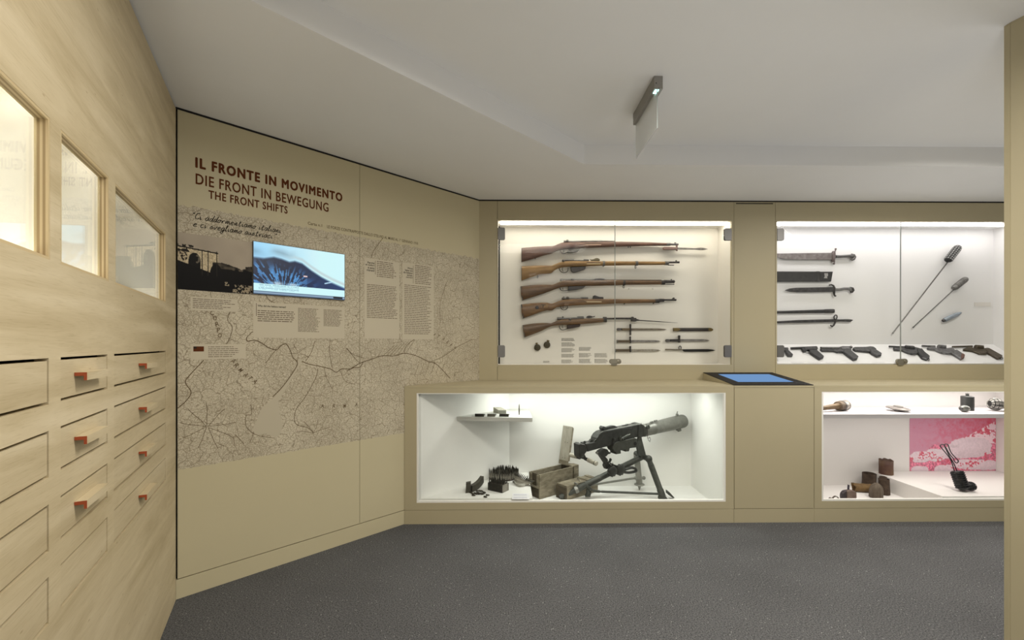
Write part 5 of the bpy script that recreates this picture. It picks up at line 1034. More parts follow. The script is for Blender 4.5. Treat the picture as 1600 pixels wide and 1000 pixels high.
revolver('brown revolver with a long dark wooden grip, nearest the right partition', c3, [(645, 132), (980, 122)], [(835, 158), (960, 112), (1010, 150), (1160, 152), (1260, 142), (1282, 190), (1220, 248), (1120, 244), (1000, 200), (838, 178)], ((1035, 122), (1160, 132)), [(1205, 160), (1270, 142), (1512, 276), (1502, 312), (1440, 326), (1262, 222)], [(1080, 238), (1140, 262), (1210, 262), (1250, 240)], [(1478, 308), (1460, 330), (1480, 350), (1508, 338), (1502, 308)], GUNB, mat('dark_wood_grip', (.04, .026, .014), .45, c2=(.07, .048, .026), scale=40))
mb = MB()
for x0 in (1236, 1262, 1290, 1322, 1362, 1420, 1478, 1536):     # printed lines along the front of the board
    for k in range(2):
        a, b = SP(x0, 566.0 + 1.0 * k, .0004), SP(x0 + 20, 566.0 + 1.0 * k, .0004); mb.add([a, b, b + ST * .0022, a + ST * .0022], [(0, 1, 2, 3)])
build('board_lettering', mb, mat('pale_grey_ink', (.5, .49, .5), .7), VB)['kind'] = 'stuff'

# ================================================================== LOW BENCH, LEFT: ammunition, crates, machine gun
cS = conv(700, 620, 5.556)
SZ = 0.664
def on_shelf(px, py): return onZ(px, py, SZ)
CLIPG = mat('dark_grey_clip', (.035, .034, .030), .5, .4, c2=(.07, .068, .06), scale=60)
for x0, x1, kind, lb in ((233, 312, 6, 'ribbed dark cartridge clip, leftmost on the grey shelf'), (340, 410, 4, 'short dark cartridge clip with pale band, second on the grey shelf'), (445, 527, 5, 'dark cartridge clip lying before the pale box on the grey shelf')):
    a, b = on_shelf(*cS(x0, 171)), on_shelf(*cS(x1, 173)); t = thing('cartridge_clip', lb, 'ammunition', (a + b) / 2, 0, 'cartridge clips on the grey shelf'); dx = b - a; ln = dx.length; dx.normalize(); dy = Vector((-dx.y, dx.x, 0))
    mb = MB(); 
    for k in range(kind):
        mb = MB(); c = a + dx * (ln * (k + .5) / kind) + Vector((0, 0, .009)); r_ = ln / kind * .48
        mb.lathe(c + dy * .000, dy, [(0, r_ * .7), (.002, r_), (.040, r_), (.046, r_ * .6), (.060, r_ * .5), (.066, .001)], 8); build('cartridge', mb, CLIPG, t, 40)
    mb = MB(); u0, u1 = a + dx * .001, b - dx * .001
    mb.hexa([u0 - dy * .002, u1 - dy * .002, u1 + dy * .010, u0 + dy * .010] + [p + Vector((0, 0, .0195)) for p in (u0 - dy * .002, u1 - dy * .002, u1 + dy * .010, u0 + dy * .010)]); build('clip_plate', mb, mat('pale_clip', (.16, .155, .135), .5, .3) if kind == 4 else CLIPG, t)
# pale open box and a standing bullet
a, b = on_shelf(*cS(437, 147)), on_shelf(*cS(506, 147)); dx = (b - a); ln = dx.length; dx.normalize(); dy = Vector((-.62, .78, 0)) * .062
t = thing('cartridge_box', 'small pale cardboard cartridge box on the grey shelf', 'box', (a + b) / 2)
mb = MB(); h = Vector((0, 0, .027)); A_, B_, C_, D_ = a, b, b + dy, a + dy; mb.hexa([A_, B_, C_, D_, A_ + h, B_ + h, C_ + h * 1.55, D_ + h * 1.55]); build('body', mb, mat('pale_cardboard', (.36, .35, .29), .7, c2=(.28, .27, .22), scale=30), t)
mb = MB(); mb.hexa([A_ + dx * .003 - Vector((0, .0006, 0)) + h * .15, B_ - dx * .003 - Vector((0, .0006, 0)) + h * .15, B_ - dx * .003 + h * .15, A_ + dx * .003 + h * .15, A_ + dx * .003 - Vector((0, .0006, 0)) + h * .85, B_ - dx * .003 - Vector((0, .0006, 0)) + h * .85, B_ - dx * .003 + h * .85, A_ + dx * .003 + h * .85]); build('label_print', mb, mat('grey_label', (.20, .20, .165), .7), t)
c = on_shelf(*cS(618, 155)); mb = MB(); mb.lathe(c, (0, 0, 1), [(0, .0060), (.004, .0062), (.0045, .0052), (.046, .0056), (.052, .0042), (.060, .0040), (.070, .0030), (.0800, .0005)], 12)
tag(build('cartridge', mb, mat('dull_cartridge', (.16, .15, .12), .4, .6), None, 40), 'single pointed rifle cartridge standing upright on the grey shelf', 'ammunition')

# magazines and loose cartridges
OLIVE = mat('dark_olive_metal', (.055, .05, .038), .5, .3, c2=(.085, .078, .06), scale=40)
a, b = onZ(*cS(152, 838), PZ), onZ(*cS(196, 832), PZ)
mb = MB(); up = Vector((0, 0, 1)); dx = b - a; back = Vector((-.02, .05, 0))
mb.prism([a, b, b + up * .058 + dx * .02, a + up * .056 + dx * .08], (0, -1, 0), .034, .002); mb.hexa([a + up * .056 + dx * .06, b + up * .058, b + up * .058 + Vector((0, .034, 0)), a + up * .056 + Vector((0, .034, 0))] + [p + up * .012 for p in (a + up * .056 + dx * .12, b + up * .058 - dx * .05, b + up * .058 + Vector((0, .034, 0)), a + up * .056 + Vector((0, .034, 0)))])
tag(build('magazine', mb, OLIVE), 'upright curved magazine box, left of the two magazines', 'magazine', 'two magazines on the raised floor')
a = onZ(*cS(198, 828), PZ); e = onZ(*cS(285, 778), PZ); d = e - a; ln = d.length; d.normalize(); sd = Vector((-d.y, d.x, 0)); mb = MB(); rings = []
for k in range(7):
    f = k / 6; c = a + d * ln * f + sd * (-.012 * math.sin(f * 2.2)) + up * (.024 + .030 * f * f); w2, h2 = .015, .022
    rings.append([c - sd * w2 - up * h2, c + sd * w2 - up * h2, c + sd * w2 + up * h2, c - sd * w2 + up * h2])
mb.loft(rings); o = build('magazine', mb, OLIVE); tag(o, 'curved magazine box lying on its side, right of the upright one', 'magazine', 'two magazines on the raised floor')
mb = MB(); n0 = -d; c0 = a + up * .024; mb.hexa([c0 - sd * .011 - up * .017 + n0 * .0002, c0 + sd * .011 - up * .017 + n0 * .0002, c0 + sd * .011 - up * .017 - n0 * .003, c0 - sd * .011 - up * .017 - n0 * .003] + [p + up * .034 for p in (c0 - sd * .011 - up * .017 + n0 * .0008, c0 + sd * .011 - up * .017 + n0 * .0008, c0 + sd * .011 - up * .017 - n0 * .003, c0 - sd * .011 - up * .017 - n0 * .003)]); build('magazine_mouth', mb, GAP, o)
def cartridge_mb(mb, o, d, ln=.030, r_=.0058, seg=8):
    return mb.lathe(o, d, [(0, r_ * .9), (ln * .06, r_), (ln * .60, r_), (ln * .68, r_ * .85), (ln * .9, r_ * .5), (ln, .0006)], seg)
LOOSE = mat('dark_bronze_cartridge', (.04, .034, .025), .4, .6, c2=(.07, .06, .045), scale=60)
rc = random.Random(4); proto = None
spots = [(200, 838, .0), (215, 850, .0), (224, 862, .0), (236, 846, .0), (250, 850, .0), (262, 842, .0), (276, 848, .0), (290, 846, .0), (304, 850, .0), (318, 838, .0), (258, 832, .006), (282, 832, .006), (296, 834, .006), (345, 860, .0), (326, 876, .0)]
for i, (x, y, h) in enumerate(spots):
    p = onZ(*cS(x, y), PZ); a = rc.uniform(-1.2, 1.0) if i < 13 else (-.1, -.5)[i - 13]; dv = Vector((math.cos(a), math.sin(a), 0))
    o = build('cartridge', cartridge_mb(MB(), p + up * (.0058 + h) - dv * .013, dv, .027), LOOSE, None, 40)
    tag(o, 'small dark cartridge in the loose heap in front of the two magazines' if i < 13 else ('small cartridge lying apart, upper of two right of the loose pile', 'small cartridge lying apart, nearest the glass')[i - 13], 'ammunition', 'loose cartridges on the raised floor')

# box of cartridges
cE = conv(750, 720, 14.29)
a, b, c = onZ(*cE(175, 650), PZ), onZ(*cE(500, 722), PZ), onZ(*cE(640, 656), PZ); dd = a + (c - b)
t = thing('cartridge_box', 'dark slotted box packed with upright pointed cartridges', 'box', (a + c) / 2); H = .052
def wallbox(mb, p, q, nrm, th, h, mi=0): 
    mb.hexa([p, q, q + nrm * th, p + nrm * th, p + up * h, q + up * h, q + nrm * th + up * h, p + nrm * th + up * h], mi)
ex = (b - a).normalized(); ey = (c - b).normalized(); lx = (b - a).length; ly = (c - b).length
BOXK = mat('black_slotted_tin', (.022, .020, .016), .5, .3, c2=(.045, .042, .034), scale=40)
mb = MB(); wallbox(mb, a, b, ey, .003, H); wallbox(mb, dd, c, -ey, .003, H); wallbox(mb, a + ey * .003, dd - ey * .003, ex, .003, H); mb.hexa([a, b, c, dd] + [p + up * .003 for p in (a, b, c, dd)])
build('body', mb, BOXK, t)
mb = MB(); wallbox(mb, b + ey * .003, c - ey * .003, -ex, .003, H); wallbox(mb, b + ex * .001, b + ey * .012 + ex * .001, -ex, .001, H); wallbox(mb, c + ex * .001 - ey * .012, c + ex * .001, -ex, .001, H); wallbox(mb, b + ex * .0015, c + ex * .0015, -ex, .0015, .009); build('end_panel', mb, mat('grey_end_panel', (.13, .12, .10), .6, c2=(.24, .225, .19), scale=30), t)
for k in range(11):
    mb = MB(); p = a + ex * (lx * (k + .5) / 11.5) - ey * .002; wallbox(mb, p, p + ex * .0055, ey, .0021, H); build('slat', mb, BOXK, t)
BUL = mat('grey_bullet', (.11, .10, .08), .38, .6, c2=(.17, .155, .125), scale=60); CASEM = mat('pale_cartridge_case', (.30, .285, .24), .38, .5, c2=(.13, .12, .095), scale=50); BULD = mat('dark_bullet_tip', (.045, .042, .033), .4, .5)
def round_mb(o, d, ln=.078, r_=.0058, seg=7):
    mb = MB(); mb.lathe(o, d, [(0, r_ * .9), (.003, r_), (.0045, r_ * .82), (ln * .50, r_ * .95), (ln * .57, r_ * .74), (ln * .62, r_ * .72)], seg, 0); mb.lathe(Vector(o) + Vector(d).normalized() * ln * .62, d, [(0, r_ * .74), (ln * .16, r_ * .66), (ln * .28, r_ * .38), (ln * .38, .0004)], seg, 1); return mb
bproto = None
def place_round(pt, d, parent, m=(None, None), ln=.078, r_=.0058):
    key = (m[0].name, ln)
    me = RCACHE.get(key)
    if me is None:
        o = build('cartridge', round_mb(Vector((0, 0, 0)), (0, 0, 1), ln, r_), list(m), None, 40); me = o.data; RCACHE[key] = me; bpy.data.objects.remove(o)
    o = bpy.data.objects.new('cartridge', me); COL.objects.link(o); o.parent = parent
    mw = Matrix.Translation(pt) @ Vector((0, 0, 1)).rotation_difference(Vector(d)).to_matrix().to_4x4()
    # the mesh was stored relative to its own base centre
    o.matrix_local = ROOTM[root_of(parent).name].inverted() @ mw
    return o
RCACHE = {}
for j in range(4):
    for i in range(9):
        p = a + ex * (lx * (i + .6 + .3 * (j % 2)) / 9.6) + ey * (ly * (j + .6) / 4.3) + up * .004
        place_round(p, (rc.uniform(-.03, .03), rc.uniform(-.03, .03), 1), t, (BUL, BULD), .083 + .004 * rc.random() * 0, .0055)

# ammunition belt coiled upright with its tail lying over a cloth strap
t = thing('ammunition_belt', 'coiled cartridge belt standing upright behind the slotted box, its tail fanned out', 'ammunition', onZ(788, 748, PZ))
cc = onZ(786, 747.5, PZ); belt = MB(); path = []
n_tot = 112
pos = []; th_ = 0.0; k = 0
while len(pos) < n_tot:
    f = th_ / (2 * math.pi); rad = .112 - .022 * f
    if rad < .040: break
    pos.append((Vector((cc.x + math.cos(th_ - .4) * rad * 1.0, cc.y + math.sin(th_ - .4) * rad * .80, PZ)), th_)); th_ += .0172 / rad
for p, q in pos: place_round(p + up * .0015, (rc.uniform(-.10, .10), rc.uniform(-.10, .10), 1), t, (CASEM, BULD), .082)
pts = [p for p, _ in pos]; vs = []; fs = []
mb = MB()
for i in range(len(pts) - 1):
    u = (pts[i + 1] - pts[i]).normalized(); nn = Vector((-u.y, u.x, 0)) * .0068
    mb.hexa([pts[i] - nn, pts[i + 1] - nn, pts[i + 1] + nn, pts[i] + nn] + [q + up * z for q in (pts[i] - nn, pts[i + 1] - nn, pts[i + 1] + nn, pts[i] + nn) for z in (.012,)])
build('belt_webbing', mb, mat('dark_brown_webbing', (.045, .034, .024), .7), t)
# tail
for i in range(17):
    f = i / 16; base = onZ(*cE(795 + 20 * f + 190 * f * f, 500 + 70 * math.sin(f * 1.7)), PZ); a_ = 1.75 - 1.35 * f
    place_round(base + up * (.006 + .004 * math.sin(f * 3)), (math.cos(a_) * .9, .25, .30 + 1.0 * (1 - f) * math.sin(a_)), t, (CASEM, BULD), .080)
for x, y, dx_ in ((1000, 520, (.4, .3, .75)), (1035, 500, (.2, .3, .8)), (1070, 510, (.25, .2, .75)), (1040, 560, (.9, -.25, -.08)), (735, 490, (.6, .5, .25)), (745, 505, (.8, .4, .1))):
    place_round(onZ(*cE(x, y), PZ) + up * .007, dx_, t, (BUL, BULD), .050, .0056)
mb = MB(); sp = smooth_path([onZ(*cE(x, y), PZ) + up * h for x, y, h in ((770, 545, .010), (830, 575, .003), (900, 592, .002), (970, 585, .003), (1040, 560, .004), (1090, 520, .012))], 5)
for i in range(len(sp) - 1):
    q = Vector((0, .013, .004)); mb.hexa([sp[i], sp[i + 1], sp[i + 1] + q, sp[i] + q, sp[i] + up * .012, sp[i + 1] + up * .012, sp[i + 1] + q + up * .014, sp[i] + q + up * .014])
build('belt_strap', mb, mat('pale_canvas_strap', (.38, .37, .32), .8, c2=(.28, .27, .23), scale=50, bump=.3), t, 60)
# printed caption plate
a, b, c, d = onZ(800.5, 771, PZ), onZ(826.5, 771, PZ), onZ(827.5, 780.5, PZ), onZ(800, 780.5, PZ)
cp = build('caption_plate', MB().prism([p + up * .002 for p in (a, b, c, d)], (0, 0, 1), .0015), mat('acrylic_white', (.80, .80, .82), .3)); tag(cp, 'small clear caption plate lying on the raised floor by the case front', 'plate')
mb = MB()
for k in range(2):
    f0, f1 = .20 + .45 * k, .38 + .45 * k; mb.add([a.lerp(d, f0).lerp(b.lerp(c, f0), .08) + up * .0024, a.lerp(d, f0).lerp(b.lerp(c, f0), .86) + up * .0024, a.lerp(d, f1).lerp(b.lerp(c, f1), .86) + up * .0024, a.lerp(d, f1).lerp(b.lerp(c, f1), .08) + up * .0024], [(0, 1, 2, 3)])
build('caption_print', mb, mat('pale_violet_print', (.60, .60, .66), .6), cp)

# crates
CRATE = mat('weathered_crate_wood', (.12, .10, .065), .75, 0, c2=(.26, .23, .165), scale=14, detail=7, stretch=(1, 1, 3), bump=.4, lo=.32, hi=.62)
CRATE_D = mat('dark_crate_wood', (.05, .04, .025), .8, 0, c2=(.10, .08, .05), scale=18, detail=6, stretch=(1, 1, 3), bump=.4)
LIDW = mat('pale_crate_lid', (.36, .34, .28), .75, 0, c2=(.26, .24, .19), scale=14, detail=7, stretch=(6, 6, 1), bump=.3, lo=.35, hi=.7)
P = Vector((0.2414, 3.2499, FZ)); ea = Vector((0.82, 0.64, 0)).normalized(); eb = Vector((-ea.y, ea.x, 0)); Lc, Wc, Hc = .345, .118, .179
t = thing('ammunition_crate', 'open weathered wooden crate with its narrow lid standing up at the far end', 'crate', P + ea * Lc / 2 + eb * Wc / 2)
F = lambda u, v_, z: P + ea * u + eb * v_ + up * z
def plank(mb, u0, u1, v0, v1, z0, z1): return mb.hexa([F(u0, v0, z0), F(u1, v0, z0), F(u1, v1, z0), F(u0, v1, z0), F(u0, v0, z1), F(u1, v0, z1), F(u1, v1, z1), F(u0, v1, z1)])
build('front_plank', plank(MB(), 0, Lc, 0, .011, .0005, Hc), CRATE, t); build('back_plank', plank(MB(), 0, Lc, Wc - .011, Wc, .0005, Hc - .002), CRATE, t)
build('end_board', plank(MB(), .006, .018, .012, Wc - .012, .0005, Hc - .004), CRATE_D, t); build('end_board', plank(MB(), Lc - .018, Lc - .006, .012, Wc - .012, .0005, Hc), CRATE_D, t)
build('bottom_board', plank(MB(), .018, Lc - .018, .012, Wc - .012, .002, .014), CRATE_D, t)
mb = plank(MB(), -.006, .006, .012, .030, .085, Hc - .006); build('end_cleat', mb, CRATE, t); mb = plank(MB(), -.006, .006, Wc - .030, Wc - .012, .085, Hc - .006); build('end_cleat', mb, CRATE, t); build('end_cleat', plank(MB(), -.004, .006, .012, Wc - .012, .075, .088), CRATE, t)
build('end_cap', plank(MB(), Lc, Lc + .070, .004, Wc - .012, .0005, Hc + .004), CRATE, t); build('end_strip', plank(MB(), Lc - .001, Lc + .012, -.003, .006, .02, Hc), CRATE_D, t)
hb = F(Lc - .022, .022, Hc + .002); lv = (Vector((.095, .02, 1))).normalized(); lw = (eb * .90).normalized()
LL = .285; q0 = onP(873.0, 724, hb, Vector((0, -1, 0))); q1 = onP(887.6, 727, hb, Vector((0, -1, 0))); q2 = onP(895.6, 667.4, hb, Vector((0, -1, 0))); q3 = onP(880.2, 664.8, hb, Vector((0, -1, 0)))
lid = build('lid', MB().prism([q0, q1, q2, q3], (0, -1, 0), .012, .001), LIDW, t)
r_ = lambda f, g: (q0.lerp(q1, f)).lerp(q3.lerp(q2, f), g) + Vector((0, -.0015, 0))
mb = MB(); mb.prism([r_(0, .0), r_(1, .0), r_(1, .11), r_(0, .11)], (0, -1, 0), .004); build('lid_batten', mb, CRATE, lid)
mb = MB(); mb.prism([r_(.93, .11), r_(1.10, .11), r_(1.08, .97), r_(.93, .99)], (0, -1, 0), .006); build('lid_edge', mb, CRATE, lid)
mb = MB()
for f, g in ((.33, .17), (.56, .17), (.38, .58), (.62, .58), (.35, .955), (.5, .955)): mb.lathe(r_(f, g), (0, -1, 0), [(0, .0028), (.0008, .0024)], 8)
build('nail_holes', mb, GAP, lid)['kind'] = 'stuff'
# closed crate
P2 = Vector((0.4346, 3.223, FZ)); ea2 = Vector((.30, .225, 0)).normalized(); eb2 = Vector((-ea2.y, ea2.x, 0)); L2_, W2_, H2_ = .335, .105, .104
t = thing('ammunition_crate', 'closed low wooden crate lying partly behind the rear tripod leg', 'crate', P2 + ea2 * L2_ / 2 + eb2 * W2_ / 2)
G = lambda u, v_, z: P2 + ea2 * u + eb2 * v_ + up * z
def plank2(u0, u1, v0, v1, z0, z1): return MB().hexa([G(u0, v0, z0), G(u1, v0, z0), G(u1, v1, z0), G(u0, v1, z0), G(u0, v0, z1), G(u1, v0, z1), G(u1, v1, z1), G(u0, v1, z1)])
build('body', plank2(.002, L2_ - .002, .002, W2_ - .002, .0005, H2_ - .012), CRATE, t)
for k in range(2): build('lid_plank', plank2(0, L2_, .0535 * k + .0005, .0535 * k + .0510, H2_ - .0115, H2_), CRATE, t)
build('lid_batten', plank2(L2_ * .62, L2_ * .70, .004, W2_ - .004, H2_, H2_ + .006), CRATE, t); build('lid_batten', plank2(L2_ * .86, L2_ * .93, .004, W2_ - .004, H2_, H2_ + .006), CRATE, t)
build('end_board', plank2(-.008, .002, 0, W2_, .0005, H2_ - .013), CRATE_D, t)
mb = MB(); mb.tube(smooth_path([G(L2_ * .45, .02, H2_ + .002), G(L2_ * .47, .03, H2_ + .010), G(L2_ * .52, .06, H2_ + .010), G(L2_ * .53, .07, H2_ + .002)], 3), .002, 6); build('wire_catch', mb, BLUED, t)

# ------------------------------------------------------------------ the machine gun on its tripod
cM = conv(890, 630, 6.25)
hub = onY(1004, 713, 3.355); AZ = math.radians(26)
dh = Vector((math.cos(AZ), math.sin(AZ), 0)); sv = Vector((math.sin(AZ), -math.cos(AZ), 0))       # along the gun (level), towards the viewer's side
def GP(x, y, off=0.0): return onP(*cM(x, y), hub + sv * off, sv)
GM_J = mat('grey_green_jacket', (.150, .150, .132), .42, .35, c2=(.20, .20, .178), scale=30); GM_D = mat('dark_receiver', (.028, .029, .026), .45, .35, c2=(.045, .046, .041), scale=30)
GM_T = mat('tripod_grey_green', (.042, .045, .038), .48, .25, c2=(.068, .072, .062), scale=35); GM_L = mat('pale_tripod_grey', (.21, .21, .185), .5, .25, c2=(.27, .27, .24), scale=35)
GM_H = mat('pale_wooden_grip', (.42, .40, .33), .55, c2=(.33, .31, .25), scale=40)
t = thing('machine_gun', 'water-cooled machine gun with fat grey barrel jacket on a three-legged mount', 'machine gun', Vector((hub.x, hub.y, FZ)))
# barrel jacket
j0, j1 = GP(712, 268), GP(1112, 172); jd = (j1 - j0).normalized(); jl = (j1 - j0).length
mb = MB(); mb.lathe(j0, jd, [(0, .046), (.004, .0475), (.02, .0475), (.022, .046), (.03, .0462), (jl * .22, .0470), (jl * .225, .0485), (jl * .26, .0485), (jl * .265, .0475), (jl * .92, .0525), (jl * .97, .0525), (jl, .049), (jl + .004, .040), (jl + .004, .012)], 28); jk = build('water_jacket', mb, GM_J, t, 35)
mb = MB(); c = GP(1050, 108); mb.hexa([c + sv * s1 * .006 + jd * u * .012 + up * z for z, q in ((-.010, 1), (.004, .5)) for s1, u in ((1, -q), (1, q), (-1, q), (-1, -q))]); mb.tube([c + up * .004, c + up * .016], .003, 8); mb.ball(c + up * .018 + jd * .004, .0045, 8, 6); build('front_sight', mb, GM_J, jk)
mb = MB(); c = GP(1055, 240); mb.tube([c, c - up * .022 - jd * .004], .010, 12); c2_ = GP(1070, 262); mb.tube([c2_ + jd * -.012, c2_ + jd * .012], .012, 12); build('drain_cock', mb, GM_J, jk, 40)
for x, y in ((800, 184), (838, 172), (762, 210)):
    c = GP(x, y, .02); mb = MB(); mb.tube([c - jd * .012, c + jd * .012], .006, 8); mb.ball(c + jd * .014, .006, 8, 6); build('filler_cap', mb, GM_J, jk, 40)
mb = MB(); c = GP(758, 232, .046); mb.tube([c, c + sv * .014], .014, 12); mb.tube([c + jd * -.01, c + jd * .012 + up * .01], .008, 8); build('steam_valve', mb, GM_T, jk, 40)
mb = MB(); ch = [GP(760 + 3 * (i % 2), 240 + 9.5 * i, .052 - .00 * i) for i in range(12)]
for i in range(11): mb.tube([ch[i], ch[i + 1]], .0018 if i % 2 else .0026, 6)
hk = [(778, 330), (768, 352), (774, 368), (788, 362), (786, 340), (778, 330)]; mb.tube(smooth_path([GP(x, y, .050) for x, y in hk], 3), .0018, 6); mb.tube([GP(782, 366, .05), GP(785, 380, .05)], .002, 6); build('cap_chain', mb, BLUED, jk)
# receiver
HB = .036
def gplate(mb, pts, o0, o1, bev=.002, mi=0): return mb.prism([GP(x, y, o0) for x, y in pts], sv, o0 - o1, bev, mi)
mb = MB(); gplate(mb, [(162, 398), (245, 384), (262, 372), (270, 340), (290, 308), (318, 286), (345, 276), (700, 204), (716, 230), (716, 318), (560, 356), (470, 384), (440, 402), (178, 474), (168, 440)], HB, -HB, .002); rcv = build('receiver', mb, GM_D, t)
mb = MB(); top = [(268, 346), (288, 304), (316, 281), (345, 270), (704, 198)]
rings = [[GP(x, y, HB - .003), GP(x, y, -HB + .003), GP(x + 2, y - 6, -HB + .012), GP(x + 2, y - 6, HB - .012)] for x, y in [(238, 372)] + top]; mb.loft(rings); build('top_cover', mb, GM_J, rcv, 40)
mb = MB(); gplate(mb, [(672, 208), (706, 200), (722, 232), (722, 330), (690, 335), (668, 320)], HB + .004, -HB - .004, .003); build('trunnion_block', mb, GM_D, rcv)
mb = MB()
for x, y in ((660, 232), (655, 292), (600, 345), (500, 330), (420, 300), (690, 225), (320, 330), (290, 420)): mb.lathe(GP(x, y, HB), sv, [(0, .003), (.0012, .0028)], 8)
build('rivets', mb, GM_D, rcv)['kind'] = 'stuff'
mb = MB(); c = GP(320, 243, .0); mb.tube([c - sv * .018, c + sv * .018], .015, 14); mb.tube([c - sv * .024, c - sv * .018], .009, 10); mb.tube([c + sv * .018, c + sv * .024], .009, 10)
gplate(mb, [(330, 268), (345, 240), (425, 218), (450, 222), (472, 238), (440, 250), (350, 272)], .012, -.012, .002); build('rear_sight', mb, GM_D, rcv, 40)
mb = MB(); gplate(mb, [(522, 226), (530, 214), (555, 212), (570, 204), (578, 206), (572, 216), (545, 226)], .008, -.008, .001); build('top_catch', mb, GM_D, rcv)
mb = MB(); mb.tube([GP(150, 380, .0), GP(148, 392, .0)], .008, 8); mb.ball(GP(148, 378), .008, 8, 6); gplate(mb, [(195, 380), (212, 352), (232, 362), (262, 366), (262, 384), (210, 390)], .010, -.010, .001); build('safety_catch', mb, GM_D, rcv, 40)
mb = MB(); c = GP(500, 345, HB); mb.lathe(c, sv, [(0, .020), (.006, .020), (.007, .016), (.004, .013), (.006, .009), (.006, .001)], 20); dcr = (GP(590, 292, HB) - c).normalized(); mb.tube([c + sv * .010, c + dcr * .06 + sv * .012], [.010, .008], 10); hd = build('cocking_handle', mb, GM_T, rcv, 40)
mb = MB(); mb.tube([c + dcr * .058 + sv * .013, c + dcr * .080 + sv * .013], .003, 8); mb.tube(smooth_path([c + sv * .0068 + dcr * .008 + up * -.004, c + sv * .009 + up * .006, c + sv * .009 + dcr * -.006 + up * -.008], 4), .0022, 6); build('handle_spring', mb, GM_L, hd)
# feed block
mb = MB(); gplate(mb, [(440, 395), (470, 378), (640, 340), (660, 350), (668, 420), (655, 432), (590, 440), (582, 470), (548, 474), (548, 452), (500, 462), (502, 492), (456, 500), (452, 478), (436, 470), (420, 440)], HB + .012, -.020, .002); fb = build('feed_block', mb, mat('dark_olive_feed', (.040, .041, .033), .5, .3, c2=(.058, .06, .05), scale=30), t)
mb = MB(); mb.lathe(GP(640, 395, HB + .0125), sv, [(0, .014), (.0008, .0138)], 16); build('feed_opening', mb, GAP, fb)
mb = MB(); c = GP(430, 352, HB); mb.lathe(c, sv, [(0, .010), (.01, .010), (.012, .007)], 12); mb.tube([c + sv * .006, c + sv * .006 + dh * -.01 - up * .03], .005, 8); mb.tube([GP(425, 400, HB), GP(428, 465, HB)], .007, 8); build('belt_lever', mb, GM_D, fb, 40)
# rear grips
mb = MB(); gplate(mb, [(92, 406), (112, 396), (150, 402), (168, 430), (172, 470), (150, 500), (172, 545), (150, 552), (108, 540), (96, 520)], .034, -.034, .004); rp = build('rear_plate', mb, GM_D, t)
mb = MB(); mb.lathe(GP(124, 512, .034), sv, [(0, .013), (.004, .013), (.005, .009), (.003, .006), (.003, .001)], 14); build('trigger_button', mb, GM_T, rp, 40)
gx = (sv * .88 + dh * .08 - up * .22).normalized()
n0 = GP(160, 545, .030); n1 = onP(*cM(262, 590), n0 + sv * .085, sv); ld = (n1 - n0).normalized()
mb = MB(); mb.lathe(n0 + ld * .012, ld, [(0, .010), (.006, .0145), (.05, .0150), ((n1 - n0).length * .86, .0165), ((n1 - n0).length * .90, .015)], 16); gr = build('grip', mb, GM_H, rp, 40)
mb = MB(); mb.lathe(n1 - ld * .014, ld, [(0, .0165), (.004, .0165), (.005, .010)], 16); build('grip_cap', mb, GM_D, gr, 40); mb = MB(); mb.tube([n0 - ld * .01, n0 + ld * .016], .012, 12); build('grip_socket', mb, GM_D, gr, 40)
m0 = GP(92, 530, -.030); m1 = onP(*cM(12, 505), m0 - sv * .075, sv); ld = (m1 - m0).normalized(); LN = (m1 - m0).length
mb = MB(); mb.lathe(m0 + ld * .012, ld, [(0, .010), (.006, .0140), (LN * .6, .0155), (LN * .92, .0155), (LN, .008)], 16); gr = build('grip', mb, GM_H, rp, 40); mb = MB(); mb.tube([m0 - ld * .01, m0 + ld * .016], .012, 12); build('grip_socket', mb, GM_D, gr, 40)
# pivot yoke and head
mb = MB(); gplate(mb, [(672, 330), (705, 325), (712, 370), (745, 495), (742, 518), (690, 515), (672, 500), (660, 440), (664, 380)], .030, .016, .002); gplate(mb, [(672, 330), (705, 325), (712, 370), (745, 495), (742, 518), (690, 515), (672, 500), (660, 440), (664, 380)], -.016, -.030, .002); mb.tube([GP(688, 345, .034), GP(688, 345, -.034)], .010, 12); build('yoke', mb, GM_T, t, 30)
F1 = Vector((0.3783, 3.2432, FZ)); F2 = Vector((1.139, 3.247, FZ)); F3 = Vector((1.0259, 3.448, FZ))
hn = onY(1013.5, 717, 3.305); hf = onY(994.5, 709, 3.42)
mb = MB(); mb.tube([hn, hf], .021, 16); mb.ball(hn, .027); mb.ball(hf, .023); hm = hn.lerp(hf, .45); mb.tube([hm - up * .01, GP(700, 500, 0)], .024, 14); build('tripod_head', mb, GM_T, t, 40)
def legdir(a, b): d = (b - a); return d.normalized(), d.length
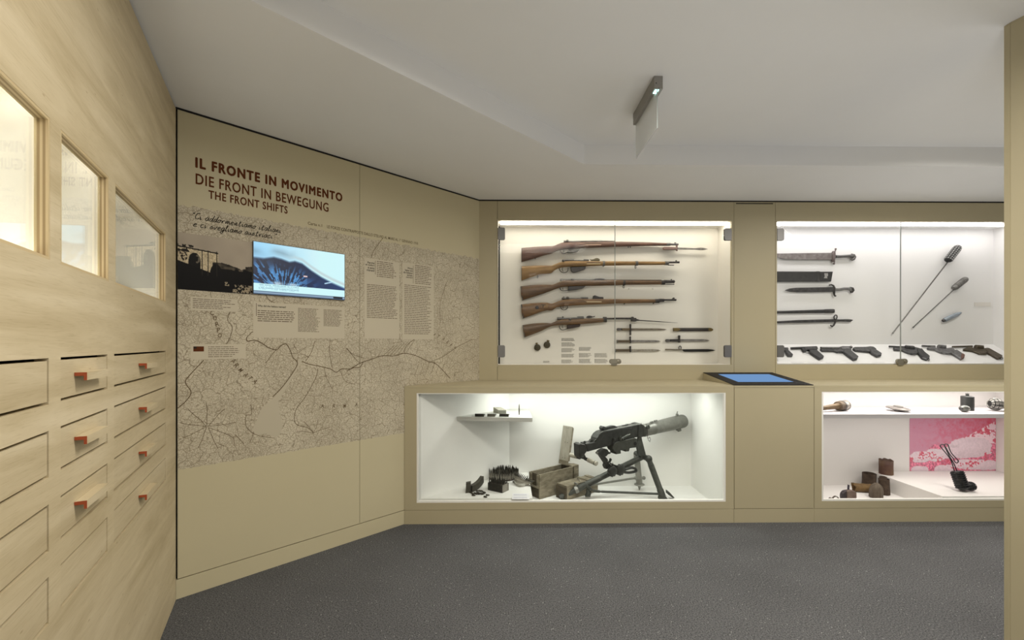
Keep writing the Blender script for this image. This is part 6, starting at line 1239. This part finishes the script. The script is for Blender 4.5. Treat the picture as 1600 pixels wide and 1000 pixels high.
# long rear leg
top1 = hm; d1, l1 = legdir(top1, F1 + up * .012)
mb = MB(); mb.tube([top1, top1 + d1 * (l1 * .60)], [.021, .022], 16); lg = build('leg', mb, GM_T, t, 40)
mb = MB(); mb.tube([top1 + d1 * (l1 * .52), top1 + d1 * (l1 * .79), top1 + d1 * (l1 * .80), top1 + d1 * (l1 * .985)], [.0235, .0235, .021, .019], 16); build('leg_sleeve', mb, GM_T, lg, 40)
mb = MB(); c = top1 + d1 * (l1 * .80); mb.tube([c - d1 * .012, c + d1 * .012], .0275, 16); mb.tube([c + up * .02, c + up * .045], .007, 10); mb.tube([c + up * .045 - sv * .016, c + up * .045 + sv * .016], .007, 8); build('clamp_collar', mb, mat('bright_collar', (.24, .24, .22), .4, .5), lg, 40)
mb = MB(); c = top1 + d1 * l1 * .70; mb.tube(smooth_path([c + up * .02, c + Vector((.02, -.02, -.005)), c + Vector((.055, -.03, -.028)), c + Vector((.10, -.035, -.034))], 4), [.012] * 6 + [.010] * 7, 8); mb.tube([c + Vector((.02, -.015, -.02)), c + Vector((.025, -.02, -.060))], .014, 8); mb.hexa([c + Vector(v_) for v_ in ((0, -.03, -.075), (.035, -.03, -.075), (.035, -.005, -.075), (0, -.005, -.075), (.015, -.03, -.04), (.045, -.03, -.04), (.045, -.005, -.04), (.015, -.005, -.04))]); build('spade_bracket', mb, GM_T, lg, 40)
brk_end = c + Vector((.10, -.035, -.034))
# front and back legs
d2, l2 = legdir(hn, F2 + up * .012)
mb = MB(); mb.tube([hn, hn + d2 * (l2 * .14), hn + d2 * (l2 * .15), hn + d2 * (l2 * .78), hn + d2 * (l2 * .80), hn + d2 * (l2 * .98)], [.020, .020, .0225, .0215, .0245, .024], 16); lg = build('leg', mb, GM_T, t, 40)
mb = MB(); e_ = F2 + up * .03; mb.prism([e_ + Vector(v_) for v_ in ((.030, -.02, .032), (.042, -.02, .026), (.078, -.02, -.014), (.068, -.02, -.018), (.030, -.02, .010))], (0, -1, 0), .05, .002); mb.hexa([F2 + Vector(v_) for v_ in ((-.03, -.025, .0005), (.03, -.025, .0005), (.03, .025, .0005), (-.03, .025, .0005), (-.030, -.02, .022), (.018, -.02, .022), (.018, .02, .022), (-.030, .02, .022))]); build('foot_spade', mb, GM_T, lg, 40)
d3, l3 = legdir(hf, F3 + up * .05)
mb = MB(); mb.tube([hf, hf + d3 * (l3 * .78), hf + d3 * (l3 * .80), hf + d3 * (l3 * .98)], [.023, .023, .027, .022], 16); lg = build('leg', mb, GM_L, t, 40)
mb = MB(); mb.lathe(F3 + up * .052, (0, 0, -1), [(0, .018), (.003, .038), (.008, .040), (.014, .030), (.020, .012), (.036, .008), (.0515, .002)], 18); build('foot_spike', mb, GM_L, lg, 40)
mb = MB(); cr = F3 + up * .095; mb.ball(cr + Vector((.035, 0, 0)), .014, 10, 7); mb.tube([cr - Vector((.03, 0, 0)), cr + Vector((.035, 0, 0))], .011, 10); build('brace_pivot', mb, GM_L, lg, 40)
# braces
mb = MB(); mb.tube([brk_end - Vector((.01, 0, 0)), Vector((brk_end.x + .02, brk_end.y, brk_end.z - .001)), hn + d2 * l2 * .90 + Vector((-.02, -.005, .0))], [.004, .0085, .0085], 10); mb.ball(brk_end, .010, 8, 6); build('brace_rod', mb, GM_T, t, 40)
mb = MB(); s0 = top1 + d1 * (l1 * .66) + Vector((.0, .02, -.02)); mb.tube([s0, cr - Vector((.03, 0, 0)), cr - Vector((.005, 0, .006))], [.008, .008, .006], 10); mb.ball(cr - Vector((.03, 0, 0)), .013, 8, 6); build('brace_rod', mb, GM_L, t, 40)
# elevating gear
mb = MB(); mb.tube([GP(345, 452), GP(345, 475), GP(338, 500)], [.012, .018, .016], 12); gplate(mb, [(280, 495), (300, 470), (340, 446), (372, 452), (385, 476), (408, 482), (400, 495), (378, 500), (362, 520), (330, 524), (300, 512)], .020, -.020, .003); mb.tube(smooth_path([GP(380, 440), GP(395, 428), (GP(398, 440))], 3), .003, 6); eg = build('elevating_head', mb, GM_D, t, 40)
mb = MB(); mb.tube([GP(262, 470, .02), GP(278, 482, .02)], .003, 6); mb.tube(smooth_path([GP(256, 480, .02), GP(262, 496, .02), GP(272, 484, .02), GP(262, 472, .02), GP(256, 480, .02)], 3), .0018, 6); build('pin_ring', mb, GM_L, eg)
mb = MB(); gplate(mb, [(292, 500), (330, 500), (372, 545), (385, 575), (440, 600), (470, 610), (440, 640), (360, 645), (345, 615), (352, 590)], .016, -.016, .002); mb.tube([GP(380, 590, .0), GP(405, 545, .0)], .008, 8); mb.ball(GP(398, 548, .014), .009, 8, 6); build('elevating_arm', mb, GM_D, t, 30)
mb = MB()
for x, y in ((372, 565), (388, 588), (402, 600), (418, 588)): mb.lathe(GP(x, y, .017), sv, [(0, .0050), (.004, .0045)], 8)
build('arm_bolts', mb, GM_L, t)['kind'] = 'stuff'
for x, y, r_, nm in ((406, 660, .036, 'clamp_wheel'), (482, 646, .0375, 'clamp_wheel')):
    c = GP(x, y, .030); mb = MB(); pr = [(0, r_ * .8), (.003, r_), (.022, r_), (.026, r_ * .85), (.027, r_ * .2), (.027, .001)]
    mb.lathe(c, sv, pr, 22)
    for k in range(11):
        a_ = 2 * math.pi * k / 11; u = dh * math.cos(a_) * r_ + up * math.sin(a_) * r_; mb.tube([c + u + sv * .003, c + u + sv * .022], .0045, 6)
    build(nm, mb, GM_D, t, 40)
mb = MB(); arc = [GP(x, y, .01) for x, y in ((530, 672), (570, 678), (620, 672), (652, 660), (640, 640), (600, 630), (540, 648))]; mb.tube(smooth_path(arc[:4], 4), .010, 8); mb.tube(smooth_path(arc[3:], 4), [.010] * 13, 8); build('traverse_arc', mb, GM_D, t, 40)

# ================================================================== LOW BENCH, RIGHT
SH2 = 0.678; c8 = conv(1270, 590, 4.167); c9 = conv(1280, 610, 11.43); cT = conv(1290, 700, 10); cX = conv(1460, 600, 5.267)
# stick grenade
t = thing('stick_grenade', 'stick grenade with tapering wooden handle and worn pale head, left on the white shelf', 'grenade', Vector((2.4, 3.28, SH2)))
hc = onY(*c9(330, 300), 3.30); he = onY(*c9(525, 288), 3.32); d = (he - hc).normalized()
hc.z = SH2 + .0385; he.z = SH2 + .0385; d = (Vector((he.x - hc.x, .045, 0))).normalized(); ln = (he.x - hc.x) * 1.02
mb = MB(); mb.lathe(hc, d, [(0, .026), (.004, .034), (ln * .42, .036), (ln * .43, .037)], 20); hb_ = build('collar', mb, mat('rusty_brown_tin', (.08, .052, .03), .6, .3, c2=(.15, .11, .07), scale=50), t, 40)
mb = MB(); mb.lathe(hc + d * ln * .42, d, [(0, .0373), (ln * .14, .0373)], 20); build('black_band', mb, BLACKLEATHER, t, 40)
mb = MB(); mb.lathe(hc + d * ln * .55, d, [(0, .0370), (ln * .40, .0370), (ln * .41, .0385), (ln * .46, .0385), (ln * .465, .034), (ln * .47, .001)], 20); build('head', mb, mat('worn_silver_tin', (.30, .28, .25), .4, .6, c2=(.14, .115, .08), scale=40, lo=.45, hi=.7), t, 40)
h1 = onY(1258, 642, 3.24); h1.z = SH2 + .012; mb = MB(); mb.tube([hc + d * .004, hc.lerp(h1, .35), h1], [.0215, .0165, .0115], 14); build('handle', mb, mat('old_wooden_handle', (.20, .13, .06), .55, c2=(.11, .07, .03), scale=20, stretch=(1, 4, 4)), t, 40)
# disc grenade
c = onY(*c9(1408, 345), 3.30); ax = Vector((.05, -.09, 1)).normalized()
t = thing('disc_grenade', 'pale flat disc grenade lying on the white shelf', 'grenade', Vector((c.x, c.y, SH2)))
c.z = SH2 + .021
mb = MB(); mb.lathe(c - ax * .016, ax, [(0, .025), (.003, .030), (.012, .068), (.014, .0735), (.018, .0735), (.020, .068), (.027, .034)], 28); build('body', mb, mat('pale_disc_metal', (.33, .31, .29), .45, .5, c2=(.17, .15, .135), scale=30), t, 40)
mb = MB(); mb.lathe(c + ax * .010, ax, [(0, .030), (.006, .029), (.008, .024), (.008, .001)], 20); build('cap', mb, mat('grey_disc_cap', (.20, .19, .17), .45, .4), t, 40)
# canister and ball
c = onZ(1511.5, 644.2, SH2); c.y = min(c.y, 3.33); t = thing('canister_grenade', 'upright dark cylinder with a knob on top on the white shelf', 'grenade', c)
c = onY(1511.5, 644, 3.33); c.z = SH2 + .0005
mb = MB(); mb.lathe(c, (0, 0, 1), [(0, .036), (.002, .038), (.104, .038), (.107, .035), (.108, .015)], 24); build('body', mb, mat('dark_grey_canister', (.045, .046, .044), .4, .4, c2=(.06, .061, .058), scale=20), t, 40)
mb = MB(); mb.lathe(c + up * .107, (0, 0, 1), [(0, .0105), (.010, .0105), (.012, .008), (.014, .008), (.015, .0125), (.020, .011), (.022, .002)], 14); build('knob', mb, mat('dark_knob', (.06, .06, .057), .4, .5), t, 40)
c = onY(1507, 640, 3.255); c.z = SH2 + .0245; mb = MB(); mb.ball((0, 0, 0), .031, 20, 12, 0, (1.08, 1, .78)); mb.v = [v_ + c for v_ in mb.v]
t = build('egg_grenade', mb, mat('worn_grey_egg', (.13, .135, .12), .35, .5, c2=(.30, .30, .27), scale=30), None, 60); tag(t, 'small worn egg grenade lying in front of the dark canister', 'grenade')
mb = MB(); mb.lathe(c + Vector((-.031, -.006, .0)), (-1, -.2, 0), [(-.003, .012), (.003, .011), (.004, .004)], 12); build('plug', mb, GREYB, t, 40)
# segmented ball with a handle
c = onY(1555.5, 636.3, 3.30); c.z = SH2 + .0505; t = thing('ball_grenade', 'round grenade cut into raised squares, beside the partition on the white shelf', 'grenade', Vector((c.x, c.y, SH2)))
mb = MB(); mb.ball(c, .042, 20, 12); bl_ = build('body', mb, mat('groove_shade_black', (.018, .017, .016), .6, .2), t, 60); ax = Vector((1, -.15, -.10)).normalized()  # ball coloured black for the shade between its squares
def studs(mb, c, ax, R, lat, lon, cover=.74, hgt=.006, lat0=-65, lat1=65):
    u = ax.orthogonal().normalized(); v_ = ax.cross(u)
    for i in range(lat):
        a0 = math.radians(lat0 + (lat1 - lat0) * (i + (1 - cover) / 2) / lat); a1 = math.radians(lat0 + (lat1 - lat0) * (i + (1 + cover) / 2) / lat)
        for k in range(lon):
            b0 = 2 * math.pi * (k + (1 - cover) / 2) / lon; b1 = 2 * math.pi * (k + (1 + cover) / 2) / lon; P_ = []
            for rr in (R - .002, R + hgt):
                for aa, bb in ((a0, b0), (a0, b1), (a1, b1), (a1, b0)): P_.append(c + (ax * math.sin(aa) + (u * math.cos(bb) + v_ * math.sin(bb)) * math.cos(aa)) * rr)
            mb.hexa(P_)
    return mb
build('squares', studs(MB(), c, ax, .042, 5, 10), mat('lit_iron_squares', (.16, .155, .14), .45, .3, c2=(.38, .365, .33), scale=60), bl_)['kind'] = 'stuff'  # squares coloured pale so they read as lit above the grooves
mb = MB(); mb.lathe(c + ax * .040, ax, [(0, .022), (.012, .020), (.014, .026), (.030, .026), (.032, .020), (.050, .024), (.085, .022), (.088, .010)], 16); build('neck', mb, mat('dark_iron_neck', (.05, .048, .045), .5, .5, c2=(.2, .19, .18), scale=60), t, 40)
# rusty tins
RUST = mat('dark_rusty_tin', (.045, .028, .019), .75, .2, c2=(.095, .062, .042), scale=30, detail=6, bump=.4); RUST2 = mat('reddish_rust_tin', (.10, .045, .036), .75, .2, c2=(.17, .10, .055), scale=16, detail=6, bump=.4); RUSTY_Y = mat('yellow_rust_tin', (.20, .12, .045), .75, .2, c2=(.10, .058, .024), scale=18, detail=6, bump=.4)
def tin(label, c, r_, h, m, tilt=(0, 0, 1), rim=None, wall=.0015, sx=1.0, jag=0.0, seg=22, bottom=0.0):
    ax = Vector(tilt).normalized(); t = thing('rusty_tin', label, 'tin', c, 0, 'rusty tins in the right bench case')
    u = Vector((1, 0, 0)); u = (u - ax * u.dot(ax)).normalized(); v_ = ax.cross(u); mb = MB(); rj = random.Random(int(h * 9000)); js = [rj.uniform(-jag, jag) for _ in range(seg)]
    def rg(hh, rr, j=False): return [c + ax * (hh + (js[k] if j else 0)) + (u * math.cos(2 * math.pi * k / seg) * sx + v_ * math.sin(2 * math.pi * k / seg)) * rr * (1 + .012 * math.sin(k * 2.3)) for k in range(seg)]
    rings = [rg(.001, r_ * .95), rg(.003, r_ * 1.02), rg(.008, r_)] + [rg(h * f, r_ * (1 + .012 * math.sin(f * 9))) for f in (.25, .5, .75)] + [rg(h - .006, r_), rg(h - .003, r_ * 1.03, True), rg(h, r_ * 1.02, True), rg(h, r_ * .96, True), rg(h * .35, r_ * .95), rg(.004, r_ * .93)]
    mb.loft(rings); build('body', mb, m, t, 50); return t, c, ax
c = onZ(1384, 740.6, PZ); t, _, _ = tin('reddish rusty tin with torn rim standing alone on the raised floor', Vector((c.x, 3.475, PZ)), .0455, .112, RUST2, (0, 0, 1), jag=.006)
mb = MB(); q = Vector((c.x - .043, 3.455, PZ + .040)); mb.prism([q, q + Vector((.006, 0, 0)), q + Vector((.008, 0, .07)), q + Vector((0, 0, .062))], (0, -1, 0), .004, .001); build('seam_flap', mb, RUST2, t)
t, _, _ = tin('dark wide-mouthed rusty tin standing behind the others on the case floor', Vector((onY(1357.5, 760, 3.475).x, 3.475, FZ)), .045, .118, RUST, (.0, -.04, 1))
c = onZ(1383.5, 773.0, FZ); t, c, ax = tin('tall narrow dark tin with a small neck, rightmost on the case floor', Vector((c.x, 3.33, FZ)), .0335, .118, RUST, (-.07, -.02, 1), sx=1.0)
mb = MB(); mb.lathe(c + ax * .113 + Vector((-.006, 0, 0)), ax, [(0, .026), (.004, .0235), (.016, .0225), (.018, .0245), (.020, .0235), (.020, .019), (.004, .018)], 18); build('neck', mb, RUST, t, 40)
a, b = onY(*cT(432, 590), 3.40), onY(*cT(720, 640), 3.37); a.z = FZ + .033; b.z = FZ + .033
t = thing('rusty_tin', 'yellow-brown rusty tin lying on its side with torn end', 'tin', Vector(((a.x + b.x) / 2, 3.38, FZ)), 0, 'rusty tins in the right bench case'); d = (b - a).normalized(); ln = (b - a).length
u = up; v_ = d.cross(u); seg = 22; rj = random.Random(2)
def rg(x, rr, j=0): return [a + d * (x + (rj.uniform(-.008, .008) if j else 0)) + (u * math.cos(2 * math.pi * k / seg) + v_ * math.sin(2 * math.pi * k / seg)) * rr for k in range(seg)]
mb = MB(); mb.loft([rg(ln * .5, .027), rg(.002, .0285), rg(0, .0335, 1), rg(.006, .0315), rg(ln * .4, .0305), rg(ln * .45, .0318), rg(ln * .7, .0312), rg(ln * .95, .033), rg(ln, .030), rg(ln, .001)]); build('body', mb, RUSTY_Y, t, 50)
c = onZ(1368.5, 777.5, FZ); c.y = 3.262; c = Vector((onY(1368.5, 777, 3.262).x, 3.262, FZ)); t = thing('rusty_ladle', 'domed grey-brown rusty ladle head with a thin handle stub, in front of the lying tin', 'ladle', c)
mb = MB(); mb.lathe(c + Vector((0, 0, .001)), (.03, -.05, 1), [(0, .040), (.003, .0425), (.05, .0425), (.075, .038), (.095, .027), (.107, .012), (.110, .001)], 26, 0, 1.0); build('body', mb, mat('grey_brown_rust', (.085, .06, .042), .75, .2, c2=(.15, .12, .09), scale=24, detail=6, stretch=(3, 3, .6), bump=.5), t, 40)
mb = MB(); mb.tube([c + Vector((.006, .02, .085)), c + Vector((.006, .02, .157))], .0045, 8); build('handle', mb, RUST, t, 40)
mb = MB(); g_ = c + Vector((-.003, -.038, .02)); mb.tube([g_ + Vector((0, -.005, -.01)), g_ + Vector((0, -.005, .03)), g_ + Vector((.002, .010, .07))], .0022, 6); build('seam', mb, RUST, t)
c = Vector((onY(1332, 780, 3.10).x, 3.10, FZ)); t = thing('rusty_cup', 'rusty metal cup split in two halves with an upright strip handle, by the case front', 'cup', c)
mb = MB(); mb.lathe(c + Vector((.012, -.012, .0405)), (.1, -1, .10), [(-.030, .036), (.0, .0385), (.002, .036), (-.022, .034), (-.024, .001)], 22, 0, .9); mb.v = [v_ + Vector((0, 0, .002)) for v_ in mb.v]
pts = [(1324.5, 769), (1326, 766.5), (1331, 766.2), (1336, 767.6), (1339, 770), (1339.6, 790), (1324.5, 790)]
mb = MB(); mb.prism([onY(x, y, 3.085) for x, y in pts], (0, -1, 0), .030, .004); build('front_half', mb, mat('grey_pink_rust', (.15, .10, .08), .75, .2, c2=(.24, .18, .15), scale=40, bump=.5), t)
pts = [(1324.5, 766.5), (1320, 767.8), (1317, 771), (1316, 775), (1317.5, 790), (1324.5, 790)]
mb = MB(); mb.prism([onY(x, y, 3.095) for x, y in pts], (0, -1, 0), .028, .004); build('rear_half', mb, mat('dark_violet_rust', (.05, .042, .05), .6, .3, c2=(.08, .066, .07), scale=40), t)
mb = MB(); mb.prism([onY(x, y, 3.10) for x, y in ((1324.0, 767), (1324.8, 757.0), (1327.6, 758.2), (1327, 767.5))], (0, -1, 0), .003); mb.lathe(onY(1326.4, 759, 3.0995), (0, -1, 0), [(0, .0022), (.0006, .002)], 8); build('strip_handle', mb, mat('violet_grey_strip', (.10, .09, .12), .5, .4), t)
for x, r_, y, lb in ((1298.5, .020, 3.03, 'small curved tin lid at the front left corner'), (1306.5, .037, 3.06, 'larger curved grey tin lid beside the front left corner')):
    c = Vector((onY(x, 780, y).x, y, FZ)); mb = MB(); seg = 20; rings = []
    hh = onY(x, 777.5 if r_ < .03 else 775.2, y).z - FZ
    for rr, dy_ in ((hh, 0), (hh, .012), (hh - .006, .012), (hh - .006, .002)):
        rings.append([c + Vector((math.cos(math.pi * k / (seg - 1)) * (rr if False else r_ * rr / hh), dy_, math.sin(math.pi * k / (seg - 1)) * rr * 1.0)) for k in range(seg)])
    vs = [p for r3 in rings for p in r3]; fs = []
    for q in range(4):
        for k in range(seg - 1): fs.append((q * seg + k, ((q + 1) % 4) * seg + k, ((q + 1) % 4) * seg + k + 1, q * seg + k + 1))
    fs += [(0, seg, 2 * seg, 3 * seg), (seg - 1, 4 * seg - 1, 3 * seg - 1, 2 * seg - 1)]
    mb.add(vs, fs); tag(build('tin_lid', mb, mat('grey_rust_lid', (.17, .14, .115), .6, .3, c2=(.09, .065, .05), scale=50), None, 40), lb, 'lid', 'rusty tin lids by the case front')
# ribbed grenade with a wire hook
t = thing('ribbed_grenade', 'black ribbed cylinder grenade leaning on a studded ball, with bent wire hooks', 'grenade', onZ(1505.5, 770.5, PZ))
b0 = onY(1505.6, 768, 3.055); t0_ = onY(1494.6, 737.5, 3.085); d = (t0_ - b0).normalized(); ln = (t0_ - b0).length; pr = [(-.012, .006), (-.010, .009), (0, .010), (.002, .020), (.014, .029)]
b0 = b0 + up * .008; pr[0] = (-.006, .006); pr[1] = (-.004, .009)
for i in range(8): x = .018 + (ln - .022) * i / 8; w_ = (ln - .022) / 8; pr += [(x, .039), (x + w_ * .42, .039), (x + w_ * .5, .029), (x + w_ * .98, .029)]
pr += [(ln, .026), (ln, .001)]; BLKI = mat('black_iron', (.028, .028, .03), .34, .55, c2=(.06, .06, .062), scale=40)
mb = MB(); mb.lathe(b0, d, pr, 22); build('body', mb, BLKI, t, 35)
mb = MB(); side = d.cross(Vector((0, -1, 0))).normalized(); sd2 = d.cross(side)
for k in range(10):
    a_ = 2 * math.pi * k / 10; u = side * math.cos(a_) + sd2 * math.sin(a_); mb.tube([b0 + d * .016 + u * .0315, b0 + d * (ln - .004) + u * .0315], .0040, 6)
build('bars', mb, BLKI, t)['kind'] = 'stuff'
c = onY(1516.5, 760.5, 3.06); c.z = max(c.z, PZ + .036); mb = MB(); ax = Vector((.86, -.3, .25)).normalized(); mb.ball(c, .027, 16, 10); sb_ = build('studded_end', mb, BLKI, t, 50); build('studs', studs(MB(), c, ax, .027, 5, 10, .7, .005, -60, 80), BLKI, sb_)['kind'] = 'stuff'
mb = MB(); mb.tube([c - ax * .045, c], [.022, .026], 14); build('joint', mb, BLKI, t, 40)
WIRE = mat('dark_wire', (.05, .042, .045), .4, .6)
for pts in ([(165, 718), (132, 620), (66, 535), (48, 510), (58, 498), (76, 500), (92, 520), (128, 580), (158, 615), (162, 632), (182, 650), (196, 640), (194, 625)], [(187, 720), (160, 655), (125, 595), (88, 520), (83, 500), (96, 494), (112, 502), (128, 545), (145, 575), (178, 610), (197, 632)]):
    mb = MB(); mb.tube(smooth_path([onY(*cX(x, y), 3.080 + .008 * (i > 3)) for i, (x, y) in enumerate(pts)], 5), .0032, 8); build('wire_hook', mb, WIRE, t, 60)
